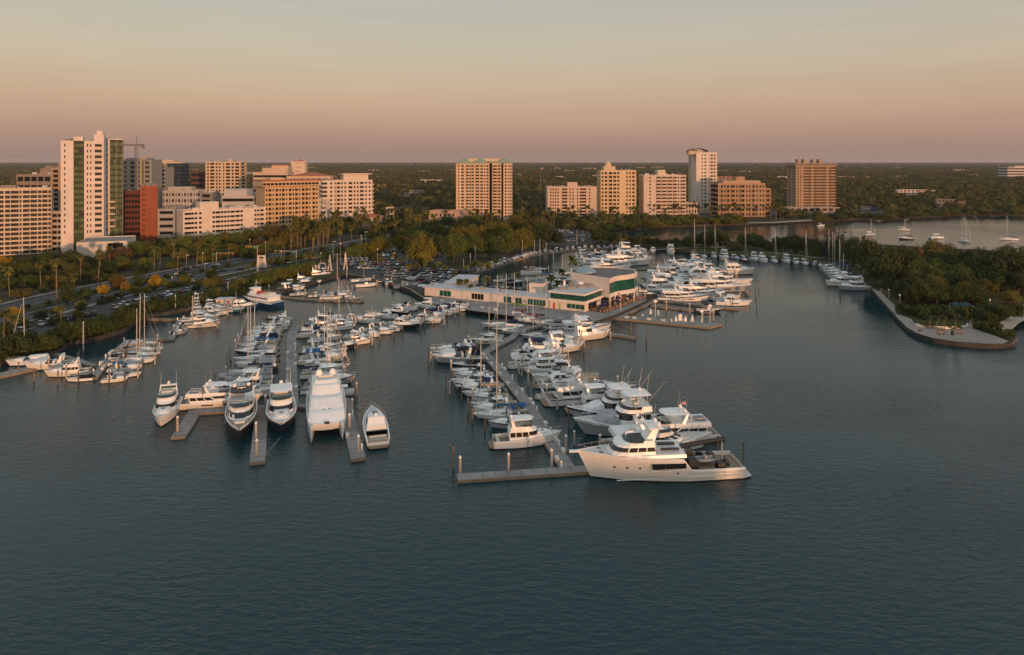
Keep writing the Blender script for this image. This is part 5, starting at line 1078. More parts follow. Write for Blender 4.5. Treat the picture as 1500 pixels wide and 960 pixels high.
# ---------------------------------------------------------------- special boats
def k_expedition(L=31.4):
    B = 7.6
    Fz = lambda t: 2.5 if t < .33 else min(4.9, 2.5 + (t - .33) * 45) + max(0, t - .5) * 1.7
    h, d = hull(L, B, 2.5, Fz, rake=2.6, tc=.33, floor=1.7, st=22, mats=[hullc, boot, hullc], knuckle=.12)
    k = [('hull', h, 2, []), ('deck', d, 0, [])]
    up = House(-4.4, 10.5, B * .86, 4.9, 5.5, 1.0, 0, .96, .5); k.append(up.part('upper_deck', [gel, nonskid], mt=1))
    wh = House(1.3, 10., B * .74, 5.4, 7.3, 1.5, .1, .88, .35); k.append(wh.part('wheelhouse')); k.append(wh.front(.38, .8, wide=0)); k += wh.sides(.38, .8, ((0, .05), (1, .03), (2, .03)))
    fb = House(1.3, 7.6, B * .66, 7.3, 8.2, 1.2, .3, .95, .4, crown=-.4); k.append(fb.part('flybridge', [gel, black], mt=1))
    k.append(fb.band(2, 11, .55, 1.1, name='wind_screen', mt=glassb))
    m = M()
    m.add([(1.2, -1.6, 7.7), (3., -1.6, 7.7), (3., 1.6, 7.7), (1.2, 1.6, 7.7), (.2, -1.2, 10.4), (1.2, -1.2, 10.4), (1.2, 1.2, 10.4), (.2, 1.2, 10.4)], [(0, 1, 5, 4), (1, 2, 6, 5), (2, 3, 7, 6), (3, 0, 4, 7), (4, 5, 6, 7)])
    m.box(-.4, 2.4, -2., 2., 10.3, 10.5); k.append(P('radar_mast', m, gel, 0, [dome(.3, 1.1, 10.5, .5), dome(.3, -1.1, 10.5, .42), scanner(1.6, 10.5, 2.)]))
    k += whips(.4, 1.7, 10.4, 3.6)
    for x0, x1 in ((-4.1, -.2), (-.1, 2.3)):
        for s in (1, -1):
            yy = s * B * .494; m = M(); m.box(x0, x1, yy - .05, yy + .05, 3.0, 4.05); k.append(P('window', m, glassd))
    for s in (1, -1):
        m = M(); m.box(-4.6, 2.6, s * B * .5 - .09, s * B * .5 + .09, 2.6, 2.76); k.append(P('rub_rail', m, gel))
        m = M(); m.box(-15, 9, s * B * .49 - .1, s * B * .49 + .1, 1.05, 1.16); k.append(P('rub_rail', m, gel2))
    for x in (9., 6.7, 4.4, -2.6, -11.5):
        for s in (1, -1):
            t = (x + L / 2) / L; xd, bd, bw, F, xw = prof(L, B, 2.5, Fz, t, 2.6); z = 2.9 if x > 0 else 1.9
            y = bw + (bd - bw) * (z / F) ** 1.3; m = M(); m.tube((x, s * (y - .2), z), (x, s * (y + .06), z), .19, n=9); k.append(P('porthole', m, glassd))
    for y in (-1.2, 1.2):
        m = M(); m.box(-3.6, -.2, y - .35, y + .35, 5.55, 5.9); k.append(P('deck_box', m, black))
    bm_ = M(); bm_.tube((-4.4, 0, 5.7), (-13.2, 0, 6.9), .5, .42, 8); k.append(P('awning', bm_, black))
    m = M()
    for x in (-4.9, -12.6): m.tube((x, 0, 1.8), (x, 0, 7), .14, n=6)
    k.append(P('crane_boom', m, steel))
    for x0, x1, y0, y1, z in ((-7.5, -4.9, -2.9, -.9, 4.1), (-7, -5.0, .6, 2.8, 3.9), (-12.3, -10.6, 1.2, 2.8, 3.1), (-11.8, -10.4, -2.8, -1.4, 3.0), (-9.6, -8.4, -2.9, -1.9, 3.2), (-13.6, -12.8, -1.2, 1.2, 2.7)):
        m = M(); m.box(x0, x1, y0, y1, 1.7, z, taper=.85); k.append(P('gear_locker', m, black))
    m = M()
    for s in (1, -1): m.tube((-11, s * .75, 2.8), (-7.8, s * .75, 2.8), .28, n=7); m.tube((-7.8, s * .75, 2.8), (-7, 0, 2.9), .28, n=7)
    m.box(-11, -8, -.6, .6, 2.4, 2.7); m.box(-9.6, -9, -.4, .4, 2.7, 3.6); k.append(P('tender', m, rubber))
    m = M()
    for s in (1, -1):
        for i in range(7): x = -4.2 + i * .9; m.tube((x, s * B * .41, 5.5), (x, s * B * .41, 6.5), .03, n=4)
        m.tube((-4.2, s * B * .41, 6.5), (1.2, s * B * .41, 6.5), .035, n=4)
    k.append(P('deck_rail', m, steel)); k.append(rail(L, B, 2.5, Fz, .62, .95)); k.append(platform(L, B, 1.6, nonskid))
    a = M(); a.box(14.9, 17.2, -.35, .35, 5.35, 5.6); k.append(P('bow_pulpit', a, gel))
    for y in (-.9, .9): k.append(hatch(11.3, y, 5.5, .7))
    return k
def k_blackyacht(L=26.):
    k = [p for p in k_motor(L=L, top='none', tender=False) if p[0] not in ('radar_dome',)]
    B = L * .255
    h, d = hull(L, B, 2.2, 3.4, tc=.1, floor=1.3, mats=[hullc, boot, gel], rake=L * .1, deckmat=0)
    k[0] = ('hull', h, 2, []); k[1] = ('deck', d, 0, [])
    k.append(slab(-.24 * L, -.02 * L, B * .7, 6.7, .12, mats=black))
    for s in (1, -1): k.append(('radar_dome', dome(-.2 * L, s * B * .22, 6.95, .42)[1], 0, []))
    sp = M(); sp.box(.29 * L, .34 * L, -B * .16, B * .16, 3.0, 3.5, taper=.9); k.append(P('sun_pad', sp, vinyl)); k += seats([(.04 * L, .09 * L, -B * .3, -.3, 4.5), (.04 * L, .09 * L, .3, B * .3, 4.5)])
    return k
def k_catamaran(L=27.):
    B = 8.6; k = []
    for s in (1, -1):
        h, d = hull(L, 2.5, 3.0, 3.3, tc=0, rake=L * .03, mats=[gel, boot, gel], flare=1.7)
        for me in (h, d): me.transform(Matrix.Translation((0, s * (B / 2 - 1.25), 0)))
        k.append(('hull', h, 0, [('deck', d, 0, [])]))
    m = M(); m.loft([[(x, y, 1.5) for x, y in outline(-.47 * L, .36 * L, B * .86, .12)], [(x, y, 3.3) for x, y in outline(-.47 * L, .4 * L, B * .9, .12)]], 0, bottom=True); k.append(P('bridge_deck', m, gel))
    lo = House(-.46 * L, .38 * L, B * .92, 3.25, 4.3, 3.2, 0, .92, .22, 3.4, crown=.1); k.append(lo.part('foredeck'))
    mid = House(-.46 * L, .2 * L, B * .84, 4.25, 5.6, 3.6, 0, .93, .2, 3.6, crown=.15); k.append(('deckhouse_cover', mid.part('deckhouse_cover', [canvas])[1], 1, []))
    up = House(-.45 * L, -.03 * L, B * .76, 5.6, 7.2, 2.2, 0, .93, .2, 3.6, crown=.1); k.append(up.part('pilothouse'))
    rf = House(-.4 * L, -.16 * L, B * .62, 7.25, 7.9, .8, .3, .95, .2, 3.6, crown=-.25); k.append(rf.part('flybridge'))
    k += [dome(-.33 * L, 1.5, 7.9, .8), dome(-.33 * L, -1.5, 7.9, .8)]
    k += lo.sides(.3, .75, ((1, .1), (2, .1)))
    for y in (-.6, .6): k.append(hatch(.17 * L, y, 4.42, .75))
    k += mid.sides(.35, .75, ((0, .1), (1, .05)), glassb)
    m = M(); m.box(.385 * L, .41 * L, -.5, .5, 3.25, 3.6); k.append(P('windlass', m, black)); k += whips(-.4 * L, 2.6, 7.2, 3.)
    k += seats([(-.3 * L, -.26 * L, -1.6, 1.6, 7.4)])
    return k
def k_tour(L=26.):
    B = 6.6; h, d = hull(L, B, 2.0, 3.0, tc=0, mats=[hullc, boot, gel], rake=2.4, knuckle=.12)
    k = [('hull', h, 2, []), ('deck', d, 0, [])]
    lo = House(-.4 * L, .26 * L, B * .84, 2.2, 4.3, .6, .1, .97, .25, 3.); k.append(lo.part('cabin'))
    for s in (1, -1):
        for i in range(9):
            x = -.36 * L + i * .058 * L; m = M(); m.box(x, x + .9, s * B * .41 - .05, s * B * .41 + .05, 3.15, 3.85); k.append(P('window', m, glassd))
    up = slab(-.44 * L, .27 * L, B * .92, 4.35, .14, .2, .03, name='upper_deck'); k.append(up)
    wh = House(.08 * L, .22 * L, B * .56, 4.5, 6.6, .2, .1, .92, .3); k.append(wh.part('wheelhouse')); k.append(wh.front(.5, .85)); k += wh.sides(.5, .85, ((0, .2), (2, .2)))
    k.append(slab(.06 * L, .23 * L, B * .62, 6.6, .1))
    m = M()
    for s in (1, -1):
        pts = [(-.42 * L, s * B * .42, 4.5), (.05 * L, s * B * .42, 4.5)]
        m.tube((pts[0][0], pts[0][1], 5.4), (pts[1][0], pts[1][1], 5.4), .035, n=4)
        for i in range(9): x = pts[0][0] + (pts[1][0] - pts[0][0]) * i / 8; m.tube((x, s * B * .42, 4.5), (x, s * B * .42, 5.4), .025, n=4)
    k.append(P('deck_rail', m, steel))
    ob = M(); ob.box(-.1 * L, .02 * L, -1.3, 1.3, 4.55, 5.5, taper=.9); k.append(P('raft_cover', ob, canvas, 1))
    k += seats([(-.3 * L + i * 1.6, -.3 * L + i * 1.6 + .5, -2.2, 2.2, 4.5) for i in range(3)])
    m = M(); m.tube((.12 * L, 0, 6.7), (.1 * L, 0, 10), .08, .05, 6); m.box(.1 * L - .05, .1 * L + .05, -1, 1, 8.6, 8.7); k.append(P('mast', m, gel)); k += whips(.08 * L, 1.2, 6.7, 4.)
    return k
# ---------------------------------------------------------------- the berths: (stern px, bow px, waterline px, kind, canvas, hull, options)
BOATG = 'boats berthed in the marina'
KNAME = dict(express='express_cruiser', coupe='sport_yacht', sedan='flybridge_cruiser', sportfish='sport_fishing_boat', motor='motor_yacht', trawler='trawler', console='centre_console_boat', runabout='runabout', sail='sailboat', rib='inflatable_boat', pontoon='pontoon_boat', expedition='expedition_yacht', blackyacht='motor_yacht', catamaran='power_catamaran', tour='tour_boat')
CN = {NAVY: 'navy', BLUE: 'blue', BLK: 'black', GREY: 'grey', TAN: 'tan', MAR: 'maroon', TEAL: 'teal', WHT: 'white'}
HN = {WHT: 'white', CREAM: 'cream', DKH: 'black', NVH: 'navy', TEALH: 'teal', REDH: 'red', BLUE: 'blue', GREY: 'grey'}
BOATS = []
def boat_at(kind, x, y, hd, L, can, hul, kw, label, zoff=0.):
    base = BASE_L.get(kind, L); nm = KNAME[kind]; kk = dict(kw)
    if kind == 'sail': kk = dict(L=round(L * 2) / 2, mh=round(kw.get('mh', 16) * 2) / 2, **{a: b for a, b in kw.items() if a != 'mh'}); base = kk['L']
    if kind in ('expedition', 'blackyacht', 'catamaran', 'tour'): kk = dict(L=L); base = L
    s = L / base
    t = thing(nm, label, nm.replace('_', ' '), (x, y, zoff), R(hd), BOATG)
    t.scale = (s, s * random.uniform(1.04, 1.12), (s if .8 < s < 1.2 else s ** .9) * (.91 if kind == 'expedition' else 1.06 if L < 19 else 1.))
    place(kit(kind, **kk), t, can, hul)
    BOATS.append((x, y, L, hd, nm)); return t
DK = dict(express='express cruiser', coupe='hardtop sport yacht', sedan='flybridge cruiser', sportfish='sportfishing boat', motor='motor yacht', trawler='trawler', console='centre console', runabout='runabout', sail='sailboat', rib='inflatable tender', pontoon='pontoon boat')
def desc(kind, can, hul, kw):
    h = HN.get(hul, 'white') if kind not in ('rib', 'pontoon') else 'grey'
    d = f'{h}-hulled {DK[kind]}' if hul != WHT else f'white {DK[kind]}'
    if kind == 'rib': d = 'small grey inflatable tender'
    c = CN.get(can, 'white')
    cov = {'express': 'cover' if kw.get('cover') else 'bimini', 'sedan': 'bimini', 'console': 'T-top', 'runabout': 'cover', 'sail': 'sail cover', 'trawler': 'bimini', 'pontoon': 'bimini'}.get(kind)
    if kind == 'sedan' and kw.get('top') == 'hard': cov = None
    if kind == 'sportfish' and kw.get('canv'): cov = 'bow cover'
    if cov: d += f' with {c} {cov}'
    return d
PILES = []
def row(where, frm, hd, ent, pile=True, jig=2.):
    """berths side by side; ent in order from `frm`"""
    for i, e in enumerate(ent):
        xs, xb, y, kind, can, hul = e[:6]; kw = e[6] if len(e) > 6 else {}
        h = hd + (random.uniform(-jig, jig))
        Y = EYE * FOC / (y - HY); L = abs(xb - xs) * Y / FOC / max(.5, abs(math.cos(R(h))))
        fl = 1 if math.cos(R(hd)) * (xb - xs) >= 0 else 180
        if fl == 180: h += 180
        wid = L * .15
        X = ((xs + xb) / 2 - CX) * (Y + wid) / FOC
        if hul == WHT and random.random() < .16: hul = random.choice([CREAM, CREAM, NVH, GREY])
        if can == WHT and random.random() < .35: can = random.choice([NAVY, GREY, TAN, BLK, BLUE])
        if kind in ('express', 'coupe', 'sedan', 'motor', 'sportfish') and random.random() < .3 and HN.get(hul) != 'navy': kw = dict(kw, stripe=True)
        desc_ = desc(kind, can, hul, kw)
        boat_at(kind, X, Y + wid, h, L, can, hul, kw, f'{desc_}, {nth(i)} from {frm}, {where}')
        if pile:
            a = R(h); s = -1 if math.sin(a) * 0 + 1 > 0 else 1
            px_, py_ = X + math.cos(a) * L * .5, Y + wid + math.sin(a) * L * .5
            PILES.append((px_ + random.uniform(-.8, .8), py_ - wid - .9 + random.uniform(-.4, .4), where))
            if random.random() < .45: PILES.append((px_ - math.cos(a) * L * .6, py_ - math.sin(a) * L * .6 - wid - .8, where))
W_ = WHT
row('left dock, outer side', 'the bay end', 198, [
    (134, 100, 560, 'runabout', W_, W_), (126, 71, 553, 'sedan', BLK, CREAM, dict(top='none')), (104, 42, 543, 'express', W_, CREAM, dict(top='none')), (66, 14, 537, 'express', W_, W_, dict(cover=True, top='none', arch_=False)), (62, 18, 524, 'sail', W_, W_, dict(mh=15.5, lean=.02))])
row('left dock, inner side', 'the bay end', 15, [
    (152, 186, 561, 'express', W_, CREAM, dict(top='none')), (168, 205, 554, 'runabout', W_, W_), (162, 207, 546, 'express', BLUE, W_), (165, 226, 536, 'sail', BLK, W_, dict(mh=14.)), (168, 231, 528, 'sail', TAN, W_, dict(mh=17.5, lean=.01)), (178, 236, 520, 'sail', W_, W_, dict(mh=16.)), (193, 229, 510, 'express', W_, CREAM, dict(cover=True, top='none', arch_=False))])
row('charter row beside the mangroves', 'the bay end', 9, [
    (270, 323, 481, 'sportfish', W_, CREAM, {}), (266, 320, 473, 'sportfish', W_, W_, dict(tower=True)), (284, 338, 464, 'coupe', W_, W_), (290, 332, 458, 'sportfish', W_, W_, {}), (318, 357, 459, 'console', TAN, TEALH, {}), (335, 377, 454, 'trawler', W_, (.03, .1, .14), {})])
row('hedge-side boat lifts', 'the charter row', 20, [
    (408, 446, 427, 'express', W_, W_), (412, 441, 420, 'console', W_, W_), (430, 458, 414, 'sedan', W_, W_), (440, 470, 417, 'runabout', W_, W_), (450, 483, 407, 'sedan', W_, CREAM, dict(top='none')), (463, 488, 402, 'console', W_, W_), (472, 496, 398, 'runabout', W_, W_)], pile=False)
row('finger dock of boat lifts', 'the mangroves', 8, [
    (425, 450, 434, 'console', GREY, W_), (452, 474, 436, 'console', W_, W_), (470, 516, 440, 'express', W_, W_, dict(top='none', arch_=False)), (480, 512, 432, 'console', W_, W_), (505, 530, 440, 'rib', W_, W_)], pile=True)
row('lifts under the parking seawall', 'the pylons', 20, [
    (515, 546, 414, 'runabout', W_, W_, dict(cover=False)), (522, 552, 421, 'console', GREY, W_), (553, 581, 415, 'console', NAVY, W_), (565, 588, 418, 'runabout', W_, W_), (578, 612, 423, 'rib', W_, W_), (590, 622, 419, 'pontoon', GREY, W_), (612, 640, 424, 'runabout', W_, W_), (622, 652, 429, 'console', W_, W_)])
row('middle dock, left side', 'the bay end', 190, [
    (324, 404, 585, 'motor', W_, W_, dict(top='hard', tender=False)), (396, 330, 573, 'sedan', W_, W_, dict(top='hard')), (398, 325, 562, 'rib', W_, W_), (400, 336, 552, 'sail', NAVY, W_, dict(mh=17.)), (404, 346, 541, 'runabout', W_, W_), (402, 342, 532, 'sail', W_, CREAM, dict(mh=15., lean=.01)), (404, 345, 524, 'express', GREY, NVH, dict(cover=True, top='none', arch_=False)),
    (404, 352, 516, 'express', W_, W_, dict(cover=True, top='none')), (404, 350, 511.5, 'sail', BLUE, W_, dict(mh=14.)), (403, 356, 507, 'express', W_, W_, dict(top='none')), (406, 358, 503, 'express', NAVY, W_, dict(cover=True, top='none')), (408, 364, 499, 'sedan', W_, W_, dict(top='none')), (409, 362, 495, 'express', W_, W_), (409, 366, 491, 'coupe', W_, W_), (412, 370, 487.5, 'sedan', W_, W_), (420, 386, 484, 'sedan', BLK, W_), (420, 380, 481, 'express', W_, W_), (424, 398, 478, 'express', W_, W_, dict(cover=True, top='none')), (424, 388, 474.5, 'express', W_, W_), (426, 394, 471.5, 'sedan', W_, W_, dict(top='none'))])
row('middle dock, right side', 'the bay end', 12, [
    (440, 462, 572, 'rib', W_, W_), (441, 466, 578, 'runabout', W_, W_, dict(cover=False)), (487, 524, 580, 'pontoon', W_, W_), (452, 521, 566, 'sedan', W_, W_, dict(top='hard')), (442, 508, 555, 'sail', NAVY, W_, dict(mh=15., ketch=False)), (446, 512, 545, 'sail', W_, W_, dict(mh=15.5)), (440, 506, 534, 'express', W_, CREAM), (442, 500, 529, 'sail', W_, W_, dict(mh=14.)), (450, 508, 524, 'coupe', W_, W_), (444, 500, 517, 'express', GREY, W_), (480, 524, 512, 'express', W_, NVH, dict(top='none', arch_=False)),
    (500, 546, 506, 'sportfish', W_, CREAM, dict(canv=True)), (455, 500, 501, 'express', W_, W_), (446, 492, 492, 'express', NAVY, W_, dict(cover=True, top='none')), (434, 472, 495, 'trawler', BLK, CREAM), (452, 496, 485, 'sedan', NAVY, W_), (484, 520, 484, 'sedan', W_, W_, dict(top='hard')), (470, 516, 476, 'sail', W_, W_, dict(mh=15.)), (448, 490, 480, 'express', W_, W_), (456, 498, 475, 'sedan', W_, W_, dict(top='none')), (486, 522, 479.5, 'express', W_, W_), (500, 536, 471, 'coupe', W_, W_), (470, 506, 470, 'express', BLK, W_)], jig=3)
row('row facing the shed', 'the middle dock', -12, [
    (503, 547, 499, 'coupe', W_, CREAM), (531, 579, 491, 'express', TEAL, W_, dict(top='none')), (565, 618, 482, 'coupe', W_, DKH), (590, 624, 474, 'express', W_, W_, dict(top='none')), (600, 650, 475, 'coupe', W_, W_), (613, 654, 467, 'express', BLK, W_), (628, 666, 463, 'express', NAVY, W_, dict(cover=True, top='none', arch_=False)), (646, 686, 457, 'express', NAVY, W_, dict(cover=True, top='none', arch_=False)), (664, 696, 450, 'runabout', BLK, W_), (548, 590, 487, 'express', W_, W_), (578, 622, 478.5, 'express', W_, W_, dict(cover=True, top='none')), (518, 560, 495, 'express', W_, W_, dict(top='none')), (640, 676, 460, 'express', W_, W_), (657, 690, 453.5, 'express', W_, W_, dict(cover=True, top='none'))])
row('inner row left of shed', 'the middle dock', 168, [
    (556, 517, 474, 'trawler', TAN, CREAM), (582, 540, 467, 'coupe', W_, W_), (600, 560, 461, 'coupe', W_, DKH), (610, 572, 455, 'express', BLK, W_), (640, 606, 452, 'sedan', W_, W_, dict(top='hard', boxy=True))], pile=False)
row('right dock, left side', 'the bay end', 187, [
    (777, 714, 630, 'express', BLK, W_), (775, 692, 617, 'sail', BLUE, W_, dict(mh=19.)), (760, 690, 610, 'express', W_, W_, dict(cover=True, top='none')), (757, 687, 604, 'coupe', W_, CREAM), (746, 690, 590, 'express', NAVY, W_), (742, 676, 584, 'sail', W_, W_, dict(mh=13.)), (738, 668, 579, 'express', NAVY, DKH), (732, 664, 574, 'express', W_, W_, dict(top='none')), (730, 659, 569, 'coupe', W_, W_), (724, 665, 559, 'express', BLK, W_), (716, 660, 554, 'express', W_, W_, dict(top='none')), (702, 659, 549, 'runabout', BLK, W_, dict(cover=False)),
    (710, 660, 541, 'runabout', BLK, DKH), (708, 633, 534, 'express', BLK, W_), (704, 634, 528.5, 'express', W_, W_, dict(cover=True, top='none')), (700, 630, 523, 'express', W_, W_, dict(top='none')), (698, 640, 519.5, 'runabout', GREY, W_), (702, 653, 516, 'express', NAVY, W_), (737, 688, 505, 'coupe', W_, CREAM)])
row('right dock, right side', 'the bay end', 10, [
    (1000, 836, 643, 'sportfish', W_, GREY, dict(canv=True)), (963, 827, 622, 'sportfish', W_, GREY, dict(canv=True)), (833, 926, 606, 'sedan', W_, W_, dict(top='hard')), (800, 936, 594, 'motor', W_, W_, dict(top='bimini')), (785, 823, 585, 'express', W_, W_, dict(top='none')), (846, 900, 573, 'sedan', GREY, W_), (835, 908, 580, 'coupe', W_, W_), (858, 777, 562, 'motor', BLK, W_, dict(top='bimini', tender=False)), (788, 866, 569, 'coupe', NAVY, W_),
    (800, 850, 555, 'coupe', W_, W_), (818, 766, 549, 'sedan', W_, W_, dict(top='hard', boxy=True)), (770, 838, 544, 'sedan', W_, W_, dict(top='hard')), (745, 795, 540, 'trawler', W_, W_), (764, 832, 535, 'coupe', W_, W_), (758, 826, 527.5, 'sedan', NAVY, W_), (748, 800, 532, 'express', W_, W_, dict(cover=True, top='none')), (751, 816, 523, 'coupe', NAVY, W_), (793, 854, 518, 'express', W_, W_, dict(cover=True, top='none')), (790, 850, 513, 'sedan', W_, W_), (815, 858, 509, 'coupe', W_, W_), (800, 850, 504.5, 'express', W_, W_), (820, 896, 500, 'sportfish', W_, CREAM, {}), (818, 898, 489, 'motor', W_, W_, dict(top='hard', tender=False))], jig=1.5)
row('right dock head, under the shed', 'the shed', 172, [
    (778, 735, 466, 'sail', MAR, W_, dict(mh=15.)), (800, 752, 474, 'sail', MAR, W_, dict(mh=14.)), (826, 780, 478, 'sail', GREY, W_, dict(mh=14.5)), (762, 703, 482, 'sail', NAVY, W_, dict(mh=16.5)), (770, 720, 490, 'sail', W_, W_, dict(mh=18.5)), (806, 762, 498, 'sail', BLK, GREY, dict(mh=12., dodger=False)), (818, 796, 484, 'rib', W_, W_), (738, 700, 497, 'sail', BLK, W_, dict(mh=9.))], pile=False)
row('yacht row behind fuel dock', 'the fuel dock', -6, [
    (1020, 1057, 459, 'console', W_, DKH), (1049, 1101, 449, 'coupe', W_, W_), (964, 1041, 443, 'motor', W_, W_, dict(top='none', tender=False, )), (986, 1064, 436, 'motor', W_, W_, dict(top='bimini', tender=False)), (1042, 1084, 441, 'express', W_, W_), (1009, 1099, 429, 'motor', W_, W_, dict(top='hard')), (1014, 1103, 422, 'motor', W_, W_, dict(top='none')), (990, 1076, 414, 'coupe', BLK, W_),
    (940, 1002, 425, 'sedan', W_, W_), (928, 962, 436, 'sedan', NAVY, GREY), (925, 958, 428, 'express', NAVY, GREY), (948, 1008, 417, 'sedan', W_, W_), (944, 1004, 410, 'motor', W_, W_, dict(tender=False)), (960, 1018, 404, 'sportfish', W_, W_, {}), (1052, 1105, 403, 'trawler', NAVY, CREAM), (1020, 1062, 407, 'sedan', NAVY, W_), (975, 1022, 398, 'sedan', BLK, W_), (1030, 1060, 399, 'express', BLK, W_),
    (1054, 1088, 394, 'sedan', NAVY, W_), (1000, 1040, 391, 'coupe', W_, W_), (1006, 1038, 386, 'sedan', W_, W_, dict(top='hard')), (964, 1000, 392, 'express', NAVY, W_), (955, 1015, 421, 'express', W_, W_), (962, 1012, 413, 'sedan', W_, W_, dict(top='hard')), (975, 1030, 402, 'coupe', W_, W_), (990, 1040, 408, 'sedan', W_, W_), (1015, 1065, 417, 'coupe', W_, W_), (985, 1020, 395, 'sedan', W_, W_), (1010, 1050, 396, 'express', W_, W_), (1030, 1075, 411, 'sedan', W_, W_, dict(top='none')), (935, 985, 432, 'coupe', W_, W_), (1022, 1060, 403, 'sedan', W_, W_)], pile=True, jig=5)
row('north basin dock', 'the clubhouse', 2, [
    (850, 908, 404, 'coupe', W_, NVH), (860, 925, 399, 'motor', W_, W_, dict(tender=False)), (868, 916, 393, 'coupe', BLK, GREY), (880, 958, 390, 'motor', W_, W_, dict(tender=False)), (846, 880, 394, 'sedan', W_, W_), (842, 876, 387, 'sedan', BLK, W_), (876, 906, 383, 'express', W_, W_), (905, 935, 380, 'sedan', W_, W_), (915, 952, 376, 'coupe', W_, W_), (836, 866, 381, 'express', W_, W_), (870, 893, 377, 'runabout', BLK, W_), (885, 930, 387, 'sedan', W_, W_), (860, 900, 391, 'express', W_, W_), (895, 930, 377, 'express', W_, W_), (900, 940, 372, 'sedan', W_, W_), (850, 880, 384, 'express', W_, W_), (842, 870, 378, 'sedan', W_, W_), (925, 955, 381, 'express', W_, W_), (865, 890, 373, 'express', W_, W_)], jig=4)
row('small slips left of clubhouse palms', 'the clubhouse', 8, [
    (800, 838, 426, 'sedan', W_, W_), (776, 812, 421, 'express', BLUE, W_), (806, 846, 416, 'sedan', NAVY, W_), (768, 803, 413, 'pontoon', W_, W_), (790, 826, 409, 'sail', BLUE, W_, dict(mh=12.)), (762, 798, 404, 'pontoon', TAN, W_), (805, 838, 404, 'sail', W_, W_, dict(mh=9.)), (776, 802, 398, 'sail', MAR, NVH, dict(mh=15.5)), (740, 768, 417, 'express', NAVY, W_, dict(cover=True, top='none', arch_=False)), (722, 748, 414, 'console', W_, W_)], jig=6)
seaw = [(686, 398), (700, 394), (716, 390), (730, 386), (744, 381), (758, 377), (772, 373), (788, 370), (806, 368), (824, 366), (842, 364), (862, 362), (885, 361), (905, 361)]
sw = []
for i in range(30):
    f = i / 29 * (len(seaw) - 1); a = int(min(f, len(seaw) - 2)); t_ = f - a
    sw.append((seaw[a][0] + (seaw[a + 1][0] - seaw[a][0]) * t_, seaw[a][1] + (seaw[a + 1][1] - seaw[a][1]) * t_ + 1.5))
for i, (x, y) in enumerate(sw):
    p = G(x, y); kd = ('console', 'runabout', 'console', 'express')[random.choice((0, 1, 2, 0, 3))]; c = random.choice((W_, W_, GREY, NAVY, TAN, BLUE)); kw = {}
    boat_at(kd, p.x, p.y, random.uniform(118, 132) if x < 780 else random.uniform(95, 108), random.uniform(6.6, 8.6) if kd != 'express' else 9., c, W_, kw, f'{desc(kd, c, W_, kw)}, {nth(i)} from the car park, basin seawall')
def single(where, ent):
    for i, e in enumerate(ent):
        x, y, hd, L, kind, can, hul = e[:7]; kw = e[7] if len(e) > 7 else {}; p = G(x, y)
        boat_at(kind, p.x, p.y, hd, L, can, hul, kw, f'{desc(kind, can, hul, kw)}, {nth(i)} from the left, {where}')
single('row off the island lawn', [(912, 366, 280, 12, 'sedan', W_, W_), (938, 369, 300, 13, 'express', W_, W_), (956, 370, 250, 12, 'coupe', W_, W_), (983, 372, 262, 18, 'motor', W_, W_, dict(tender=False)), (1017, 377, 265, 11, 'sail', GREY, W_, dict(mh=21.)), (1032, 378, 268, 11, 'sail', BLUE, W_, dict(mh=18.)), (1047, 378, 268, 9.5, 'sail', W_, W_, dict(mh=18.)), (1062, 380, 266, 14, 'sedan', W_, W_, dict(top='hard')), (1078, 380, 280, 9, 'express', W_, W_),
    (1091, 383, 270, 10, 'sail', W_, REDH, dict(mh=18.)), (1106, 382, 268, 12, 'sedan', W_, W_), (1118, 384, 275, 12, 'trawler', W_, W_), (1135, 385, 262, 11, 'sail', W_, W_, dict(mh=18.)), (1153, 385, 262, 12, 'sedan', W_, W_, dict(top='hard')), (1167, 387, 255, 10, 'express', W_, W_), (1180, 388, 262, 11, 'sail', W_, W_, dict(mh=17.5)), (1193, 389, 240, 9, 'runabout', W_, W_), (1203, 391, 230, 9, 'express', NAVY, W_)])
row('cluster by the island promenade', 'the promenade corner', 184, [
    (1274, 1225, 426, 'sedan', W_, W_, dict(top='hard')), (1254, 1208, 420, 'trawler', W_, CREAM), (1264, 1214, 413, 'sail', NAVY, W_, dict(mh=12.)), (1256, 1210, 409, 'sail', NAVY, W_, dict(mh=17.5)), (1262, 1206, 405, 'sail', BLK, W_, dict(mh=16.)), (1250, 1202, 401, 'sail', NAVY, W_, dict(mh=18.5)), (1246, 1200, 397, 'sail', BLUE, W_, dict(mh=18.5)), (1238, 1196, 393, 'sail', BLUE, W_, dict(mh=19.))], pile=False)
single('moored off the far shore', [(1275, 345, 10, 9, 'sail', W_, W_, dict(mh=11.)), (1326, 351, 170, 11, 'sail', NAVY, NVH, dict(mh=13.)), (1325, 338, 330, 9, 'sail', W_, W_, dict(mh=8.)), (1372, 350, 5, 11, 'pontoon', W_, W_), (1414, 355, 285, 9.5, 'sail', W_, W_, dict(mh=15.)), (1477, 352, 172, 13, 'sail', NAVY, W_, dict(mh=16.)), (1202, 332, 20, 10, 'console', W_, W_), (1306, 316.5, 0, 7, 'console', W_, W_), (1365, 316, 0, 7, 'console', W_, W_)])
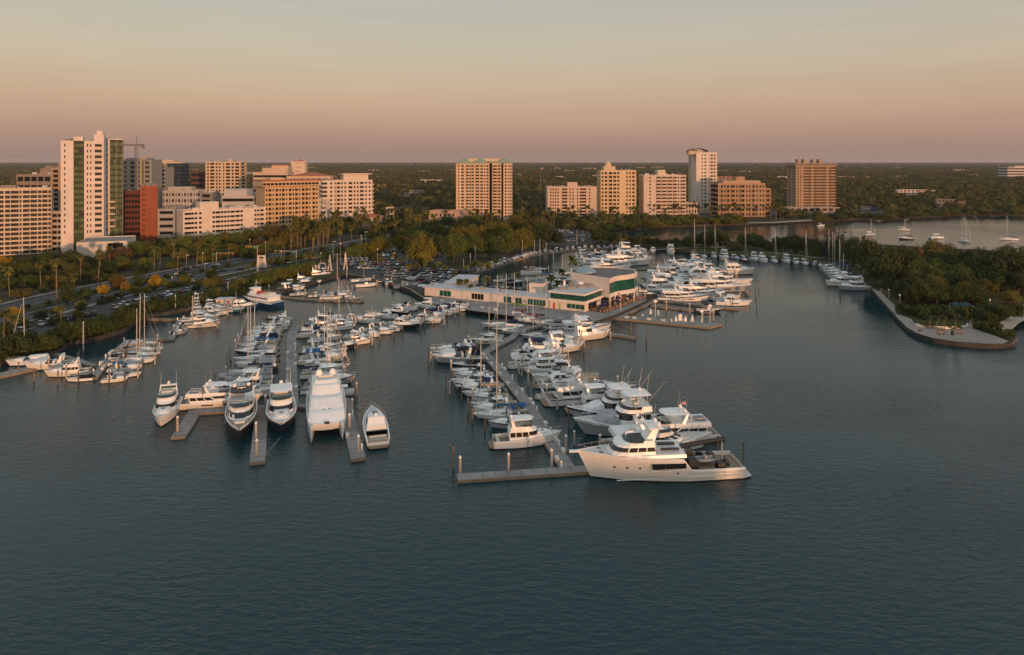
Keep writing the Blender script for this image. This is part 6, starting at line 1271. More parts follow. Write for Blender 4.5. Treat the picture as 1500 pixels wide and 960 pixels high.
# the big ones at the outer ends
boat_at('expedition', *(G(968, 703).xy + Vector((0, 2.4))), 185, 31.4, BLK, (.74, .71, .66), {}, 'largest cream expedition yacht moored across the bay end of the right dock')
boat_at('motor', *(G(968, 668).xy + Vector((0, 2.5))), 8, 23.5, W_, W_, dict(top='none', tender=False), 'white motor yacht with dark windows, directly behind the cream expedition yacht')
boat_at('motor', *(G(972, 652).xy + Vector((1, 2.5))), 186, 22, BLUE, W_, dict(top='hard'), 'tall white motor yacht with hardtop and arch, second behind the expedition yacht')
boat_at('sedan', *(G(773, 656).xy + Vector((0, 1.8))), 8, 14.6, BLUE, W_, dict(top='hard', boxy=True), 'white aft-cabin cruiser with square windows alone inside the right T-dock')
boat_at('blackyacht', *G(353, 621).xy, 290, 25, BLK, DKH, {}, 'black-hulled motor yacht with open sun deck, bow towards the open bay')
boat_at('sedan', *G(412, 617).xy, 289, 20, W_, NVH, dict(top='hard'), 'navy-hulled flybridge yacht between the black yacht and the white catamaran')
boat_at('catamaran', *G(478, 617).xy, 286, 26, WHT, W_, {}, 'wide white power catamaran with twin bows and two satellite domes')
boat_at('coupe', *G(549, 632).xy, 106, 17.5, BLK, W_, {}, 'white sport yacht with its open stern towards the bay, right of catamaran')
boat_at('sedan', *G(243, 611).xy, 288, 16.5, W_, W_, dict(top='none', boxy=True), 'lone white flybridge cruiser at the far left finger of middle dock')
boat_at('motor', *(G(318, 601).xy + Vector((0, 3.))), 8, 19, W_, CREAM, dict(top='hard'), 'cream motor yacht lying along the left T-arm behind the black yacht')
boat_at('tour', *G(381, 446).xy, 148, 22.5, (.5, .07, .02), (.012, .055, .13), {}, 'blue and white two-deck tour boat with an orange raft cover')
boat_at('rib', *G(263, 489).xy, 75, 6.5, W_, W_, {}, 'grey inflatable boat tied to the L-shaped walkway beside the charter row')
# ---------------------------------------------------------------- docks, piles, dock boxes, clubhouse, cars, street furniture
DKN = [0]
def dock(label, pts, w=3., wooden=False, z=.55):
    DKN[0] += 1; z = z + .007 * DKN[0]
    a = G(pts[0][0], pts[0][1], z)
    t = thing('dock', label, 'dock', (a.x, a.y, 0))
    P_ = [G(x, y, z).xy - a.xy for x, y in pts]
    n = len(P_); L_, R_ = [], []
    for i, p in enumerate(P_):
        d0 = (P_[min(i + 1, n - 1)] - P_[max(0, i - 1)]).normalized(); nn = Vector((-d0.y, d0.x)) * w / 2; L_.append(p + nn); R_.append(p - nn)
    m, f = M(), M()
    for i in range(n - 1):
        m.face([(R_[i].x, R_[i].y, z), (R_[i + 1].x, R_[i + 1].y, z), (L_[i + 1].x, L_[i + 1].y, z), (L_[i].x, L_[i].y, z)])
        for A, B in ((R_[i], R_[i + 1]), (L_[i + 1], L_[i])): f.face([(A.x, A.y, -.3), (B.x, B.y, -.3), (B.x, B.y, z), (A.x, A.y, z)])
    for A, B in ((L_[0], R_[0]), (R_[-1], L_[-1])): f.face([(A.x, A.y, -.3), (B.x, B.y, -.3), (B.x, B.y, z), (A.x, A.y, z)])
    m.obj('deck', dockw if wooden else dockc, t, weld=True); f.obj('fascia', dockw, t, weld=True)
    # whaler boards and joints: one slab edge every few metres
    j = M()
    for A, B in zip(P_, P_[1:]):
        d0 = B - A; l = d0.length; d0.normalize(); nn = Vector((-d0.y, d0.x)) * (w / 2 - .12); s = 2.4
        while s < l: q = A + d0 * s; j.obox((q - nn), (q + nn), .09, z - .02, z + .012); s += 2.4
    if j.f: j.obj('joint_strip', black, t, kind='stuff')
    return P_
def piling(p, label, h=3.4, conc_=False, r=.19, z0=-.6, name='piling'):
    t = thing(name, label, 'piling', (p[0], p[1], 0), 0, 'pilings in the marina')
    k = 'c' if conc_ else 'w'
    if ('pile', k) not in KITS:
        m = M(); m.tube((0, 0, -.2), (0, 0, 1), 1, .93, 8, cap=False); c = M(); c.lathe([(1.15, 0), (1.15, .25), (.02, 1.9)], n=8); KITS[('pile', k)] = (m.mesh('post', [pilec if conc_ else wood], True), c.mesh('cap', [capw if conc_ else black]))
    a, b = KITS[('pile', k)]
    o = link('post', a, t); o.scale = (r, r, h); o = link('cap', b, t, (0, 0, h)); o.scale = (r, r, r)
    return t
dock('grey main walkway of the middle dock', [(428, 592), (427, 560), (427, 503), (428, 488), (440, 478)], 2.9)
dock('left T-arm of the middle dock', [(432, 593), (380, 597), (331, 600), (283, 603)], 2.6)
dock('right T-arm of the middle dock', [(424, 593), (452, 595), (505, 585)], 2.4)
dock('far left finger pier of the middle dock', [(286, 601), (275, 620), (261, 640)], 2.9)
dock('long finger pier between black yacht and navy-hulled yacht', [(384, 594), (381, 630), (377, 677)], 2.9)
dock('finger pier between catamaran and open-stern sport yacht', [(503, 584), (512, 620), (525, 672)], 2.9)
dock('bent grey walkway of the right dock', [(836, 692), (802, 640), (770, 588), (735, 545), (709, 517), (728, 505), (750, 494)], 3.0)
dock('outer T-dock at the bay end of the right dock', [(670, 699), (745, 694), (850, 687), (880, 686)], 2.7)
dock('access walkway from right dock to the shed', [(748, 496), (760, 484), (800, 474), (866, 474)], 2.4)
dock('sport yacht row dock before the shed', [(440, 480), (480, 474), (530, 464), (580, 452), (640, 446)], 2.2)
dock('finger dock of the boat lifts', [(392, 431), (440, 438), (490, 440), (532, 441)], 2.2, True)
dock('wooden lift walkway beside the long hedge', [(392, 430), (412, 421), (440, 411), (470, 401)], 2., True)
dock('L-shaped walkway of the left dock', [(137, 553), (160, 524), (188, 498), (220, 497), (250, 497), (258, 480), (266, 466)], 2.2)
dock('left cross walkway from shore', [(34, 509), (70, 515), (110, 526), (140, 536)], 1.8)
dock('upper cross walkway beside the charter row', [(199, 466), (235, 467), (264, 468)], 2., True)
dock('concrete bulkhead dock at the left picture edge', [(-60, 562), (0, 549), (50, 538), (85, 527)], 4.)
dock('promenade dock from clubhouse to yacht row', [(862, 472), (905, 462), (940, 447), (975, 432), (990, 424), (1000, 414)], 4.2)
dock('broad fuel dock pier', [(905, 464), (970, 470), (1038, 477), (1046, 473)], 6.0)
dock('inner finger of the fuel dock', [(955, 447), (1000, 452), (1046, 457)], 2.6)
dock('finger dock beside the first white yacht', [(958, 438), (1020, 446), (1082, 452)], 2.6)
dock('short stub dock right of the trawler', [(886, 488), (905, 490), (930, 494)], 2.4)
dock('yacht row spine dock', [(978, 431), (968, 420), (960, 408), (975, 396)], 2.4)
dock('north basin dock behind the clubhouse palms', [(832, 408), (842, 396), (852, 384), (862, 376)], 2.4)
dock('north basin cross dock', [(852, 396), (900, 397), (958, 392)], 2.)
dock('small wooden dock between the small slips', [(770, 425), (782, 412), (792, 400)], 2.2, True)
dock('narrow walkway along the basin seawall boats', [(690, 401), (716, 393), (744, 384), (772, 376), (806, 370), (842, 366), (885, 363)], 1.5, True)
dock('short wooden dock by the island boat cluster', [(1274, 424), (1262, 408), (1244, 398)], 2., True)
# piles beside the berths, then the ones that stand out one by one
PILES.sort(key=lambda q: (q[2], math.hypot(q[0], q[1])))
cnt = {}
for x, y, where in PILES:
    i = cnt.get(where, 0); cnt[where] = i + 1
    cc = random.random() < .45
    piling((x, y), f'{"white-capped concrete" if cc else "dark wooden"} piling, {nth(i)} nearest the bay, {where}', random.uniform(2.8, 4.), cc, .22 if cc else .17)
EX = [((664, 686), 'dark lone piling off the left end of the right T-dock', 4.4, 0), ((1089, 686), 'dark lone piling off the stern of the expedition yacht', 4.6, 0), ((1052, 672), 'dark piling behind the expedition yacht stern', 4.4, 0), ((674, 697), 'white-capped pile at the left end of the right T-dock', 3.4, 1), ((745, 692), 'white-capped pile in the middle of the right T-dock', 3.4, 1), ((808, 686), 'white-capped pile on the right T-dock near the walkway', 3.4, 1), ((829, 662), 'white-capped pile beside the walkway end of the right dock', 3.2, 1), ((879, 664), 'white-capped pile at the grey bow of the second sportfisher', 3.6, 1), ((816, 600), 'white-capped pile by the bow of the covered sportfisher', 3.2, 1), ((782, 568), 'white-capped pile right of the walkway, middle of right dock', 3.2, 1), ((760, 548), 'white-capped pile by the striped trawler stern', 3.2, 1), ((719, 512), 'white-capped pile at the bend of the right dock', 3.2, 1),
      ((260, 636), 'white-capped pile on the far left finger pier', 3.6, 1), ((375, 645), 'white-capped pile halfway along the black yacht finger', 3.6, 1), ((376, 672), 'white-capped pile at the end of the black yacht finger', 3.6, 1), ((389, 600), 'white-capped pile at the root of the black yacht finger', 3.2, 1), ((512, 632), 'white-capped pile halfway along the catamaran finger', 3.6, 1), ((525, 667), 'white-capped pile at the end of the catamaran finger', 3.8, 1), ((516, 606), 'white-capped pile at the root of the catamaran finger', 3.2, 1), ((520, 588), 'dark pile beside the pontoon boat', 3.6, 0), ((947, 502), 'brown lone piling off the stub dock', 4.2, 0), ((930, 494), 'brown thick piling at the end of the stub dock', 4., 0), ((924, 490), 'dark piling beside the stub dock end', 4., 0), ((297, 600), 'dark piling left of the cream T-arm yacht', 5., 0),
      ((1029, 474), 'concrete pile near the outer corner of the fuel dock', 3.6, 1), ((1045, 470), 'concrete pile at the outer corner of the fuel dock', 3.6, 1), ((1010, 459), 'concrete pile in the middle of the fuel slip', 3.6, 1), ((976, 455), 'concrete pile at the inner end of the fuel slip', 3.4, 1), ((909, 461), 'concrete pile beside the terrace railing', 4, 1), ((928, 450), 'concrete pile at the middle of the terrace railing', 4, 1), ((945, 441), 'concrete pile at the far end of the terrace railing', 4, 1), ((1003, 448), 'concrete pile beside the first white yacht', 3.6, 1), ((1231, 436), 'dark pile off the bow of the island cruiser', 3., 0)]
for p, l, h, c in EX: q = G(p[0], p[1]); piling((q.x, q.y), l, h, bool(c), .27 if c else .2)
# dock boxes and power pedestals along the walkways
db = M(); db.box(-.75, .75, -.38, .38, 0, .62, taper=.94); db.box(-.78, .78, -.4, .4, .62, .74, taper=.9); DB = db.mesh('dock_box', [vinyl])
pb = M(); pb.box(-.17, .17, -.17, .17, 0, 1.0, taper=.85); pb.box(-.2, .2, -.2, .2, 1.0, 1.25, taper=.7); PB = pb.mesh('power_pedestal', [gel])
def along(where, pts, n, off, z=.55):
    for i in range(n):
        f = (i + .5 + random.uniform(-.38, .38)) / n * (len(pts) - 1); a = min(int(f), len(pts) - 2); t = f - a
        A, B = G(*pts[a], z), G(*pts[a + 1], z); p = A.lerp(B, t); d = (B - A).normalized(); s = random.choice((1, -1))
        nn = Vector((-d.y, d.x, 0)) * off * s; q = p + nn
        nm = 'dock_box' if i % 3 else 'power_pedestal'
        o = link(nm, DB if i % 3 else PB, None, (q.x, q.y, z)); o.rotation_euler = (0, 0, math.atan2(d.y, d.x) + random.uniform(-.1, .1))
        setp(o, f'white {"dock box" if i % 3 else "power pedestal"}, {nth(i)} along {where} from its bay end', nm.replace('_', ' '), 'dock boxes and pedestals')
along('the middle dock walkway', [(428, 588), (427, 560), (427, 503)], 17, 1.1)
along('the right dock walkway', [(832, 686), (802, 640), (770, 588), (735, 545), (709, 517)], 23, 1.15)
along('the left L-shaped walkway', [(139, 550), (160, 524), (188, 498)], 13, .8)
along('the upper left walkway', [(250, 495), (258, 480), (266, 466)], 8, .8)
along('the fuel dock', [(1040, 476), (970, 469), (910, 464)], 9, 1.8)
along('the shed promenade', [(862, 471), (800, 467), (720, 455), (640, 442)], 12, 1.2, LZ + .07)
along('the catamaran finger', [(523, 664), (512, 620), (504, 588)], 5, 1.1)
along('the sport yacht row dock', [(450, 478), (530, 464), (620, 448)], 12, .8)
# moorings line in the water by the navy yacht
m = M(); m.tube(G(388, 668, .62), G(411, 640, 1.9), .035, n=5); setp(m.obj('mooring_rope', mat('rope', (.36, .31, .24), .9)), 'mooring rope from finger pier to the bow of the navy-hulled yacht', 'rope')
# fuel pumps with a blue canopy
t = thing('fuel_pump', 'white fuel pump hut with a blue sign board on the fuel dock', 'fuel pump', G(996, 470, .55)); m = M(); m.box(-.6, .6, -.5, .5, 0, 2.6); m.obj('cabinet', gel, t); m = M(); m.box(-1.4, 1.4, -.7, .7, 2.6, 2.9); m.obj('sign_board', mat('sign_blue', (.02, .06, .3), .5), t)
for x, y, l in ((953, 460, 'white fuel pump near the inner end of the fuel dock'), (964, 462, 'orange-tipped pump stand on the fuel dock'), (990, 471, 'small white pump left of the blue sign board'), (1004, 471, 'white hose reel right of the blue sign board'), (1014, 470, 'white locker on the outer part of the fuel dock')):
    t = thing('pump_stand', l, 'pump', G(x, y, .55)); m = M(); m.box(-.4, .4, -.35, .35, 0, 1.3, taper=.8); m.obj('cabinet', gel, t); m = M(); m.lathe([(.35, 1.3), (.38, 1.7), (.1, 1.95)], n=8); m.obj('reel', gel2, t)
for x, y, h, l in ((960, 466, 6.4, 'thin white lamp pole with square board by the fuel dock'), (1040, 472, 6, 'thin white pole at the outer end of the fuel dock'), (1028, 474, 4.6, 'thin pole near the fuel dock corner')):
    t = thing('lamp_post', l, 'lamp post', G(x, y, .55)); m = M(); m.tube((0, 0, 0), (0, 0, h), .09, .07, 6); m.obj('pole', gel, t); m = M(); m.box(-.6, .6, -.06, .06, h - .5, h + .4); m.obj('board', gel, t)
# ---------------------------------------------------------------- the clubhouse
cream = wmat('clubhouse_stucco', (.74, .65, .57)); cream2 = wmat('clubhouse_trim', (.80, .73, .66))
t = thing('clubhouse', 'two-storey stucco waterfront clubhouse with teal glass bands and curved upper floor', 'restaurant', (28, 263, LZ))
O = Vector((28, 263))
def loc(p): return Vector((p[0], p[1])) - O
Lw = [loc(p) for p in ((14.8, 270), (28, 263), (42, 284), (29.5, 293))]
def panes(p0, p1, z0, z1, n, parent, mt, off=.08, gap=.09, name='pane'):
    d = (p1 - p0); l = d.length; d = d / l; nn = Vector((d.y, -d.x)) * off
    for i in range(n):
        a, b = p0 + d * (l * i / n + gap) + nn, p0 + d * (l * (i + 1) / n - gap) + nn
        m = M(); m.face([(a.x, a.y, z0), (b.x, b.y, z0), (b.x, b.y, z1), (a.x, a.y, z1)]); m.obj(name, mt, parent)
def band(poly_, z0, z1, name, mt, parent, grow=0.):
    c = sum(poly_, Vector((0, 0))) / len(poly_); m = M(); m.prism([tuple(c + (p - c) * (1 + grow)) for p in poly_], z0, z1); return m.obj(name, mt, parent)
lowb = thing
b1 = band(Lw, 0, 3.1, 'ground_floor', cream, t); b2 = band(Lw, 3.1, 4., 'balcony_band', cream2, t, .035); b3 = band(Lw, 4., 6.3, 'upper_floor', mat('mullion', (.1, .12, .11), .5), t, -.03); b4 = band(Lw, 6.3, 6.9, 'fascia', cream2, t, .05); band(Lw, 6.9, 7., 'roof_deck', roofw, t, .03)
sh = [p * 1 for p in Lw]; c = sum(Lw, Vector((0, 0))) / 4; sh = [c + (p - c) * .972 for p in Lw]
panes(sh[0], sh[1], 4.05, 6.25, 7, b3, GLS['t']); panes(sh[1], sh[2], 4.05, 6.25, 12, b3, GLS['t'])
panes(Lw[0].lerp(Lw[1], .5), Lw[1], .9, 2.6, 4, b1, GLS['t']); panes(Lw[1].lerp(Lw[2], .12), Lw[1].lerp(Lw[2], .4), .3, 2.8, 2, b1, GLS['d']); panes(Lw[1].lerp(Lw[2], .55), Lw[1].lerp(Lw[2], .98), .3, 2.9, 5, b1, GLS['t'])
for f, c_, l in ((.1, (.55, .06, .02), 'red door'), (.26, (.35, .5, .03), 'lime green door')):
    p = Lw[0].lerp(Lw[1], f); q = Lw[0].lerp(Lw[1], f + .07); panes(p, q, 0.05, 2.3, 1, b1, mat('door_' + l.split()[0], c_, .5), name='door')
m = M(); cw = sum(Lw, Vector((0, 0))) / 4
for i in range(3):
    for j in range(2):
        p = cw + (Lw[0] - cw) * (.1 + .25 * j) + (Lw[2] - cw) * (-.3 + .33 * i); m.lathe([(1.9, 7.), (1.7, 7.5), (.9, 7.9), (.05, 8.)], p.x, p.y, 10)
m.obj('roof_vault', wmat('vault', (.34, .28, .25)), t)
for i in range(7):
    p = cw + (Lw[0] - cw) * random.uniform(-.2, .7) + (Lw[3] - cw) * random.uniform(.1, .6); m = M(); s = random.uniform(.5, 1.1); m.box(p.x - s, p.x + s, p.y - s, p.y + s, 7, 7 + random.uniform(.8, 1.8)); m.obj('roof_unit', random.choice([gel, roofm]), t)
m = M(); p = cw + (Lw[0] - cw) * .55 + (Lw[3] - cw) * .25; m.tube((p.x, p.y, 7), (p.x, p.y, 9.6), .55, .5, 8); m.obj('chimney', gel, t)
# upper block with the S-curved glass front
Up = [loc(p) for p in ((24.8, 288), (39.0, 272.5), (41.8, 277), (44.2, 279.4), (47.6, 281.2), (51, 284.5), (53.2, 290), (52.5, 297), (46, 303), (33, 304), (25.5, 298))]
ub = thing
u1 = band(Up, 4.6, 5.1, 'upper_base', cream, t); u2 = band(Up, 5.1, 9.4, 'glass_storey', mat('mullion', (.1, .12, .11)), t, -.012); u3 = band(Up, 9.4, 10.6, 'parapet', cream, t); band(Up, 10.7, 10.78, 'roof_deck', mat('roof_dark', (.17, .15, .14), .95, .2, .3), t, -.03)
m = M(); cU = sum(Up, Vector((0, 0))) / len(Up); nU = len(Up); rr_ = [[tuple((*(cU + (p - cU) * k), z)) for k, z in ((1., 10.6), (1., 11.3), (.96, 11.3), (.96, 10.6))] for p in Up]; m.loft(rr_ + [rr_[0]], 0, top=False); m.obj('parapet_rim', cream, t)
c = sum(Up, Vector((0, 0))) / len(Up); us = [c + (p - c) * .99 for p in Up]
for i in range(1, 7): panes(us[i], us[i + 1], 5.15, 9.35, 3, u2, GLS['t'], .06, .05)
w_ = M(); a, b = Up[0], Up[1]; d = (b - a).normalized(); nn = Vector((d.y, -d.x)) * .12; w_.add([(a.x + nn.x, a.y + nn.y, 4.6), (b.x + nn.x, b.y + nn.y, 4.6), (b.x + nn.x, b.y + nn.y, 11.3), (a.x + nn.x, a.y + nn.y, 11.3)], [(0, 1, 2, 3)]); w_.obj('blank_wall', cream, t)
band(Up, 3.6, 4.6, 'floor_slab', cream2, t, .02)
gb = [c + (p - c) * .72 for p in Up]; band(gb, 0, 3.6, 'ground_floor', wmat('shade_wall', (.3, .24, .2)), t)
for i in range(1, 7):
    p = us[i]; m = M(); m.tube((p.x, p.y, 0), (p.x, p.y, 3.6), .32, .32, 8); m.obj('column', cream2, t)
m = M(); q = c + (Up[0] - c) * .62; m.lathe([(4.4, 11.3), (4.2, 11.9), (.25, 14.4)], q.x, q.y, 12); m.obj('skylight_cone', mat('cone_metal', (.25, .33, .38), .35, .08, .5, .5, .4), t)
# stair block, long shed, gangway
t2 = thing('stair_block', 'plain white stair tower block between the long shed and the clubhouse', 'building', (10.5, 283, LZ)); m = M(); m.prism([(-3.4, -.6), (2.2, -3), (4.6, 2), (-1, 4.6)], 0, 7.8); m.obj('wall', cream, t2); m = M(); m.prism([(-3.2, -.4), (2., -2.8), (4.4, 1.8), (-.8, 4.4)], 7.81, 7.86); m.obj('roof', roofm, t2)
t3 = thing('marina_shed', 'long single-storey marina building with a white roof and teal windows', 'building', (-37.8, 295.5, LZ))
A = Vector((0, 0)); B = Vector((14.8 + 37.8 - .4, 270.4 - 295.5)); d = (B - A).normalized(); n_ = Vector((-d.y, d.x)); Q = [A, B, B + n_ * 9, A + n_ * 9]
m = M(); m.prism([tuple(p) for p in Q], 0, 3.4); w1 = m.obj('wall', cream, t3)
m = M(); c4 = sum(Q, Vector((0, 0))) / 4; m.prism([tuple(c4 + (p - c4) * 1.04) for p in Q], 3.4, 3.9); m.obj('roof', roofw, t3)
for f0, f1, n in ((.13, .23, 3), (.40, .5, 4), (.66, .72, 2), (.75, .8, 2), (.84, .98, 6)): panes(A.lerp(B, f0), A.lerp(B, f1), .6, 2.9, n, w1, GLS['t'] if f0 != .4 else GLS['d'])
m = M(); p = A.lerp(B, .75) + Vector((0, 0)); panes(A.lerp(B, .72), A.lerp(B, .84), .0, .55, 1, w1, mat('lime_panel', (.35, .45, .05), .6), .1, name='sign_panel')
for f in (.02, .45, .6, .72):
    q = A.lerp(B, f) + n_ * 4; m = M(); m.box(q.x - .7, q.x + .7, q.y - .6, q.y + .6, 3.9, 4.9); m.obj('roof_unit', roofm, t3)
t4 = thing('marina_shed', 'second white roof shed turned into the car park', 'building', (-30, 300, LZ)); m = M(); m.prism([(0, 4), (9, 2), (14, 24), (5, 26)], 0, 3.6); m.obj('wall', cream, t4); m = M(); m.prism([(-.4, 3.7), (9.3, 1.6), (14.5, 24.3), (4.6, 26.4)], 3.6, 4); m.obj('roof', roofw, t4)
# terrace: floor, railing, umbrellas, tables
T0, T1 = G(886, 459, LZ).xy, G(946, 437, LZ).xy; dt = (T1 - T0).normalized(); nt_ = Vector((-dt.y, dt.x))
poly('terrace', [T0, T1, T1 + nt_ * 9, T0 + nt_ * 9], LZ + .08, mat('terrace_tile', (.17, .12, .09), .9, .2, .5))
t = thing('terrace_railing', 'long timber railing along the dining terrace edge', 'railing', (T0.x, T0.y, LZ)); l = (T1 - T0).length
m = M()
for i in range(17): p = dt * (l * i / 16); m.box(p.x - .09, p.x + .09, p.y - .09, p.y + .09, 0, 1.1)
m.obj('post', mat('rail_wood', (.33, .2, .12), .8), t, kind='stuff'); m = M()
for z in (.45, .75, 1.08): m.obox((0, 0), tuple(dt * l), .07, z, z + .07)
m.obj('rail', mat('rail_wood', (.33, .2, .12)), t, kind='stuff')
tb = M(); tb.tube((0, 0, .7), (0, 0, .76), .55, .55, 8); tbl = M(); tbl.tube((0, 0, 0), (0, 0, .7), .06, .05, 5)
TB = tb.mesh('table_top', [mat('table_wood', (.35, .2, .11), .6)]); TL = tbl.mesh('leg', [black])
ch = M(); ch.box(-.24, .24, -.24, .24, .42, .5); ch.box(-.24, .24, .18, .24, .5, .95); ch.box(-.22, .22, -.22, .22, 0, .42, taper=.9); CH = ch.mesh('seat', [mat('chair_weave', (1, 1, 1), .8, .1, use_obj=True)])
um = M(); um.lathe([(1.7, 2.3), (1.0, 2.75), (.05, 3.)], n=8); UM = um.mesh('canopy', [canvas]); up_ = M(); up_.tube((0, 0, 0), (0, 0, 3.05), .05, .04, 5); UP = up_.mesh('pole', [steel])
k = 0; kc = 0
for i in range(13):
    for j in range(3):
        p = T0 + dt * (l * (i + .5) / 13) + nt_ * (1.5 + j * 2.6)
        t = thing('dining_table', f'round wooden table, {nth(i)} from the bay end in terrace row {ORD[j]}', 'table', (p.x, p.y, LZ + .08), 0, 'terrace tables'); link('table_top', TB, t); link('leg', TL, t)
        for a in (0, 1, 2):
            an = a * 2.1 + random.random(); c_ = random.choice([(.3, .12, .05), (.4, .25, .15), (.05, .05, .06), (.5, .35, .25), (.12, .06, .04)])
            o = link('dining_chair', CH, None, (p.x + math.cos(an) * .95, p.y + math.sin(an) * .95, LZ + .08), color=c_); o.rotation_euler = (0, 0, an - 1.57)
            setp(o, f'wicker chair {("on the bay side", "on the inner side", "on the clubhouse side")[a]} of table {nth(i)}, terrace row {ORD[j]}', 'chair', 'terrace chairs')
        if (i + j * 2) % 4 == 0 and i < 9:
            t = thing('patio_umbrella', f'navy patio umbrella, {nth(k)} from the bay corner of the terrace', 'umbrella', (p.x, p.y, LZ + .08), 0, 'terrace umbrellas'); o = link('canopy', UM, t, color=NAVY); link('pole', UP, t); k += 1
# ---------------------------------------------------------------- cars
paint = mat('car_paint', (1, 1, 1), .3, .05, 1, .6, use_obj=True)
def car_kit(L=4.6, W=1.82, H=1.45, suv=False):
    b = M(); hz = .82 if not suv else .95
    pr = [(-L / 2, .35, .78), (-L / 2 + .05, .3, .92), (-L * .2, .28, hz), (L * .22, .28, hz), (L / 2 - .15, .3, .7), (L / 2, .35, .55)]
    rings = [[(x, -W / 2 * (.9 if i in (0, 5) else 1), zb), (x, W / 2 * (.9 if i in (0, 5) else 1), zb), (x, W / 2 * (.84 if i in (0, 5) else .95), zt), (x, -W / 2 * (.84 if i in (0, 5) else .95), zt)] for i, (x, zb, zt) in enumerate(pr)]
    b.loft(rings, bottom=True)
    r0, r1 = (-L * .44, L * .2) if suv else (-L * .36, L * .2)
    c = M(); c.add([(r0, -W * .46, hz - .05), (r1, -W * .46, hz - .05), (r1, W * .46, hz - .05), (r0, W * .46, hz - .05), (r0 + (.25 if suv else .55), -W * .38, H - .04), (r1 - .75, -W * .38, H - .04), (r1 - .75, W * .38, H - .04), (r0 + (.25 if suv else .55), W * .38, H - .04)], [(0, 1, 5, 4), (1, 2, 6, 5), (2, 3, 7, 6), (3, 0, 4, 7), (4, 5, 6, 7)])
    rf = M(); rf.box(r0 + (.22 if suv else .5), r1 - .7, -W * .385, W * .385, H - .05, H + .02)
    w = M(); w.tube((0, -.11, 0), (0, .11, 0), .33, .33, 10)
    wm_ = w.mesh('wheel', [mat('tyre', (.018, .018, .018), .9)])
    hl = M(); hl.box(-.06, .04, -.18, .18, -.06, .06); hm_ = hl.mesh('headlight', [gel]); tl = hl.mesh('tail_light', [mat('tail_light', (.25, .01, .01), .4)])
    return b.mesh('body', [paint]), c.mesh('cabin_glass', [glassd]), rf.mesh('roof', [paint]), wm_, hm_, tl, L, W
CK = [car_kit(), car_kit(4.7, 1.9, 1.75, True), car_kit(4.3, 1.78, 1.5, True)]
CCOL = [((.62, .61, .60), 'white'), ((.62, .61, .60), 'white'), ((.36, .37, .38), 'silver'), ((.36, .37, .38), 'silver'), ((.12, .125, .13), 'grey'), ((.018, .018, .02), 'black'), ((.018, .018, .02), 'black'), ((.03, .05, .11), 'navy blue'), ((.05, .09, .16), 'blue'), ((.22, .02, .02), 'red'), ((.07, .07, .075), 'charcoal'), ((.33, .28, .2), 'beige')]
def car_at(p, rz, label, z=LZ + .035, col=None, lod=1):
    i = random.randrange(3); bd, gl_, rf, wh, hl, tl, L, W = CK[i]; c, cn_ = col or random.choice(CCOL)
    kind = ('saloon', 'SUV', 'hatchback')[i]
    t = thing('parked_car', f'{cn_} {kind}, {label}', 'car', (p[0], p[1], z), rz, 'cars around the marina')
    link('body', bd, t, color=c); link('cabin_glass', gl_, t); link('roof', rf, t, color=c)
    if lod:
        for sx in (1, -1):
            for sy in (1, -1): link('wheel', wh, t, (sx * L * .31, sy * (W / 2 - .1), .33))
        for sy in (1, -1): link('headlight', hl, t, (L / 2 - .06, sy * W * .34, .66)); link('tail_light', tl, t, (-L / 2 + .02, sy * W * .34, .72))
    return t
def car_row(where, a, b, n, ang, skip=.06, lod=1):
    A, B = G(*a, LZ), G(*b, LZ); d = B - A; base = math.atan2(d.y, d.x); k = 0
    n = min(n, int(d.length / 2.5))
    for i in range(n):
        if random.random() < skip: continue
        p = A.lerp(B, (i + .5) / n); car_at(p, base + R(ang) + (math.pi if random.random() < .3 else 0) + random.uniform(-.04, .04), f'{nth(k)} from the left {where}', lod=lod); k += 1
car_row('in the kerbside row by the path', (163, 453), (300, 420), 34, 75, .04)
car_row('in the row behind the kerbside row', (148, 440), (232, 421), 20, 75, .3)
car_row('in the short row at the left end', (54, 478), (142, 461), 12, 75, .15)
car_row('left of the short row under trees', (12, 492), (44, 482), 5, 75, .2)
car_row('in the row beside the hedge bend', (322, 417), (398, 398), 22, 78, .05)
car_row('beyond the hedge', (378, 392), (440, 382), 14, 85, .3)
rows_ = [((500, 392), (640, 398), 30), ((500, 388), (600, 388), 24), ((495, 384), (590, 379), 24), ((506, 380), (575, 374), 20), ((560, 403), (690, 420), 34), ((560, 399), (690, 410), 36), ((600, 396), (690, 402), 22), ((590, 408), (640, 416), 12), ((655, 424), (700, 426), 9), ((530, 371), (580, 368), 14)]
for i, (a, b, n) in enumerate(rows_): car_row(f'in the {ORD[i]} row of the main car park', a, b, n, 82, .1, 0)
rows_ = [((640, 352), (700, 346), 14), ((655, 344), (722, 338), 16), ((636, 360), (660, 357), 6), ((800, 350), (860, 346), 16), ((795, 345), (858, 341), 16), ((800, 340), (850, 338), 13), ((820, 355), (862, 352), 10)]
for i, (a, b, n) in enumerate(rows_): car_row(f'in the {ORD[i]} row of the rear car parks', a, b, n, 84, .12, 0)
car_row('in the clubhouse yard', (712, 431), (768, 438), 8, 78, .1)
car_row('in the upper clubhouse yard row', (716, 424), (758, 427), 6, 78, .15)
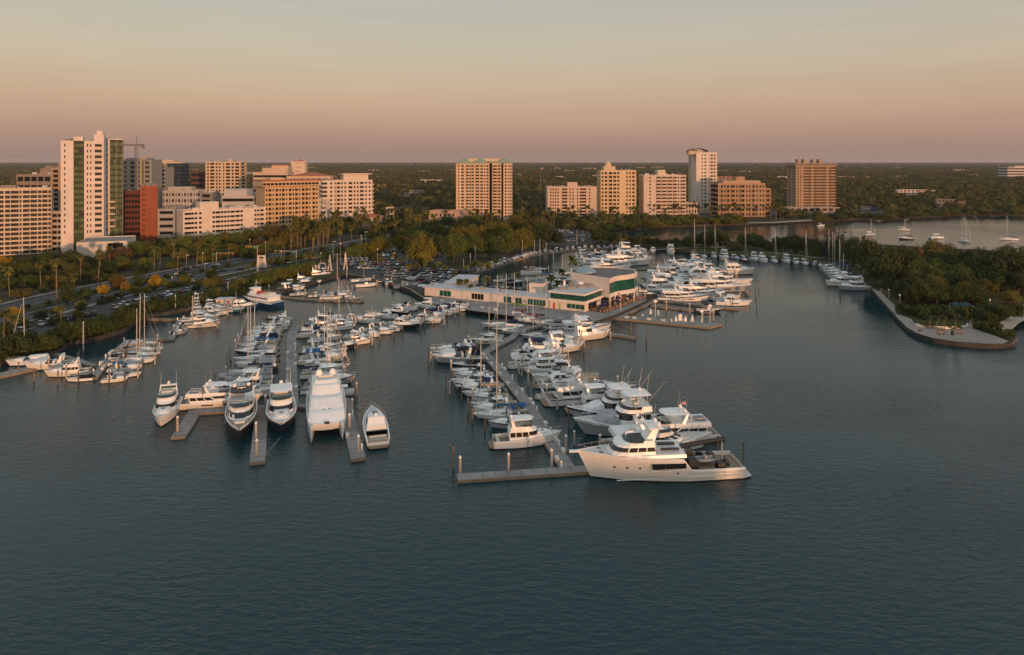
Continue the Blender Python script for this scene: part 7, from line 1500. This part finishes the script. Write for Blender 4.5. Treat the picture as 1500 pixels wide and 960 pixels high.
RC = [((275, 395.5), 12, 'dark car driving on the far carriageway, leftmost', 5), ((287, 392.5), 12, 'dark SUV driving close behind the leftmost far-lane car', 6), ((315, 389), 11, 'white car on the far carriageway before the crossing', 2), ((326, 398), 191, 'black car on the near carriageway left of the crossing', 5), ((351, 396.5), 191, 'black car with red tail lights at the crossing', 6), ((276, 406.5), 191, 'black car turning into the left car park', 5), ((278, 414), 200, 'white saloon alone on the left car park lane', 0), ((424, 386), 190, 'white saloon on the near carriageway beside the signal pole', 0), ((427, 379), 10, 'dark red car waiting under the signals', 9), ((451, 373.5), 10, 'grey car beyond the signals on the far carriageway', 4), ((258, 418), 198, 'silver car by the lone parking tree', 2)]
for p, a, l, ci in RC:
    q = G(*p, LZ); t = car_at(q, R(a), l, LZ + .06, CCOL[ci]); t['label'] = l; t.name = 'car'
# ---------------------------------------------------------------- street furniture
lampw = mat('lamp_white', (.75, .73, .7), .5); sigm = mat('signal_yellow', (.35, .2, .02), .6); green = mat('sign_green', (.03, .25, .09), .6); conp = mat('pole_concrete', (.42, .36, .31), .85)
def signal(px, py, top, armpx, label, sgnx):
    p = G(px, py, LZ); s = (py - HY) / 58.5; h = (py - top) / s; l = armpx / s; t = thing('traffic_signal', label, 'traffic signal', p)
    m = M(); m.tube((0, 0, 0), (0, 0, h), .24, .18, 8); m.obj('pole', conp, t); m = M(); m.tube((0, 0, h - .9), (-l, 0, h - .4), .13, .09, 6); m.obj('arm', conp, t)
    for f in (.55, .75, .96):
        m = M(); m.box(-l * f - .25, -l * f + .25, -.22, .22, h - 1.6, h - .3); m.obj('signal_head', sigm, t)
    m = M(); m.box(-2.6, -.4, -.05, .05, h - 1.9, h - 1.2); m.obj('sign_plate', green, t)
signal(377, 390, 359, 17, 'concrete signal mast with arm and green sign, left of the white tower sign', 1)
signal(434, 388, 366, 32, 'longer signal mast with yellow heads and green sign at the crossing', 1)
signal(317, 385, 369, -25, 'low signal mast with arm reaching right before the side road', 1)
def lamp(px, py, h, label, globe=True):
    p = G(px, py, LZ); s = (py - HY) / 58.5; H_ = h / s; t = thing('street_lamp', label, 'street lamp', p, 0, 'street lamps')
    m = M(); m.tube((0, 0, 0), (0, 0, H_), .12, .08, 6); m.obj('pole', conp, t); m = M()
    if globe: m.lathe([(.12, H_), (.34, H_ + .3), (.2, H_ + .7), (.02, H_ + .75)], n=8)
    else: m.box(-.1, 1.5, -.15, .15, H_ - .1, H_ + .1)
    m.obj('lamp_head', lampw, t)
for i, (x, y, h) in enumerate([(273, 392, 18), (297, 389, 17), (412, 391, 22), (488, 380, 26), (499, 388, 30), (529, 366, 20), (535, 362, 22), (530, 376, 26), (553, 390, 24), (576, 381, 10), (578, 375, 8), (533, 408, 14), (576, 409, 12), (632, 415, 14), (712, 421, 14), (704, 432, 12), (640, 398, 12), (470, 384, 12), (256, 411, 10), (252, 416, 8), (150, 402, 12), (300, 400, 14), (366, 372, 20), (389, 378, 22)]):
    lamp(x, y, h, f'slim street lamp, {nth(i)} of those around the car parks and boulevard', i % 3 != 0)
for i, (x, y, h) in enumerate([(696, 388, 26), (689, 392, 20), (765, 374, 22), (783, 372, 20), (845, 362, 24), (679, 396, 16), (800, 368, 12), (282, 474, 40), (334, 440, 26), (394, 434, 16), (257, 456, 24), (122, 514, 42), (494, 410, 38), (508, 408, 30)]):
    p = G(x, y, 0); s = (y - HY) / 58.5; t = thing('tall_post', f'tall bare post, {nth(i)} of those standing along the seawalls', 'post', p, 0, 'tall posts'); m = M(); m.tube((0, 0, -.5), (0, 0, h / s), .22, .17, 7); m.obj('shaft', conp, t); m = M(); m.lathe([(.2, h / s), (.03, h / s + .4)], n=7); m.obj('cap', capw, t)
for i, (x, y) in enumerate([(24, 514), (33, 512), (48, 508), (1302, 440), (1318, 448), (1450, 455), (1424, 470)]): lamp(x, y, 14, f'white globe lamp, {nth(i)} of the waterside globes from the left')
# white A-frame pylons, arch and tower-shaped sign
pw = wmat('pylon_white', (.72, .62, .55))
for x, y, top, l in ((483, 397, 373, 'white split obelisk pylon, left of the pair by the seawall'), (506, 395, 370, 'white split obelisk pylon, right of the pair by the seawall')):
    p = G(x, y, LZ); s = (y - HY) / 58.5; h = (y - top) / s; t = thing('obelisk_pylon', l, 'pylon', p); t.scale = (.62, .8, .92)
    for sx in (1, -1): m = M(); m.add([(sx * 1.5 - .5, -.5, 0), (sx * 1.5 + .5, -.5, 0), (sx * 1.5 + .5, .5, 0), (sx * 1.5 - .5, .5, 0), (-.02 + sx * .35, -.4, h * .55), (sx * .35 + .55, -.4, h * .55), (sx * .35 + .55, .4, h * .55), (sx * .35 - .02, .4, h * .55)], [(0, 1, 5, 4), (1, 2, 6, 5), (2, 3, 7, 6), (3, 0, 4, 7)]); m.obj('leg', pw, t)
    m = M(); m.box(-.9, .95, -.5, .5, h * .55, h, taper=.55); m.lathe([(.35, h), (.5, h + .4), (.02, h + 1)], n=8); m.obj('spire', pw, t)
p = G(383, 398, LZ); s = (398 - HY) / 58.5; h = 24 / s; t = thing('sign_tower', 'white trapezoid sign tower standing at the crossing', 'sign', p)
m = M(); m.add([(-2.6, -.4, 0), (-1.3, -.4, 0), (-1.3, .4, 0), (-2.6, .4, 0), (-2.0, -.4, h), (-1.2, -.4, h), (-1.2, .4, h), (-2., .4, h)], [(0, 1, 5, 4), (1, 2, 6, 5), (2, 3, 7, 6), (3, 0, 4, 7), (4, 5, 6, 7)]); m.obj('leg', pw, t)
m = M(); m.add([(2.6, -.4, h * .25), (1.3, -.4, h * .25), (1.3, .4, h * .25), (2.6, .4, h * .25), (2.0, -.4, h), (1.2, -.4, h), (1.2, .4, h), (2., .4, h)], [(4, 5, 1, 0), (5, 6, 2, 1), (6, 7, 3, 2), (7, 4, 0, 3), (7, 6, 5, 4)]); m.obj('leg', pw, t)
m = M(); m.box(-1.5, 1.5, -.3, .3, h * .3, h * .8, taper=.9); m.box(-1.3, 1.3, -.35, .35, h * .9, h); m.obj('panel', wmat('sign_panel', (.55, .45, .38)), t)
t = thing('gate_arch', 'low white gateway arch left of the obelisk pylons', 'arch', G(472, 393, LZ)); t.scale = (.62, .62, .62); m = M(); n = 10
rg = [[(3.4 * math.cos(math.pi * i / n) * k, y, 2.2 + 2.6 * math.sin(math.pi * i / n) * k) for k, y in ((1, -.5), (1, .5), (.8, .5), (.8, -.5))] for i in range(n + 1)]
m.loft(rg, bottom=True); m.obj('arch', pw, t)
for sx in (1, -1): m = M(); m.box(sx * 3.1 - .5, sx * 3.1 + .5, -.5, .5, 0, 2.25); m.obj('pillar', pw, t)
for x, l in ((462.5, 'short white gate post, left one by the hedge end'), (467, 'short white gate post, right one by the hedge end')): t = thing('gate_post', l, 'post', G(x, 399, LZ)); m = M(); m.box(-.5, .5, -.5, .5, 0, 3.4, taper=.8); m.obj('shaft', pw, t); m = M(); m.box(-.55, .55, -.55, .55, 3.4, 3.7, taper=.6); m.obj('cap', pw, t)
# flags
def flag(px, Y, ybase, ytop, label, big=1.):
    p = atY(px, Y, LZ); h = ztop(ytop, Y) - LZ; t = thing('flagpole', label, 'flagpole', p); m = M(); m.tube((0, 0, 0), (0, 0, h), .3 * big, .15 * big, 6); m.obj('pole', lampw, t)
    m = M(); nst = 8; w, hh = 9 * big, 6 * big
    f = lambda i, j: (w * i / nst, .5 * big * math.sin(i * 1.1), h - .3 - hh * j / 7 - .25 * i * big)
    for i in range(nst):
        for j in range(7): m.face([f(i, j), f(i + 1, j), f(i + 1, j + 1), f(i, j + 1)], 2 if (i < 3 and j < 4) else j % 2)
    m.obj('flag', [mat('flag_red', (.4, .05, .05), .8), mat('flag_white', (.62, .6, .58), .8), mat('flag_blue', (.03, .04, .16), .8)], t, weld=True)
flag(792, 1150, 300, 245, 'tall flagpole with a striped flag in the woods', .45)
flag(772, 350, 420, 389, 'small flagpole with a striped flag in the small slips', .28)
flag(997, 152, 600, 585, 'stern flagstaff with a small striped flag on the tall yacht', .13)
# island tip: benches, playground canopy, planter wall, people
bn = M(); bn.box(-1., 1., -.25, .25, .4, .48); bn.box(-1., 1., .2, .26, .5, .95); BN = bn.mesh('seat', [dockw]); bl = M(); bl.box(-.06, .06, -.22, .22, 0, .4); BL = bl.mesh('leg', [black])
for x, y, a, l in ((1348, 485, .6, 'dark bench near the curved promenade edge, leftmost'), (1378, 484, .1, 'bench between the promenade palms, upper one'), (1379, 490, .1, 'bench between the promenade palms, lower one'), (1406, 489, -.3, 'bench right of the promenade litter bin')):
    t = thing('park_bench', l, 'bench', G(x, y, LZ + .03), a, 'benches on the promenade'); link('seat', BN, t)
    for sx in (.8, -.8): link('leg', BL, t, (sx, 0, 0))
t = thing('litter_bin', 'black round litter bin on the island plaza', 'litter bin', G(1395, 491, LZ + .03)); m = M(); m.lathe([(.42, 0), (.45, 1.1), (.3, 1.3)], n=10); m.obj('drum', black, t); m = M(); m.lathe([(.48, 1.3), (.3, 1.5)], n=10); m.obj('lid', black, t)
t = thing('planter_wall', 'curved white planter wall on the island plaza', 'planter', G(1378, 477, LZ + .03)); m = M(); rg = []
for i in range(17): a = R(185 + 170 * i / 16); rg.append([(k * math.cos(a) * 9.5, k * math.sin(a) * 5, z) for k, z in ((1, 0), (1, .8), (.93, .8), (.93, 0))])
m.loft(rg, bottom=True); m.obj('wall', gel2, t); m = M(); m.prism([(8.7 * math.cos(R(a)), 4.5 * math.sin(R(a))) for a in range(0, 360, 20)], 0, .5); m.obj('planting_bed', grass, t)
t = thing('playground_canopy', 'teal pitched canopy among the island trees', 'canopy', G(1408, 455, LZ)); t.scale = (.6, .6, .75); m = M()
for x in (-3, 3): m.add([(x - 3, -3, 3), (x + 3, -3, 3), (x + 3, 3, 3), (x - 3, 3, 3), (x, 0, 4.6)], [(0, 1, 4), (1, 2, 4), (2, 3, 4), (3, 0, 4)])
m.obj('roof', mat('canopy_teal', (.015, .06, .075), .8), t, weld=True)
for x, y in ((-5.8, -2.8), (5.8, -2.8), (-5.8, 2.8), (5.8, 2.8), (0, -2.8), (0, 2.8)): m = M(); m.tube((x, y, 0), (x, y, 3.05), .1, n=6); m.obj('post', lampw, t)
def person(p, rz, shirt, label, stride=.18):
    t = thing('person', label, 'person', p, rz, None)
    V = [(0, 0, .95), (0, 0, 1.2), (0, 0, 1.42), (0, .02, 1.52), (0, .03, 1.66), (0, .03, 1.74), (.1, 0, .9), (.11, stride, .48), (.11, stride * .6, .05), (.11, stride * .6 + .18, .03), (-.1, 0, .9), (-.11, -stride * .4, .48), (-.11, -stride * 1.4, .07), (-.11, -stride * 1.4 + .17, .03), (.19, 0, 1.4), (.24, -.06, 1.12), (.23, .05, .88), (-.19, 0, 1.4), (-.24, .04, 1.12), (-.23, .12, .9)]
    E = [(0, 1), (1, 2), (2, 3), (3, 4), (4, 5), (0, 6), (6, 7), (7, 8), (8, 9), (0, 10), (10, 11), (11, 12), (12, 13), (2, 14), (14, 15), (15, 16), (2, 17), (17, 18), (18, 19)]
    rad = [.15, .13, .15, .06, .1, .08, .09, .065, .045, .035, .09, .065, .045, .035, .06, .045, .035, .06, .045, .035]
    me = bpy.data.meshes.new('body'); me.from_pydata(V, E, []); o = link('body', me, t); o.color = (*shirt, 1)
    sk = o.modifiers.new('skin', 'SKIN')
    for i, r_ in enumerate(rad): me.skin_vertices[0].data[i].radius = (r_, r_)
    me.skin_vertices[0].data[0].use_root = True
    o.modifiers.new('sub', 'SUBSURF').levels = 1
    me.materials.append(mat('clothing', (1, 1, 1), .85, .1, use_obj=True)); return t
bpy.context.view_layer.update()
for x, y, a, c, l in ((1414, 478.5, .4, (.03, .03, .035), 'person in dark clothes walking on the island plaza, left of the two'), (1418.5, 478.5, .2, (.05, .035, .03), 'person in dark clothes walking on the island plaza, right of the two'), (1291, 428, 1.2, (.6, .58, .55), 'person in white strolling on the island promenade'), (1487, 427, 0, (.6, .57, .52), 'person in white by the path at the right edge')):
    person(G(x, y, LZ + .04), a, c, l)
# bait hut and rocks
t = thing('bait_hut', 'small white dock hut with red life rings behind the charter row', 'hut', G(331, 447, .6)); m = M(); m.box(-3.4, 3.4, -1.8, 1.8, 0, 2.6); m.obj('wall', gel2, t); m = M(); m.box(-3.7, 3.7, -2.1, 2.1, 2.6, 2.85); m.obj('roof', roofw, t)
for x in (-2, 1.8): m = M(); m.tube((x, -1.86, 1.6), (x, -1.98, 1.6), .45, .45, 10); m.obj('life_ring', mat('ring_red', (.4, .04, .03), .6), t)
rk = M(); rr = random.Random(3)
ico = bmesh.new(); bmesh.ops.create_icosphere(ico, subdivisions=1, radius=1); iv = [v.co.copy() for v in ico.verts]; jf = [tuple(v.index for v in f.verts) for f in ico.faces]; ico.free()
def rock_mesh(s):
    q = random.Random(s); m = M(); m.add([tuple(Vector((c.x * 1.2, c.y, c.z * .7)) * q.uniform(.75, 1.15)) for c in iv], jf); return m.mesh('rock', [mat('rock', (.14, .115, .095), .95, .3, 1.5)])
RK = [rock_mesh(i) for i in range(4)]
for i in range(16):
    x = 1462 + i * 1.6 + rr.uniform(-1, 1); y = 504.5 - abs(i - 5) * .25 + rr.uniform(-.8, .8) - max(0, i - 10) * .6
    p = G(x, y, .3); o = link('boulder', RK[i % 4], None, p); s = rr.uniform(.5, 1.1); o.scale = (s, s, s); setp(o, f'brown boulder, {nth(i)} from the left in the riprap at the island tip', 'boulder', 'riprap boulders')

# ---------------------------------------------------------------- evening haze over the whole place
hz = M(); hz.box(-26600, 26600, -3600, 15600, -2.6, 92); hm = bpy.data.materials.new('haze'); hm.use_nodes = True; N = hm.node_tree.nodes
for n in list(N):
    if n.type != 'OUTPUT_MATERIAL': N.remove(n)
pv = N.new('ShaderNodeVolumePrincipled'); pv.inputs['Color'].default_value = (.86, .80, .80, 1); pv.inputs['Density'].default_value = HAZE; pv.inputs['Anisotropy'].default_value = .1
hm.node_tree.links.new(pv.outputs[0], [n for n in N if n.type == 'OUTPUT_MATERIAL'][0].inputs['Volume'])
hz.obj('haze', hm, kind='stuff')
